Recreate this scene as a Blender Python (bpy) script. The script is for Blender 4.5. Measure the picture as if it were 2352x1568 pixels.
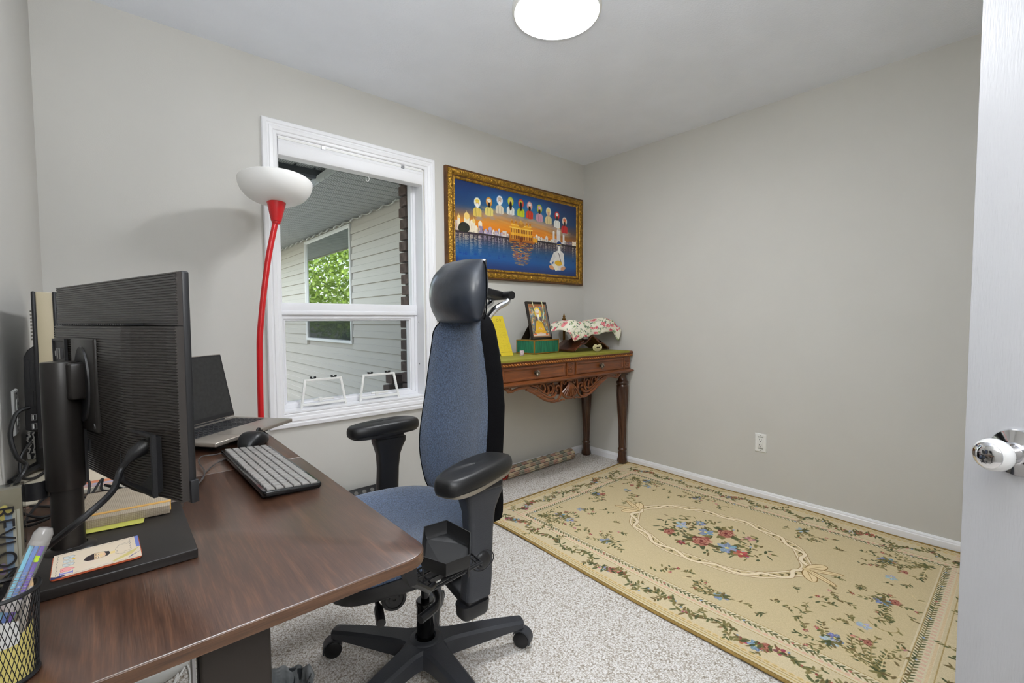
import bpy, math, random
import numpy as np
from mathutils import Vector, Matrix

# ---------------------------------------------------------------- scene, camera, light
for o in list(bpy.data.objects):
    bpy.data.objects.remove(o)
SC = bpy.context.scene
COL = SC.collection
PI = math.pi
rnd = random.Random(7)

FPX = 1051.37
YAW, PITCH, ROLL = 0.854134, 0.0463486, -0.0052165
CAMPOS = Vector((-3.0479, -2.5616, 1.1373))
F_ = Vector((math.cos(PITCH) * math.cos(YAW), math.cos(PITCH) * math.sin(YAW), -math.sin(PITCH)))
R0 = Vector((math.sin(YAW), -math.cos(YAW), 0))
U0 = R0.cross(F_)
R_ = R0 * math.cos(ROLL) + U0 * math.sin(ROLL)
U_ = U0 * math.cos(ROLL) - R0 * math.sin(ROLL)
cam_data = bpy.data.cameras.new('camera')
cam = bpy.data.objects.new('camera', cam_data)
COL.objects.link(cam)
m = Matrix((R_, U_, -F_)).transposed().to_4x4()
m.translation = CAMPOS
cam.matrix_world = m
cam_data.sensor_width = 36.0
cam_data.sensor_fit = 'HORIZONTAL'
cam_data.lens = FPX / 2352 * 36.0
cam_data.clip_start = 0.02
SC.camera = cam

SC.view_settings.view_transform = 'Standard'
SC.view_settings.look = 'None'
SC.view_settings.gamma = 1.0
SC.view_settings.use_curve_mapping = False
SC.view_settings.exposure = 0.0
try:
    SC.cycles.use_denoising = True
    SC.cycles.max_bounces = 10
    SC.cycles.diffuse_bounces = 6
    SC.cycles.sample_clamp_indirect = 8.0
except Exception:
    pass

world = bpy.data.worlds.new('world')
SC.world = world
world.use_nodes = True
wt = world.node_tree
sky = wt.nodes.new('ShaderNodeTexSky')
sky.sky_type = 'NISHITA'
sky.sun_disc = False
sky.sun_elevation = math.radians(52)
sky.sun_rotation = math.radians(200)
sky.dust_density = 3.0
sky.air_density = 1.2
hs = wt.nodes.new('ShaderNodeHueSaturation')
hs.inputs['Saturation'].default_value = 0.65
wt.links.new(sky.outputs[0], hs.inputs['Color'])
wt.links.new(hs.outputs[0], wt.nodes['Background'].inputs['Color'])
SKY_STRENGTH = 0.85
wt.nodes['Background'].inputs['Strength'].default_value = SKY_STRENGTH

def sun_lamp(energy, rot, angle):
    l = bpy.data.lights.new('sun', 'SUN')
    l.energy = energy
    l.angle = angle
    l.color = (1.0, 0.95, 0.86)
    o = bpy.data.objects.new('sun', l)
    o.rotation_euler = rot
    COL.objects.link(o)
sun_lamp(4.2, (math.radians(40), 0, math.radians(-15)), math.radians(2))
DISC_STRENGTH = 80.0
HALL_POWER = 42.0
# fill light added in the unseen hall, shining in through the open doorway
hl = bpy.data.lights.new('hall_fill', 'AREA')
hl.shape = 'DISK'
hl.size = 1.0
hl.energy = HALL_POWER
hl.color = (0.97, 0.98, 1.0)
hlo = bpy.data.objects.new('hall_fill', hl)
hlo.location = (-2.75, -3.95, 2.38)
hlo.rotation_euler = (math.radians(28), 0, 0)
COL.objects.link(hlo)

# fill light added beside the camera, bounced off the ceiling like a flash
BOUNCE_POWER = 60.0
fl = bpy.data.lights.new('bounce_fill', 'AREA')
fl.shape = 'DISK'; fl.size = 0.35; fl.energy = BOUNCE_POWER; fl.color = (0.94, 0.97, 1.0)
flo = bpy.data.objects.new('bounce_fill', fl)
flo.location = (-3.02, -2.70, 1.50)
flo.rotation_euler = Vector((-0.20, 0.00, 0.97)).to_track_quat('-Z', 'Y').to_euler()
COL.objects.link(flo)

# ---------------------------------------------------------------- helpers
def lin(c):
    return tuple(((v / 255.0) / 12.92 if v / 255.0 <= 0.04045 else ((v / 255.0 + 0.055) / 1.055) ** 2.4) for v in c)

MATS = {}
def mat(name, col, rough=0.5, metal=0.0, var=0.06, vscale=6.0, bump=0.0, bscale=80.0, spec=0.5, coat=0.0,
        emit=0.0, trans=0.0, alpha=1.0, ior=1.45, coords='Object', aniso=(1, 1, 1), sheen=0.0, detail=3.0, bdist=0.002):
    """procedural principled material: base colour broken up by noise, optional noise bump"""
    if name in MATS:
        return MATS[name]
    M = bpy.data.materials.new(name)
    M.use_nodes = True
    nt = M.node_tree
    b = nt.nodes['Principled BSDF']
    tc = nt.nodes.new('ShaderNodeTexCoord')
    mp = nt.nodes.new('ShaderNodeMapping')
    mp.inputs['Scale'].default_value = aniso
    nt.links.new(tc.outputs[coords], mp.inputs['Vector'])
    n = nt.nodes.new('ShaderNodeTexNoise')
    n.inputs['Scale'].default_value = vscale
    n.inputs['Detail'].default_value = detail
    nt.links.new(mp.outputs[0], n.inputs['Vector'])
    r = nt.nodes.new('ShaderNodeValToRGB')
    c = lin(col)
    r.color_ramp.elements[0].position = 0.3
    r.color_ramp.elements[1].position = 0.7
    r.color_ramp.elements[0].color = tuple(max(0, v * (1 - var)) for v in c) + (1,)
    r.color_ramp.elements[1].color = tuple(min(1, v * (1 + var)) for v in c) + (1,)
    nt.links.new(n.outputs['Fac'], r.inputs['Fac'])
    nt.links.new(r.outputs['Color'], b.inputs['Base Color'])
    b.inputs['Roughness'].default_value = rough
    b.inputs['Metallic'].default_value = metal
    b.inputs['Specular IOR Level'].default_value = spec
    b.inputs['IOR'].default_value = ior
    b.inputs['Coat Weight'].default_value = coat
    b.inputs['Coat Roughness'].default_value = 0.15
    b.inputs['Transmission Weight'].default_value = trans
    b.inputs['Alpha'].default_value = alpha
    b.inputs['Sheen Weight'].default_value = sheen
    if emit:
        nt.links.new(r.outputs['Color'], b.inputs['Emission Color'])
        b.inputs['Emission Strength'].default_value = emit
    if bump:
        n2 = nt.nodes.new('ShaderNodeTexNoise')
        n2.inputs['Scale'].default_value = bscale
        n2.inputs['Detail'].default_value = 2.0
        nt.links.new(mp.outputs[0], n2.inputs['Vector'])
        bp = nt.nodes.new('ShaderNodeBump')
        bp.inputs['Strength'].default_value = bump
        bp.inputs['Distance'].default_value = bdist
        nt.links.new(n2.outputs['Fac'], bp.inputs['Height'])
        nt.links.new(bp.outputs['Normal'], b.inputs['Normal'])
    MATS[name] = M
    return M

class MB:
    """collects verts / faces (and optional uvs) for one mesh"""
    def __init__(s):
        s.v = []; s.f = []; s.uv = {}
    def add(s, vs, fs):
        k = len(s.v)
        s.v += [tuple(p) for p in vs]
        s.f += [tuple(i + k for i in f) for f in fs]
        return k
    def box(s, a, b, T=None):
        x0, y0, z0 = a; x1, y1, z1 = b
        vs = [(x0, y0, z0), (x1, y0, z0), (x1, y1, z0), (x0, y1, z0), (x0, y0, z1), (x1, y0, z1), (x1, y1, z1), (x0, y1, z1)]
        if T is not None:
            vs = [T @ Vector(p) for p in vs]
        s.add(vs, [(0, 3, 2, 1), (4, 5, 6, 7), (0, 1, 5, 4), (1, 2, 6, 5), (2, 3, 7, 6), (3, 0, 4, 7)])
        return s
    def rings(s, rings, close=True, cap=True, loop=False):
        n = len(rings[0]); k = len(s.v)
        for r in rings:
            s.v += [tuple(p) for p in r]
        m = len(rings)
        for i in range(m if loop else m - 1):
            i2 = (i + 1) % m
            for j in range(n if close else n - 1):
                j2 = (j + 1) % n
                s.f.append((k + i * n + j, k + i * n + j2, k + i2 * n + j2, k + i2 * n + j))
        if cap and not loop and close:
            s.f.append(tuple(k + j for j in range(n))[::-1])
            s.f.append(tuple(k + (m - 1) * n + j for j in range(n)))
        return s
    def lathe(s, prof, n=24, T=None, cap=True):
        rs = []
        for r, z in prof:
            ring = [Vector((r * math.cos(2 * PI * j / n), r * math.sin(2 * PI * j / n), z)) for j in range(n)]
            if T is not None:
                ring = [T @ p for p in ring]
            rs.append(ring)
        return s.rings(rs, cap=cap)
    def tube(s, pts, r, n=8, cap=True, closed=False):
        pts = [Vector(p) for p in pts]
        m = len(pts)
        rr = r if isinstance(r, (list, tuple)) else [r] * m
        rs = []; up = None
        for i in range(m):
            if closed:
                t = pts[(i + 1) % m] - pts[i - 1]
            else:
                t = pts[min(i + 1, m - 1)] - pts[max(i - 1, 0)]
            if t.length < 1e-9:
                t = Vector((0, 0, 1))
            t.normalize()
            if up is None:
                up = Vector((0, 0, 1)) if abs(t.z) < 0.9 else Vector((1, 0, 0))
            a = t.cross(up)
            if a.length < 1e-6:
                a = t.orthogonal()
            a.normalize()
            up = a.cross(t)
            rs.append([pts[i] + (a * math.cos(2 * PI * j / n) + up * math.sin(2 * PI * j / n)) * rr[i] for j in range(n)])
        return s.rings(rs, cap=cap, loop=closed)
    def prism(s, poly, z0, z1, T=None):
        n = len(poly)
        a = [Vector((p[0], p[1], z0)) for p in poly]; b = [Vector((p[0], p[1], z1)) for p in poly]
        if T is not None:
            a = [T @ p for p in a]; b = [T @ p for p in b]
        return s.rings([a, b])
    def frame(s, w, h, prof, T=None):
        """mitred rectangular frame in XZ, outer size w x h centred at 0; prof: (inset, out towards -Y)"""
        k = len(s.v); n = len(prof)
        cs = [(-1, -1), (1, -1), (1, 1), (-1, 1)]
        rings = []
        for sx, sz in cs:
            ring = [Vector((sx * (w / 2 - d), -o, sz * (h / 2 - d))) for d, o in prof]
            if T is not None:
                ring = [T @ p for p in ring]
            rings.append(ring)
        return s.rings(rings, close=True, cap=False, loop=True)
    def grid(s, fn, nu, nv, uv=True):
        """surface fn(u,v) with uvs"""
        k = len(s.v)
        for j in range(nv + 1):
            for i in range(nu + 1):
                s.uv[len(s.v)] = (i / nu, j / nv)
                s.v.append(tuple(fn(i / nu, j / nv)))
        for j in range(nv):
            for i in range(nu):
                a = k + j * (nu + 1) + i
                s.f.append((a, a + 1, a + nu + 2, a + nu + 1))
        return s

def mesh_of(name, mb, mt, smooth=False):
    me = bpy.data.meshes.new(name)
    me.from_pydata([tuple(p) for p in mb.v], [], mb.f)
    if mb.uv:
        uvl = me.uv_layers.new(name='UVMap')
        for l in me.loops:
            uvl.data[l.index].uv = mb.uv.get(l.vertex_index, (0, 0))
    if mt is not None:
        me.materials.append(mt)
    if smooth:
        for p in me.polygons:
            p.use_smooth = True
    me.update()
    return me

def link(name, data, parent=None):
    o = bpy.data.objects.new(name, data)
    COL.objects.link(o)
    if parent is not None:
        o.parent = parent
    return o

def obj(name, mb, mt, parent=None, smooth=False, bevel=0.0, seg=2, sub=0, ang=35, world=False):
    """one mesh object. world=True: the verts are world coordinates although it has a parent (unrotated, or rotated)"""
    if world and parent is not None:
        inv = world_of(parent).inverted()
        mb.v = [tuple(inv @ Vector(p)) for p in mb.v]
    me = mesh_of(name, mb, mt, smooth or bevel > 0)
    o = link(name, me, parent)
    if bevel:
        bm = o.modifiers.new('bevel', 'BEVEL')
        bm.width = bevel; bm.segments = seg; bm.limit_method = 'ANGLE'; bm.angle_limit = math.radians(30)
    if sub:
        sm = o.modifiers.new('sub', 'SUBSURF'); sm.levels = sub; sm.render_levels = sub
    if (smooth or bevel) and not sub:
        sharp_by_angle(me, ang, bevel > 0)
    return o

def sharp_by_angle(me, ang, has_bevel):
    if has_bevel:
        return
    me.set_sharp_from_angle(angle=math.radians(ang))

def local_mat(o):
    return Matrix.LocRotScale(o.location, o.rotation_euler.to_quaternion(), o.scale)
def world_of(o):
    M = local_mat(o)
    while o.parent is not None:
        o = o.parent
        M = local_mat(o) @ M
    return M

def thing(name, label, cat, loc=(0, 0, 0), rot=0.0, group=None):
    o = bpy.data.objects.new(name, None)
    COL.objects.link(o)
    o.empty_display_size = 0.05
    o.location = loc
    o.rotation_euler = rot if isinstance(rot, tuple) else (0, 0, rot)
    o['label'] = label; o['category'] = cat
    if group:
        o['group'] = group
    return o
def tag(o, label, cat, group=None):
    o['label'] = label; o['category'] = cat
    if group:
        o['group'] = group
    return o
def struct(o, label=None):
    o['kind'] = 'structure'
    if label:
        o['label'] = label
    return o
def sroot(name, label, loc=(0, 0, 0)):
    o = bpy.data.objects.new(name, None)
    COL.objects.link(o)
    o.location = loc
    o.empty_display_size = 0.05
    return struct(o, label)

def TR(x=0, y=0, z=0, rx=0, ry=0, rz=0):
    return Matrix.Translation((x, y, z)) @ Matrix.Rotation(rz, 4, 'Z') @ Matrix.Rotation(ry, 4, 'Y') @ Matrix.Rotation(rx, 4, 'X')
def axis_T(p, d):
    """matrix that puts local Z along d at p"""
    d = Vector(d).normalized()
    return Matrix.Translation(Vector(p)) @ d.to_track_quat('Z', 'Y').to_matrix().to_4x4()
def smooth_path(pts, n=8):
    """Catmull-Rom through pts"""
    P = [Vector(p) for p in pts]
    out = []
    for i in range(len(P) - 1):
        p0 = P[max(i - 1, 0)]; p1 = P[i]; p2 = P[i + 1]; p3 = P[min(i + 2, len(P) - 1)]
        for k in range(n):
            t = k / n
            out.append(0.5 * ((2 * p1) + (p2 - p0) * t + (2 * p0 - 5 * p1 + 4 * p2 - p3) * t * t + (3 * p1 - p0 - 3 * p2 + p3) * t ** 3))
    out.append(P[-1])
    return out
def rrect(w, h, r, n=5):
    """rounded rectangle outline centred at 0"""
    out = []
    for cx, cy, a0 in ((w / 2 - r, h / 2 - r, 0), (-w / 2 + r, h / 2 - r, PI / 2), (-w / 2 + r, -h / 2 + r, PI), (w / 2 - r, -h / 2 + r, 1.5 * PI)):
        for k in range(n + 1):
            a = a0 + PI / 2 * k / n
            out.append((cx + r * math.cos(a), cy + r * math.sin(a)))
    return out
def text_mesh(name, txt, size, mt, parent, T, depth=0.0004, align='CENTER'):
    c = bpy.data.curves.new(name + '_curve', 'FONT')
    c.body = txt; c.size = size; c.extrude = depth
    c.align_x = align; c.align_y = 'CENTER'
    tmp = bpy.data.objects.new(name + '_tmp', c)
    me = bpy.data.meshes.new_from_object(tmp)
    bpy.data.objects.remove(tmp)
    bpy.data.curves.remove(c)
    me.name = name
    me.transform(T)
    me.materials.clear(); me.materials.append(mt)
    return link(name, me, parent)

# ---------------------------------------------------------------- a small painter for flat print (woven, printed or drawn patterns)
class Painter:
    def __init__(s, w, h, col=(255, 255, 255)):
        s.w = w; s.h = h
        s.a = np.empty((h, w, 3), np.float32)
        s.a[:] = np.array(col, np.float32) / 255
    def _blend(s, x0, y0, mask, col, alpha):
        hh, ww = mask.shape
        k = (mask * alpha)[..., None]
        reg = s.a[y0:y0 + hh, x0:x0 + ww]
        reg[:] = reg * (1 - k) + np.array(col, np.float32) / 255 * k
    def _clip(s, x0, y0, x1, y1):
        return max(0, int(x0)), max(0, int(y0)), min(s.w, int(x1) + 1), min(s.h, int(y1) + 1)
    def ell(s, cx, cy, rx, ry, col, rot=0.0, alpha=1.0, soft=1.0):
        R = max(rx, ry) + 2
        x0, y0, x1, y1 = s._clip(cx - R, cy - R, cx + R, cy + R)
        if x1 <= x0 or y1 <= y0: return
        yy, xx = np.mgrid[y0:y1, x0:x1]
        dx = xx - cx; dy = yy - cy
        c, n = math.cos(rot), math.sin(rot)
        u = (dx * c + dy * n) / max(rx, .3); v = (-dx * n + dy * c) / max(ry, .3)
        d = np.sqrt(u * u + v * v)
        mask = np.clip((1 - d) * min(rx, ry) / soft + .5, 0, 1)
        s._blend(x0, y0, mask, col, alpha)
    def line(s, pts, wd, col, alpha=1.0):
        for (ax, ay), (bx, by) in zip(pts[:-1], pts[1:]):
            x0, y0, x1, y1 = s._clip(min(ax, bx) - wd - 1, min(ay, by) - wd - 1, max(ax, bx) + wd + 1, max(ay, by) + wd + 1)
            if x1 <= x0 or y1 <= y0: continue
            yy, xx = np.mgrid[y0:y1, x0:x1]
            L2 = (bx - ax) ** 2 + (by - ay) ** 2 + 1e-6
            t = np.clip(((xx - ax) * (bx - ax) + (yy - ay) * (by - ay)) / L2, 0, 1)
            d = np.hypot(xx - ax - t * (bx - ax), yy - ay - t * (by - ay))
            s._blend(x0, y0, np.clip(wd / 2 - d + .5, 0, 1), col, alpha)
    def poly(s, pts, col, alpha=1.0):
        xs = [p[0] for p in pts]; ys = [p[1] for p in pts]
        x0, y0, x1, y1 = s._clip(min(xs), min(ys), max(xs), max(ys))
        if x1 <= x0 or y1 <= y0: return
        yy, xx = np.mgrid[y0:y1, x0:x1]
        ins = np.zeros(xx.shape, bool)
        n = len(pts)
        for i in range(n):
            ax, ay = pts[i]; bx, by = pts[(i + 1) % n]
            if ay == by: continue
            c = ((ay > yy) != (by > yy)) & (xx < (bx - ax) * (yy - ay) / (by - ay) + ax)
            ins ^= c
        s._blend(x0, y0, ins.astype(np.float32), col, alpha)
    def rect(s, x0, y0, x1, y1, col, alpha=1.0):
        x0, y0, x1, y1 = s._clip(x0, y0, x1 - 1, y1 - 1)
        if x1 <= x0 or y1 <= y0: return
        s._blend(x0, y0, np.ones((y1 - y0, x1 - x0), np.float32), col, alpha)
    def vgrad(s, y0, y1, stops):
        y0 = int(y0); y1 = int(y1)
        ts = np.linspace(0, 1, y1 - y0)
        pos = [p for p, _ in stops]
        for ch in range(3):
            s.a[y0:y1, :, ch] = np.interp(ts, pos, [c[ch] / 255 for _, c in stops])[:, None]
    def noise(s, amp, seed=1, cell=1):
        g = np.random.RandomState(seed).rand(s.h // cell + 1, s.w // cell + 1).astype(np.float32) - .5
        g = np.kron(g, np.ones((cell, cell), np.float32))[:s.h, :s.w]
        s.a += g[..., None] * amp
    def image(s, name):
        im = bpy.data.images.new(name, s.w, s.h)
        px = np.ones((s.h, s.w, 4), np.float32)
        px[..., :3] = np.clip(s.a[::-1], 0, 1)
        im.pixels.foreach_set(px.ravel())
        im.update()
        return im

def print_mat(name, painter, rough=0.6, bump=0.0, bscale=400.0, coat=0.0, sheen=0.0, spec=0.5):
    M = bpy.data.materials.new(name)
    M.use_nodes = True
    nt = M.node_tree
    b = nt.nodes['Principled BSDF']
    t = nt.nodes.new('ShaderNodeTexImage')
    t.image = painter.image(name)
    nt.links.new(t.outputs['Color'], b.inputs['Base Color'])
    b.inputs['Roughness'].default_value = rough
    b.inputs['Coat Weight'].default_value = coat
    b.inputs['Sheen Weight'].default_value = sheen
    b.inputs['Specular IOR Level'].default_value = spec
    if bump:
        tc = nt.nodes.new('ShaderNodeTexCoord')
        n2 = nt.nodes.new('ShaderNodeTexNoise')
        n2.inputs['Scale'].default_value = bscale
        nt.links.new(tc.outputs['Object'], n2.inputs['Vector'])
        bp = nt.nodes.new('ShaderNodeBump')
        bp.inputs['Strength'].default_value = bump
        bp.inputs['Distance'].default_value = 0.002
        nt.links.new(n2.outputs['Fac'], bp.inputs['Height'])
        nt.links.new(bp.outputs['Normal'], b.inputs['Normal'])
    return M
# ---------------------------------------------------------------- materials
WALL = mat('wall_paint', (202, 200, 194), 0.75, var=0.015, vscale=3, bump=0.12, bscale=220, spec=0.3)
CEIL = mat('ceiling_texture', (238, 242, 250), 0.9, var=0.02, vscale=5, bump=0.5, bscale=120, spec=0.2)
TRIM = mat('white_trim', (238, 238, 240), 0.35, var=0.01, bump=0.0)
VINYL = mat('white_vinyl', (232, 232, 235), 0.3, var=0.012)
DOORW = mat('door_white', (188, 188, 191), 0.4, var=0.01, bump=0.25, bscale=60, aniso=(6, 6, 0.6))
BLACKP = mat('black_plastic', (24, 24, 26), 0.42, var=0.15, bump=0.1, bscale=500)
SOFTBLK = mat('soft_black_pad', (20, 20, 21), 0.42, var=0.1, bump=0.12, bscale=300)
CHROME = mat('chrome', (225, 225, 228), 0.06, metal=1.0, var=0.01)
STEEL = mat('brushed_steel', (150, 150, 152), 0.3, metal=1.0, var=0.05)
WHITEP = mat('white_plastic', (232, 232, 228), 0.4, var=0.015)
def glass_mat(name, tint=(250, 252, 252), rough=0.0):
    """thin clear pane: mostly see-through with a Fresnel gloss"""
    M = bpy.data.materials.new(name); M.use_nodes = True
    nt = M.node_tree; nt.nodes.remove(nt.nodes['Principled BSDF'])
    out = nt.nodes['Material Output']
    tr = nt.nodes.new('ShaderNodeBsdfTransparent'); tr.inputs[0].default_value = lin(tint) + (1,)
    gl = nt.nodes.new('ShaderNodeBsdfGlossy'); gl.inputs['Roughness'].default_value = rough + 0.01
    fr = nt.nodes.new('ShaderNodeFresnel'); fr.inputs[0].default_value = 1.25
    mx = nt.nodes.new('ShaderNodeMixShader')
    nt.links.new(fr.outputs[0], mx.inputs[0]); nt.links.new(tr.outputs[0], mx.inputs[1]); nt.links.new(gl.outputs[0], mx.inputs[2])
    nt.links.new(mx.outputs[0], out.inputs[0])
    return M
GLASS = glass_mat('window_glass')

def carpet_mat():
    M = bpy.data.materials.new('loop_carpet'); M.use_nodes = True
    nt = M.node_tree; b = nt.nodes['Principled BSDF']
    tc = nt.nodes.new('ShaderNodeTexCoord')
    v = nt.nodes.new('ShaderNodeTexVoronoi'); v.inputs['Scale'].default_value = 165; v.inputs['Randomness'].default_value = 0.75
    n = nt.nodes.new('ShaderNodeTexNoise'); n.inputs['Scale'].default_value = 110; n.inputs['Detail'].default_value = 3
    n2 = nt.nodes.new('ShaderNodeTexNoise'); n2.inputs['Scale'].default_value = 2.0
    for x in (v, n, n2):
        nt.links.new(tc.outputs['Object'], x.inputs['Vector'])
    r = nt.nodes.new('ShaderNodeValToRGB')
    els = r.color_ramp.elements
    els[0].position = 0.0; els[0].color = lin((240, 238, 236)) + (1,)
    els[1].position = 1.0; els[1].color = lin((128, 116, 100)) + (1,)
    e = els.new(0.42); e.color = lin((232, 229, 225)) + (1,)
    e = els.new(0.66); e.color = lin((196, 188, 177)) + (1,)
    nt.links.new(v.outputs['Distance'], r.inputs['Fac'])
    mx = nt.nodes.new('ShaderNodeMixRGB'); mx.blend_type = 'MULTIPLY'; mx.inputs[0].default_value = 0.55
    r2 = nt.nodes.new('ShaderNodeValToRGB')
    r2.color_ramp.elements[0].position = 0.33; r2.color_ramp.elements[0].color = (0.55, 0.51, 0.46, 1)
    r2.color_ramp.elements[1].position = 0.55; r2.color_ramp.elements[1].color = (1, 1, 1, 1)
    nt.links.new(n.outputs['Fac'], r2.inputs['Fac'])
    nt.links.new(r.outputs['Color'], mx.inputs[1]); nt.links.new(r2.outputs['Color'], mx.inputs[2])
    nt.links.new(mx.outputs[0], b.inputs['Base Color'])
    b.inputs['Roughness'].default_value = 0.95; b.inputs['Specular IOR Level'].default_value = 0.1
    bp = nt.nodes.new('ShaderNodeBump'); bp.inputs['Strength'].default_value = 0.7; bp.inputs['Distance'].default_value = 0.004; bp.invert = True
    nt.links.new(v.outputs['Distance'], bp.inputs['Height']); nt.links.new(bp.outputs[0], b.inputs['Normal'])
    return M
CARPET = carpet_mat()

# ---------------------------------------------------------------- room shell
XL, XR, YB, YF, ZC = -3.25, 0.0, 0.0, -3.15, 2.44
HALL = -4.75
mb = MB().box((XL - 0.9, HALL, -0.05), (XR + 0.1, YB + 0.14, 0.0))
struct(obj('floor', mb, CARPET))
mb = MB().box((XL - 0.9, HALL, ZC), (XR + 0.12, YB + 0.16, ZC + 0.12))
struct(obj('ceiling', mb, CEIL))
# window wall with its opening
OX0, OX1, OZ0, OZ1 = -2.395, -1.552, 0.655, 2.082
WT = 0.16
mb = MB()
mb.box((XL - 0.12, 0, 0), (OX0, WT, ZC)).box((OX1, 0, 0), (XR, WT, ZC))
mb.box((OX0, 0, 0), (OX1, WT, OZ0)).box((OX0, 0, OZ1), (OX1, WT, ZC))
struct(obj('wall_back', mb, WALL))
struct(obj('wall_right', MB().box((0, YF - 0.12, 0), (0.12, WT, ZC)), WALL))
struct(obj('wall_left', MB().box((XL - 0.12, YF, 0), (XL, 0, ZC)), WALL))
DX0, DX1, DZ = -3.09, -2.29, 2.04
mb = MB().box((XL - 0.12, YF - 0.12, 0), (DX0, YF, ZC)).box((DX1, YF - 0.12, 0), (XR, YF, ZC)).box((DX0, YF - 0.12, DZ), (DX1, YF, ZC))
struct(obj('wall_front', mb, WALL))
mb = MB().box((XL - 1.0, HALL - 0.12, 0), (XR + 0.12, HALL, ZC)).box((XL - 1.0, HALL, 0), (XL - 0.9, YF - 0.12, ZC)).box((XR, HALL, 0), (XR + 0.12, YF - 0.12, ZC))
struct(obj('wall_hall', mb, WALL))

# baseboards: stepped profile
def baseboard(name, a, b, inward):
    prof = [(0.0, 0.0), (0.013, 0.0), (0.013, 0.040), (0.010, 0.044), (0.009, 0.050), (0.005, 0.057), (0.0, 0.058)]
    a = Vector(a); b = Vector(b); n = Vector(inward)
    rs = [[p + n * d + Vector((0, 0, z)) for d, z in prof] for p in (a, b)]
    return struct(obj(name, MB().rings(rs), TRIM))
baseboard('baseboard_back', (XL, 0, 0), (XR, 0, 0), (0, -1, 0))
baseboard('baseboard_right', (0, 0, 0), (0, YF, 0), (-1, 0, 0))
baseboard('baseboard_left', (XL, YF, 0), (XL, 0, 0), (1, 0, 0))
baseboard('baseboard_front', (DX1 + 0.07, YF, 0), (XR, YF, 0), (0, 1, 0))
mb = MB()
for x0, x1 in ((DX0 - 0.07, DX0), (DX1, DX1 + 0.07)):
    mb.box((x0, YF, 0), (x1, YF + 0.016, DZ + 0.07))
mb.box((DX0, YF, DZ), (DX1, YF + 0.016, DZ + 0.07))
struct(obj('trim_1', mb, TRIM, bevel=0.004))

# ---------------------------------------------------------------- window_1
W1 = sroot('window_1', 'white single-hung window with moulded casing', (-1.968, 0, 0.583))
CASP = [(0, 0), (0, 0.014), (0.004, 0.018), (0.020, 0.020), (0.024, 0.016), (0.030, 0.016), (0.034, 0.019), (0.050, 0.016), (0.054, 0.011), (0.066, 0.011), (0.0705, 0.007), (0.0705, 0)]
obj('casing', MB().frame(0.990, 1.571, CASP, TR(-1.967, 0, 1.3675)), TRIM, W1, world=True)
# jamb lining
mb = MB()
mb.box((OX0, -0.002, OZ0), (OX0 + 0.006, WT, OZ1)).box((OX1 - 0.006, -0.002, OZ0), (OX1, WT, OZ1))
mb.box((OX0, -0.002, OZ1 - 0.006), (OX1, WT, OZ1)).box((OX0, -0.004, OZ0), (OX1, WT, OZ0 + 0.008))
obj('jamb', mb, TRIM, W1, world=True)
wcx, ww = (OX0 + OX1) / 2, OX1 - OX0 - 0.012
# outer vinyl frame
FP = [(0, 0.0), (0, 0.045), (0.016, 0.045), (0.018, 0.040), (0.028, 0.040), (0.030, 0.0)]
obj('window_frame', MB().frame(ww, OZ1 - OZ0 - 0.014, FP, TR(wcx, 0.135, (OZ0 + OZ1) / 2 + 0.001)), VINYL, W1, world=True)
# meeting rail
mb = MB().box((OX0 + 0.006, 0.082, 1.172), (OX1 - 0.006, 0.135, 1.238)).box((OX0 + 0.02, 0.076, 1.172), (OX1 - 0.02, 0.083, 1.196))
obj('meeting_rail', mb, VINYL, W1, world=True, bevel=0.003)
# lower sash
SP = [(0, 0.0), (0, 0.040), (0.020, 0.040), (0.024, 0.034), (0.030, 0.034), (0.034, 0.004), (0.034, 0.0)]
sash = obj('lower_sash', MB().frame(ww - 0.03, 1.172 - OZ0 - 0.012, SP, TR(wcx - 0.006, 0.128, (1.172 + OZ0 + 0.012) / 2)), VINYL, W1, world=True)
obj('pane', MB().box((OX0 + 0.03, 0.118, OZ0 + 0.03), (OX1 - 0.03, 0.122, 1.16)), GLASS, sash, world=True)
obj('pane', MB().box((OX0 + 0.02, 0.128, 1.225), (OX1 - 0.02, 0.132, OZ1 - 0.02)), GLASS, W1, world=True)
SCRN = bpy.data.materials.new('insect_screen'); SCRN.use_nodes = True
_n = SCRN.node_tree; _b = _n.nodes['Principled BSDF']; _b.inputs['Base Color'].default_value = (0.02, 0.025, 0.03, 1); _b.inputs['Roughness'].default_value = 0.8
_t = _n.nodes.new('ShaderNodeBsdfTransparent'); _m = _n.nodes.new('ShaderNodeMixShader'); _m.inputs[0].default_value = 0.24
_n.links.new(_t.outputs[0], _m.inputs[1]); _n.links.new(_b.outputs[0], _m.inputs[2]); _n.links.new(_m.outputs[0], _n.nodes['Material Output'].inputs[0])
obj('insect_screen', MB().box((OX0 + 0.02, 0.1495, OZ0 + 0.015), (OX1 - 0.02, 0.1505, 1.20)), SCRN, W1, world=True)
# jamb latches on the right
for z in (1.13, 0.86):
    obj('latch_screw', MB().lathe([(0.0, 0.003), (0.004, 0.003), (0.005, 0.0)], 10, axis_T((OX1 - 0.0075, 0.06, z), (-1, 0, 0))), STEEL, W1, world=True)
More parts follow.
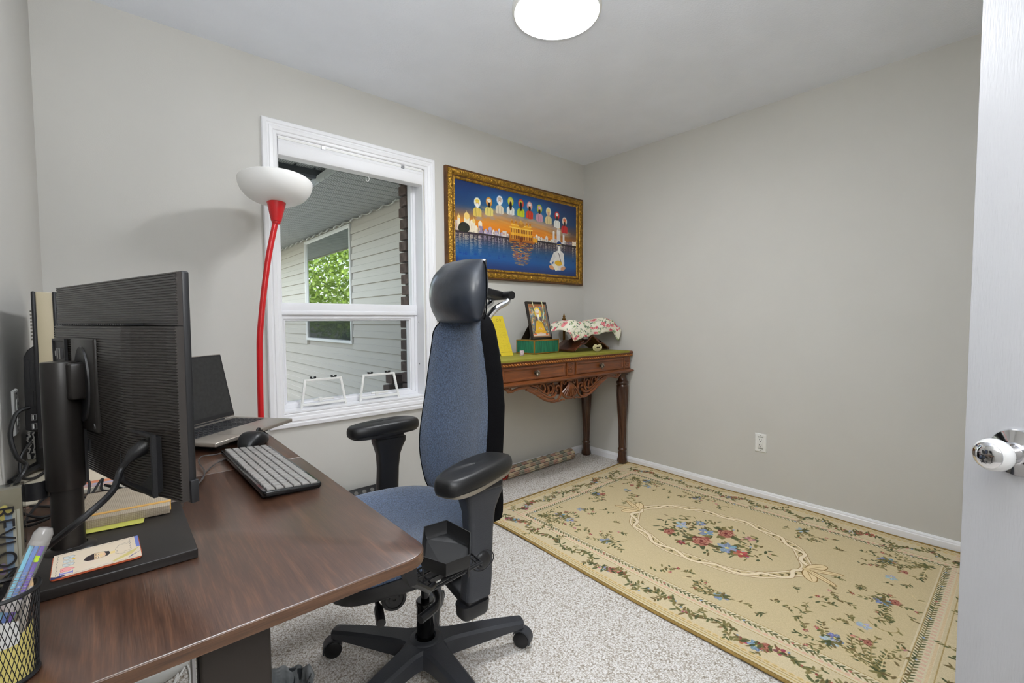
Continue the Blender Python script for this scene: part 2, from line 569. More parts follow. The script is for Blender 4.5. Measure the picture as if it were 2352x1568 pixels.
# outside brick jamb: bricks one on another at the window's right
BRICK = mat('dark_brick', (92, 74, 66), 0.9, var=0.45, vscale=14, bump=0.8, bscale=90, bdist=0.004)
MORTAR = mat('mortar', (120, 115, 108), 0.95, var=0.1)
BJ = struct(obj('wall_brick', MB().box((-1.545, WT, 0.3), (0.2, 0.26, 2.3)).box((XL - 0.3, WT, 0.3), (-2.45, 0.26, 2.3)).box((-2.45, WT, 0.3), (-1.545, 0.26, 0.58)).box((-2.45, WT, 2.15), (-1.545, 0.26, 2.45)), MORTAR))
k = 0
z = 0.58
bme = []
for t in range(3):
    bme.append(mesh_of('brick', MB().box((-0.03, -0.048, 0), (0.16, 0.048, 0.062), None), BRICK))
while z < 2.12:
    o = link('brick', bme[k % 3], BJ)
    o.location = (-1.549 + rnd.uniform(-0.006, 0.007), 0.222 + rnd.uniform(-0.004, 0.004), z)
    bv = o.modifiers.new('bevel', 'BEVEL'); bv.width = 0.005; bv.segments = 2
    z += 0.073; k += 1
# low brick ledge outside the right corner
for j in range(3):
    for i in range(2):
        o = link('brick', bme[(i + j) % 3], BJ)
        o.location = (-1.60 + i * 0.205 - (j % 2) * 0.02, 0.36 + 0.004 * i, 0.560 + j * 0.073)
        bv = o.modifiers.new('bevel', 'BEVEL'); bv.width = 0.005; bv.segments = 2

# ---------------------------------------------------------------- door_1: open leaf at the right edge
ph = math.radians(60)
ux, uy = math.cos(ph), math.sin(ph)
EX, EY = -1.9275, -2.4835
D1 = sroot('door_1', 'white panelled interior door standing open', (EX - 0.76 * ux, EY - 0.76 * uy, 0.012))
D1.rotation_euler = (0, 0, ph)      # local x runs hinge -> free edge, local +y is the face towards the room's left
leaf = MB().box((0, -0.035, 0), (0.76, 0.0, 2.02))
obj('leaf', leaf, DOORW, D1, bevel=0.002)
for px0, px1 in ((0.115, 0.34), (0.42, 0.645)):
    for z0, z1 in ((0.22, 0.78), (1.02, 1.62), (1.72, 1.92)):
        w, h = px1 - px0, z1 - z0
        mb = MB().frame(w, h, [(0, 0), (0.004, 0.006), (0.016, 0.003), (0.030, 0.005), (0.045, 0.0)], TR((px0 + px1) / 2, 0.0, (z0 + z1) / 2, rz=PI))
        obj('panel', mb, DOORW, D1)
KZ = 0.922 - 0.012
kT = axis_T((0.76 - 0.075, 0.0, KZ), (0, 1, 0))
obj('rosette', MB().lathe([(0.0, 0), (0.038, 0), (0.038, 0.003), (0.036, 0.006), (0.022, 0.0095), (0.017, 0.011), (0.0165, 0.018), (0.0, 0.018)], 40, kT), CHROME, D1, smooth=True)
kn = obj('door_knob', MB().lathe([(0.0, 0.016), (0.0115, 0.016), (0.0115, 0.030), (0.014, 0.032), (0.014, 0.036), (0.0, 0.036)], 32, kT), CHROME, D1, smooth=True)
PORC = mat('white_porcelain', (214, 214, 214), 0.12, var=0.01, coat=0.5)
obj('knob_body', MB().lathe([(0.010, 0.034), (0.015, 0.035), (0.0215, 0.040), (0.0252, 0.047), (0.0258, 0.053), (0.0244, 0.059), (0.0205, 0.0635), (0.0195, 0.064)], 40, kT, cap=False), PORC, kn, smooth=True)
obj('knob_cap', MB().lathe([(0.0202, 0.0625), (0.020, 0.065), (0.0165, 0.068), (0.009, 0.070), (0.0, 0.0705)], 40, kT, cap=False), CHROME, kn, smooth=True)

# ---------------------------------------------------------------- ceiling light
CL = thing('ceiling_light', 'round white flush ceiling light, lit, in the middle of the ceiling', 'ceiling light', (-1.605, -1.20, ZC))
obj('trim_ring', MB().lathe([(0.172, 0.0), (0.186, 0.0), (0.187, -0.012), (0.183, -0.022), (0.176, -0.026), (0.172, -0.022)], 64, cap=False), WHITEP, CL, smooth=True)
LIT = mat('lit_diffuser', (248, 251, 255), 0.5, var=0.0, emit=DISC_STRENGTH)
obj('diffuser', MB().lathe([(0.1735, -0.010), (0.1735, -0.021), (0.165, -0.026), (0.12, -0.030), (0.0, -0.032)], 64, cap=False), LIT, CL, smooth=True)

# ---------------------------------------------------------------- wall outlets
def outlet(label, loc, rot):
    t = thing('wall_outlet', label, 'outlet', loc, rot)
    # local: plate in XZ, facing -Y
    obj('cover_plate', MB().frame(0.070, 0.116, [(0, 0), (0.002, 0.0045), (0.006, 0.006), (0.0185, 0.006), (0.0185, 0.0)]), WHITEP, t)
    obj('receptacle', MB().box((-0.0165, -0.0075, -0.0335), (0.0165, -0.001, 0.0335)), WHITEP, t, bevel=0.0008)
    for z in (0.017, -0.017):
        obj('socket_slot', MB().box((-0.0075, -0.0079, z), (-0.0055, -0.007, z + 0.009)), BLACKP, t)
        obj('socket_slot', MB().box((0.0055, -0.0079, z), (0.0075, -0.007, z + 0.008)), BLACKP, t)
        obj('socket_slot', MB().lathe([(0.0, 0.0004), (0.0026, 0.0004), (0.0026, 0)], 10, axis_T((0, -0.0075, z - 0.008), (0, -1, 0))), BLACKP, t)
    for z in (0.048, -0.048):
        obj('screw', MB().lathe([(0.0, 0.001), (0.0025, 0.001), (0.003, 0)], 10, axis_T((0, -0.0058, z), (0, -1, 0))), STEEL, t)
    return t
outlet('white duplex wall outlet low on the bare wall above the rug', (-0.0005, -1.441, 0.360), -PI / 2)
outlet('white wall outlet beside the far monitor above the desk', (XL + 0.0005, -0.815, 0.905), PI / 2)
# ---------------------------------------------------------------- outside: the wing seen through the window
SIDING = mat('vinyl_siding', (196, 190, 180), 0.55, var=0.03, vscale=5, bump=0.12, bscale=40, aniso=(30, 1.2, 30))
SOFF = mat('soffit_metal', (182, 184, 182), 0.6, var=0.03)
def perforated():
    M = mat('soffit_perforated', (186, 188, 186), 0.6, var=0.02)
    nt = M.node_tree; b = nt.nodes['Principled BSDF']
    src = b.inputs['Base Color'].links[0].from_socket
    tc = nt.nodes.new('ShaderNodeTexCoord')
    v = nt.nodes.new('ShaderNodeTexVoronoi'); v.inputs['Scale'].default_value = 75; v.inputs['Randomness'].default_value = 0.0
    nt.links.new(tc.outputs['Object'], v.inputs['Vector'])
    lt = nt.nodes.new('ShaderNodeMath'); lt.operation = 'LESS_THAN'; lt.inputs[1].default_value = 0.30
    nt.links.new(v.outputs['Distance'], lt.inputs[0])
    mx = nt.nodes.new('ShaderNodeMixRGB'); mx.inputs[2].default_value = (0.05, 0.055, 0.06, 1)
    nt.links.new(lt.outputs[0], mx.inputs[0]); nt.links.new(src, mx.inputs[1])
    nt.links.new(mx.outputs[0], b.inputs['Base Color'])
    return M
PERF = perforated()
CREAM = mat('cream_fascia', (206, 205, 184), 0.5, var=0.02)
GUTTER = mat('grey_gutter', (78, 82, 88), 0.45, var=0.05)
WX = -1.40          # face of the wing wall
WY0, WY1 = 0.262, 5.2
ZS = 2.045          # soffit height
SW = struct(obj('wall_wing', MB().box((WX + 0.012, WY0, -0.6), (WX + 0.15, WY1, 2.4)), SIDING))
NY0, NY1, NZ0, NZ1 = 1.525, 2.76, 0.955, 1.985
EXPO = 0.1145
def board(y0, y1, z0, z1):
    # lapped vinyl course: proud at its bottom edge, two flats with a soft step half-way
    h = z1 - z0
    prof = [(-0.013, 0.004), (0.017, 0.0), (0.021, 0.003), (0.018, 0.47 * h), (0.012, 0.50 * h), (0.008, h), (-0.013, h)]
    rs = [[Vector((WX - d, y, z0 + z)) for d, z in prof] for y in (y0, y1)]
    return MB().rings(rs)
z = ZS - EXPO * 17 - 0.02
while z < ZS - 0.02:
    z1 = min(z + EXPO, ZS)
    if z1 > NZ0 - 0.03 and z < NZ1 + 0.03:
        spans = [(WY0, NY0 - 0.03), (NY1 + 0.03, WY1)]
        if z < NZ0 - 0.03:
            pass
    else:
        cut = 1.0 + (int(z * 100) % 7) * 0.35
        spans = [(WY0, cut), (cut + 0.0015, WY1)]
    for a, b in spans:
        obj('siding_board', board(a, b, z, z1), SIDING, SW)
    z += EXPO
SCRN2 = SCRN.copy(); SCRN2.name = 'insect_screen_dark'
for _x in SCRN2.node_tree.nodes:
    if _x.type == 'MIX_SHADER': _x.inputs[0].default_value = 0.25
# neighbouring window in that wall
W2 = sroot('window_2', 'wide window of the wing across the corner, reflecting trees', (WX, (NY0 + NY1) / 2, NZ0))
nT = TR(WX, (NY0 + NY1) / 2, (NZ0 + NZ1) / 2, rz=-PI / 2)
obj('window_frame', MB().frame(NY1 - NY0 + 0.05, NZ1 - NZ0 + 0.05, [(0, -0.01), (0, 0.026), (0.004, 0.030), (0.022, 0.030), (0.026, 0.022), (0.034, 0.010), (0.034, -0.01)], nT), WHITEP, W2, world=True)
M = bpy.data.materials.new('reflective_pane'); M.use_nodes = True
bb = M.node_tree.nodes['Principled BSDF']
bb.inputs['Base Color'].default_value = (0.50, 0.54, 0.53, 1); bb.inputs['Metallic'].default_value = 1.0; bb.inputs['Roughness'].default_value = 0.015
tcn = M.node_tree.nodes.new('ShaderNodeTexCoord'); nn = M.node_tree.nodes.new('ShaderNodeTexNoise'); nn.inputs['Scale'].default_value = 2.2
bp = M.node_tree.nodes.new('ShaderNodeBump'); bp.inputs['Strength'].default_value = 0.05; bp.inputs['Distance'].default_value = 0.02
M.node_tree.links.new(tcn.outputs['Object'], nn.inputs['Vector']); M.node_tree.links.new(nn.outputs['Fac'], bp.inputs['Height']); M.node_tree.links.new(bp.outputs[0], bb.inputs['Normal'])
obj('pane', MB().box((WX - 0.012, NY0 - 0.005, NZ0 - 0.005), (WX - 0.006, NY1 + 0.005, NZ1 + 0.005)), M, W2, world=True)

obj('insect_screen', MB().box((WX - 0.020, NY0, NZ0), (WX - 0.019, NY1, 1.27)), SCRN2, W2, world=True)
# wing soffit: panels laid across the overhang
SX0 = -2.0
SO = struct(obj('ceiling_soffit', MB().box((SX0, WY0, ZS + 0.012), (WX + 0.05, WY1, ZS + 0.05)), SOFF))
pw = 0.10
pan = mesh_of('soffit_panel', MB().box((SX0 + 0.004, 0.004, 0), (WX, pw - 0.006, 0.012)), PERF)
y = WY0
while y < WY1 - pw:
    o = link('soffit_panel', pan, SO); o.location = (0, y, ZS)
    y += pw
# fascia with gutter along the wing eave
prof = [(0, 0), (-0.018, 0), (-0.018, 0.03), (-0.045, 0.03), (-0.075, 0.05), (-0.09, 0.09), (-0.09, 0.13), (-0.085, 0.13), (-0.084, 0.092), (-0.07, 0.055), (-0.043, 0.036), (-0.018, 0.036), (-0.018, 0.16), (0, 0.16)]
rs = [[Vector((SX0 + d, yy, ZS - 0.012 + z)) for d, z in prof] for yy in (0.72, WY1)]
struct(obj('trim_fascia', MB().rings(rs), CREAM))
# this room's own eave: short soffit panels and a dark gutter
EZ = 2.135
ES = struct(obj('ceiling_eave', MB().box((-4.2, WT + 0.1, EZ + 0.012), (-1.70, 0.60, EZ + 0.04)), SOFF))
pan2 = mesh_of('eave_panel', MB().box((0.008, WT + 0.1, 0), (0.112, 0.595, 0.012)), PERF)
x = -3.6
while x < -1.80:
    o = link('eave_panel', pan2, ES); o.location = (x, 0, EZ)
    x += 0.122
prof = [(0.595, 0.045), (0.595, -0.040), (0.61, -0.055), (0.67, -0.045), (0.70, -0.01), (0.70, 0.045)]
rs = [[Vector((xx, d, EZ + z)) for d, z in prof] for xx in (-4.2, -1.835)]
struct(obj('trim_gutter', MB().rings(rs), GUTTER))
# roof slabs keep the sun off the rooms
ROOF = mat('roof_shingle', (90, 88, 86), 0.95, var=0.3, vscale=30)
struct(obj('roof', MB().box((-4.6, -5.2, 2.58), (1.5, 0.72, 2.68)).box((-2.02, 0.26, 2.20), (2.0, WY1 + 0.5, 2.3)), ROOF))
struct(obj('ground', MB().box((-30, 0.262, -0.75), (12, 40, -0.62)), mat('grey_ground', (138, 138, 130), 0.95, var=0.3, vscale=4)))  # unseen ground, grey tone set to bounce light up under the eaves

# string of small clear bulbs clipped along the top of the siding
LS = thing('string_lights', 'white string light wire clipped along the top of the outside siding', 'string lights', (WX - 0.02, 2.3, ZS - 0.03))
WIRE = mat('white_wire', (215, 215, 205), 0.5, var=0.02)
pts = []
yy = 0.40
nb = 0
while yy < 4.4:
    pts += [(WX - 0.030, yy, ZS - 0.012), (WX - 0.033, yy + 0.10, ZS - 0.030)]
    yy += 0.20
obj('wire', MB().tube(smooth_path(pts, 4), 0.0035, 6), WIRE, LS, world=True, smooth=True)
bulb = None
yy = 0.40
CLEARB = mat('clear_bulb', (235, 235, 230), 0.1, var=0.01)
while yy < 4.4:
    T = axis_T((WX - 0.034, yy, ZS - 0.012), (-0.6, 0.3, -0.7))
    obj('bulb', MB().lathe([(0.0, -0.006), (0.006, -0.006), (0.006, 0.010), (0.0095, 0.018), (0.008, 0.030), (0.0, 0.036)], 10, T), CLEARB, LS, world=True, smooth=True)
    yy += 0.20

# trees that the wing's window mirrors
LEAFM = mat('tree_leaf', (140, 164, 72), 0.6, var=0.35, vscale=1.5)
LEAFD = mat('tree_leaf_dark', (58, 88, 40), 0.7, var=0.35, vscale=1.5)
BARK = mat('bark', (88, 72, 58), 0.9, var=0.2, vscale=12)
def tree(label, x, y, h, r, n, seed, mt, low=0.3):
    t = thing('tree', label, 'tree', (x, y, -0.62), 0, 'trees mirrored in the outside window')
    rr = np.random.RandomState(seed)
    obj('trunk', MB().tube([(0, 0, 0), (0.05, 0.02, h * .35), (0.0, 0.05, h * .7)], [0.12, 0.09, 0.04], 8), BARK, t, smooth=True)
    d = rr.normal(size=(n, 3)); d /= np.linalg.norm(d, axis=1)[:, None]
    rad = r * (0.45 + 0.55 * rr.rand(n) ** .5)
    c = d * rad[:, None]
    c[:, 2] = c[:, 2] * (h * (1 - low) / 2 / r) + h * (1 + low) / 2
    a = rr.normal(size=(n, 3)); a /= np.linalg.norm(a, axis=1)[:, None]
    b = np.cross(a, rr.normal(size=(n, 3))); b /= np.linalg.norm(b, axis=1)[:, None]
    s = (0.035 + 0.04 * rr.rand(n))[:, None]
    V = np.stack([c - a * s, c + b * s * .55, c + a * s, c - b * s * .55], 1).reshape(-1, 3)
    me = bpy.data.meshes.new('foliage')
    me.from_pydata(V.tolist(), [], [(4 * i, 4 * i + 1, 4 * i + 2, 4 * i + 3) for i in range(n)])
    me.materials.append(mt)
    o = link('foliage', me, t); o['kind'] = 'stuff'
tree('bright green leafy tree mirrored in the outside window', -4.4, 8.6, 5.2, 1.9, 15000, 1, LEAFM, 0.22)
tree('yellow green leafy tree standing further out behind the mirrored bright tree', -7.6, 13.6, 6.5, 2.3, 9000, 2, LEAFM, 0.2)
tree('dark low bushy tree growing between the wing and the mirrored bright tree', -3.6, 5.6, 1.75, 0.95, 6000, 3, LEAFD, 0.0)
# ---------------------------------------------------------------- window shade, little frames on the sill
SH = thing('window_shade', 'white roller shade cassette raised at the top of the window', 'blind', (-1.973, 0.0, 2.03))
SHADE = mat('shade_white', (238, 238, 240), 0.5, var=0.01)
prof = [(0.000, 2.078), (0.000, 2.062), (-0.006, 2.058), (-0.010, 2.050), (-0.008, 2.044), (-0.010, 2.036), (-0.010, 2.002), (-0.004, 1.986), (0.006, 1.983), (0.055, 1.983), (0.055, 2.078)]
rs = [[Vector((x, y, z)) for y, z in prof] for x in (-2.386, -1.556)]
obj('valance', MB().rings(rs), SHADE, SH, world=True, bevel=0.001)
obj('head_rail', MB().box((-2.386, -0.004, 2.066), (-1.556, 0.0, 2.076)), WHITEP, SH, world=True)
obj('shade_roll', MB().tube([(-2.375, 0.035, 2.012), (-1.566, 0.035, 2.012)], 0.026, 20), mat('shade_fabric', (226, 226, 228), 0.8, var=0.01), SH, world=True, smooth=True)
for x in (-2.17, -1.70):
    obj('bracket_clip', MB().box((x, -0.008, 2.060), (x + 0.018, -0.001, 2.076)), STEEL, SH, world=True)
cc = [(-1.90 + 0.010 * math.cos(a), 0.03, 1.966 + 0.016 * math.sin(a)) for a in np.linspace(0, 2 * PI, 20)[:-1]]
obj('pull_ring', MB().tube(cc, 0.0018, 6, closed=True), WHITEP, SH, world=True, smooth=True)

def sill_frame(label, x0, x1, tx0, tx1):
    zb, zt, yb, yt = 0.668, 0.812, 0.055, 0.074
    t = thing('trapezoid_frame', label, 'frame', ((x0 + x1) / 2, yb, zb), 0, 'white frames on the window sill')
    def P(x, z):
        return Vector((x, yb + (yt - yb) * (z - zb) / (zt - zb), z))
    for a, b in (((x0, zb), (tx0, zt)), ((x1, zb), (tx1, zt)), ((tx0, zt), (tx1, zt)), ((x0 + 0.004, zb + 0.012), (x1 - 0.004, zb + 0.012))):
        A, B = P(*a), P(*b)
        d = (B - A).normalized(); n = Vector((0, 1, 0)); s = d.cross(n).normalized()
        w = 0.0065
        ring = lambda c: [c + s * w - n * .006, c + s * w + n * .006, c - s * w + n * .006, c - s * w - n * .006]
        obj('frame_bar', MB().rings([ring(A - d * 0.006), ring(B + d * 0.006)]), WHITEP, t, world=True, bevel=0.002)
    for f in (0.22, 0.80):
        x = tx0 + (tx1 - tx0) * f
        mb = MB().box((x - 0.014, yt - 0.004, zt + 0.006), (x + 0.014, yt + 0.010, zt + 0.012)).box((x - 0.016, yt - 0.004, zt + 0.010), (x - 0.006, yt + 0.010, zt + 0.018)).box((x + 0.006, yt - 0.004, zt + 0.010), (x + 0.016, yt + 0.010, zt + 0.018))
        obj('rubber_foot', mb, BLACKP, t, world=True, bevel=0.001)
    xm = x0 + (x1 - x0) * 0.5
    mb = MB().box((xm - 0.055, yb - 0.004, zb + 0.030), (xm + 0.055, yb + 0.004, zb + 0.042)).box((xm - 0.03, yb - 0.010, zb + 0.024), (xm - 0.012, yb + 0.004, zb + 0.046))
    obj('latch_bar', mb, WHITEP, t, world=True, bevel=0.002)
sill_frame('wider white trapezoid frame with two black feet up, nearest the red lamp on the sill', -2.289, -2.048, -2.262, -2.066)
sill_frame('white trapezoid frame with two black feet up, nearest the window corner by the chair', -1.960, -1.714, -1.930, -1.735)

# ---------------------------------------------------------------- floor lamp (torchiere)
LMP = thing('floor_lamp', 'red torchiere floor lamp with white bowl shade beside the window', 'floor lamp', (-2.56, -0.28, 0.0))
RED = mat('red_enamel', (196, 24, 30), 0.28, var=0.04, coat=0.3)
obj('base', MB().lathe([(0.0, 0.0), (0.13, 0.0), (0.132, 0.010), (0.12, 0.022), (0.03, 0.030), (0.014, 0.045), (0.0, 0.045)], 40), RED, LMP, smooth=True)
pole = [(0.0, 0, 0.03), (0.0, 0, 0.60), (0.002, 0, 0.95), (0.010, 0, 1.12), (0.046, 0, 1.40), (0.086, 0, 1.597)]
sp = smooth_path(pole, 8)
obj('pole', MB().tube(sp, 0.0125, 14), RED, LMP, smooth=True)
tip = Vector((0.086, 0, 1.578)); dr = Vector((0.03, 0, 1)).normalized()
lT = axis_T(tip, dr)
obj('lamp_cup', MB().lathe([(0.0, 0.0), (0.016, 0.0), (0.0175, 0.004), (0.0175, 0.010), (0.021, 0.012), (0.040, 0.098), (0.036, 0.100), (0.0, 0.100)], 32, lT), RED, LMP, smooth=True)
BOWL = mat('opal_shade', (244, 243, 240), 0.35, var=0.01)
prof = []
for k in range(13):
    a = k / 12
    prof.append((0.036 + 0.118 * math.sin(a * PI / 2), 0.094 + 0.098 * (1 - math.cos(a * PI / 2))))
inn = [(r - 0.004, z + 0.004) for r, z in prof[::-1]]
bTl = lT @ Matrix.Translation((0, 0, 0.097)) @ Matrix.Rotation(math.radians(7), 4, 'Y') @ Matrix.Translation((0, 0, -0.097))
obj('bowl_shade', MB().lathe(prof + inn, 48, bTl, cap=False), BOWL, LMP, smooth=True)

# ---------------------------------------------------------------- the framed temple print
art = Painter(900, 440)
art.vgrad(0, 240, [(0, (16, 52, 108)), (0.25, (26, 100, 160)), (0.50, (70, 122, 156)), (0.62, (176, 140, 104)), (0.80, (226, 144, 44)), (0.95, (232, 130, 20)), (1, (150, 84, 30))])
art.vgrad(240, 440, [(0, (52, 40, 40)), (0.2, (60, 58, 72)), (0.45, (30, 80, 130)), (0.7, (16, 84, 152)), (1, (10, 44, 104))])
R1 = random.Random(3)
for i in range(14):        # darkening of the sky away from the afterglow
    art.ell(0, 60, 260 - i * 14, 150 - i * 7, (12, 34, 84), 0, 0.07, 30)
    art.ell(900, 80, 300 - i * 14, 190 - i * 8, (12, 30, 76), 0, 0.07, 30)
for i in range(46):        # cloud streaks
    cx = R1.uniform(150, 800); cy = 128 + 0.10 * abs(cx - 330) + R1.uniform(-14, 22)
    art.ell(cx, cy, R1.uniform(40, 120), R1.uniform(3, 9), R1.choice([(196, 170, 146), (150, 130, 124), (226, 170, 110), (206, 150, 90)]), 0.10, 0.25, 5)
for i in range(30):
    art.ell(R1.uniform(330, 700), R1.uniform(170, 226), R1.uniform(40, 110), R1.uniform(2, 6), R1.choice([(240, 150, 30), (255, 178, 60), (214, 110, 20)]), 0.12, 0.3, 4)
# lit marble arcades along both banks with their reflections
def arcade(x0, x1, base, top, seed, tint):
    q = random.Random(seed); x = x0
    while x < x1:
        w = q.uniform(12, 30); h = q.uniform(.30, .72) * (base - top)
        c = q.choice(tint)
        art.rect(x, base - h, x + w, base, c)
        if q.random() < .6:
            art.ell(x + w / 2, base - h, w * .36, w * .42, tuple(min(255, v + 12) for v in c))
        for k in range(3):
            art.rect(x + 2 + k * w / 3, base - h * .7, x + 2 + k * w / 3 + 2.2, base - h * .35, q.choice([(255, 226, 150), (66, 52, 60), (250, 240, 214), (196, 90, 50)]))
        art.rect(x, base - 4, x + w, base + 3, (60, 46, 52))
        for k in range(int(h / 1.1) + 10):
            yy = base + 6 + k * 2.6
            if q.random() < .9:
                art.rect(x + q.uniform(-2, 2), yy, x + w * q.uniform(.3, .9), yy + 1.6, c, 0.9 * (1 - k / (h / 2 + 14)))
        x += w + q.uniform(-1, 3)
arcade(0, 150, 262, 170, 5, [(236, 222, 196), (226, 206, 176), (206, 186, 170)])
arcade(150, 350, 258, 196, 6, [(206, 196, 206), (176, 160, 186), (226, 214, 206), (150, 132, 160)])
arcade(530, 900, 250, 206, 7, [(196, 182, 176), (216, 206, 196), (236, 226, 206), (110, 96, 110)])
art.rect(0, 256, 350, 262, (46, 36, 40), .7); art.rect(530, 246, 900, 258, (40, 32, 38), .7)
for x, y, r in ((72, 176, 17), (24, 186, 8), (116, 196, 10)):      # domes, left
    art.rect(x - r, y, x + r, 250, (238, 226, 200)); art.ell(x, y, r, r * 1.05, (242, 206, 120)); art.rect(x - .8, y - r - 8, x + 1, y - r + 3, (240, 214, 140))
art.ell(56, 236, 34, 26, (38, 40, 34)); art.ell(40, 244, 22, 16, (46, 46, 36))
for x, y, r in ((742, 146, 11), (700, 182, 8), (786, 184, 8), (742, 172, 16)):   # domes, right
    art.rect(x - r, y, x + r, 246, (228, 222, 218)); art.ell(x, y, r, r * 1.1, (236, 232, 226) if r != 11 else (226, 190, 96))
# golden pavilion in the middle
G1, G2, G3 = (236, 168, 36), (196, 118, 20), (255, 214, 96)
art.rect(356, 226, 532, 262, G2); art.rect(352, 258, 544, 270, (176, 100, 24))
art.rect(362, 196, 524, 236, G1); art.rect(356, 192, 530, 198, G3)
art.rect(374, 180, 512, 194, G1); art.rect(368, 176, 518, 181, G3)
for k in range(13):
    art.rect(366 + k * 12.4, 203, 372 + k * 12.4, 222, (130, 66, 14)); art.ell(369 + k * 12.4, 203, 3, 4, (130, 66, 14))
    art.rect(364 + k * 12.4, 238, 371 + k * 12.4, 256, (112, 54, 14)); art.rect(372.5 + k * 12.4, 198, 374 + k * 12.4, 258, G3, .8)
art.ell(440, 172, 22, 17, (190, 126, 40)); art.ell(440, 160, 14, 10, (214, 156, 60)); art.rect(439, 142, 441, 156, G3)
for x in (372, 400, 482, 508):
    art.rect(x - 7, 164, x + 7, 178, G1); art.ell(x, 163, 8, 7, G2); art.rect(x - .8, 150, x + .8, 160, G3)
art.rect(532, 236, 566, 262, G1); art.ell(440, 256, 12, 14, (110, 50, 12)); art.rect(430, 254, 452, 264, (120, 56, 14))
q = random.Random(12)
for k in range(60):
    yy = 272 + k * 2.2
    ww = (1 - k / 110) * 88
    for j in range(5):
        xx = 444 + q.uniform(-ww, ww)
        art.rect(xx - q.uniform(3, 16), yy, xx + q.uniform(3, 16), yy + 1.8, q.choice([(236, 140, 20), (206, 96, 14), (255, 196, 70), (170, 70, 14)]), .8 if k < 44 else .45)
for i in range(260):       # ripples
    yy = q.uniform(300, 438)
    art.rect(0 + q.uniform(0, 880), yy, q.uniform(0, 30) + q.uniform(0, 880), yy + 1, q.choice([(30, 110, 176), (12, 52, 110)]), .07)
# ten haloed half-figures in an arc (plain generic bearded figures)
HX = [.154, .239, .319, .404, .488, .561, .647, .729, .809, .882]
HY = [.190, .156, .108, .094, .091, .097, .107, .118, .149, .206]
ROBE = [(226, 196, 96), (232, 214, 120), (226, 214, 190), (236, 236, 226), (196, 206, 40), (206, 60, 40), (206, 150, 166), (226, 206, 150), (236, 236, 230), (196, 40, 44)]
HALO = [(255, 252, 224), (232, 150, 50), (244, 244, 250), (206, 206, 50), (206, 60, 40), (236, 160, 150), (196, 196, 60), (246, 230, 200), (216, 40, 40), (250, 226, 206)]
TURB = [(236, 206, 90), (244, 240, 220), (206, 190, 170), (226, 206, 110), (206, 190, 60), (240, 226, 220), (232, 190, 200), (240, 214, 130), (246, 246, 244), (226, 110, 70)]
BEARD = [(246, 244, 240), (30, 26, 26), (246, 244, 240), (24, 20, 20), (30, 24, 22), (34, 28, 26), (34, 28, 26), (214, 170, 130), (28, 24, 24), (60, 34, 28)]
for i in range(10):
    x = HX[i] * 900; y = HY[i] * 440 + 12
    art.ell(x, y, 21, 25, HALO[i], 0, .95, 5)
    art.ell(x, y + 46, 27, 20, ROBE[i], 0, 1, 2)
    art.rect(x - 27, y + 44, x + 27, y + 68, ROBE[i]); art.ell(x, y + 68, 27, 8, ROBE[i])
    art.line([(x - 12, y + 30), (x - 7, y + 72)], 4, tuple(int(v * .8) for v in ROBE[i])); art.line([(x + 13, y + 30), (x + 9, y + 72)], 4, tuple(int(v * .86) for v in ROBE[i]))
    art.ell(x, y + 4, 9.5, 12, (214, 164, 126)); art.ell(x, y - 7, 12.5, 9.5, TURB[i]); art.line([(x - 11, y - 6), (x + 10, y - 12)], 1.5, tuple(int(v * .8) for v in TURB[i]))
    art.ell(x, y + 17 + (8 if i in (3,) else 0), 9, 13 + (12 if i in (3, 4) else 0), BEARD[i], 0, 1, 2)
    art.ell(x - 3.5, y + 3, 1.3, 1, (40, 24, 20)); art.ell(x + 3.5, y + 3, 1.3, 1, (40, 24, 20)); art.line([(x - 4, y + 10), (x + 4, y + 10)], 2.5, BEARD[i])
    for k in range(6):
        art.ell(x + R1.uniform(-28, 28), y + 82 + R1.uniform(-6, 6), R1.uniform(10, 20), R1.uniform(3, 6), (170, 150, 138), 0, .55, 4)
# seated figure in white, lower right
X0, Y0 = 728, 238
art.ell(X0 + 18, Y0 + 16, 20, 20, (240, 236, 226), 0, .5, 8)
art.poly([(X0 - 30, Y0 + 66), (X0 + 4, Y0 + 52), (X0 + 36, Y0 + 52), (X0 + 60, Y0 + 66), (X0 + 64, Y0 + 132), (X0 + 44, Y0 + 150), (X0 - 30, Y0 + 146)], (228, 224, 220))
art.poly([(X0 - 28, Y0 + 64), (X0 - 64, Y0 + 128), (X0 - 50, Y0 + 140), (X0 - 10, Y0 + 92)], (216, 212, 208))
art.ell(X0 + 8, Y0 + 150, 62, 22, (222, 218, 214)); art.ell(X0 - 46, Y0 + 158, 24, 12, (206, 150, 110), .3); art.ell(X0 + 52, Y0 + 158, 22, 12, (206, 150, 110), -.3)
art.ell(X0 + 12, Y0 + 128, 32, 16, (226, 176, 36)); art.poly([(X0 - 40, Y0 + 142), (X0 - 8, Y0 + 134), (X0 + 14, Y0 + 168), (X0 - 12, Y0 + 178)], (240, 234, 214))
art.ell(X0 + 18, Y0 + 22, 12, 15, (200, 150, 116)); art.ell(X0 + 18, Y0 + 8, 19, 15, (24, 52, 116)); art.line([(X0 + 2, Y0 + 14), (X0 + 34, Y0 + 14)], 4, (226, 190, 60))
art.ell(X0 + 18, Y0 + 46, 13, 24, (244, 242, 238)); art.line([(X0 + 14, Y0 + 66), (X0 + 34, Y0 + 118)], 4, (60, 50, 50))
art.ell(X0 + 13, Y0 + 22, 1.6, 1.2, (40, 24, 20)); art.ell(X0 + 23, Y0 + 22, 1.6, 1.2, (40, 24, 20))
art.noise(.02, 2)
PIC = thing('framed_picture', 'wide gold framed print of a golden temple at dusk beside the window', 'picture', (-0.722, -0.001, 1.783))
GOLD = mat('carved_gilt', (176, 134, 52), 0.38, metal=0.75, var=0.5, vscale=55, bump=0.9, bscale=75, bdist=0.012)
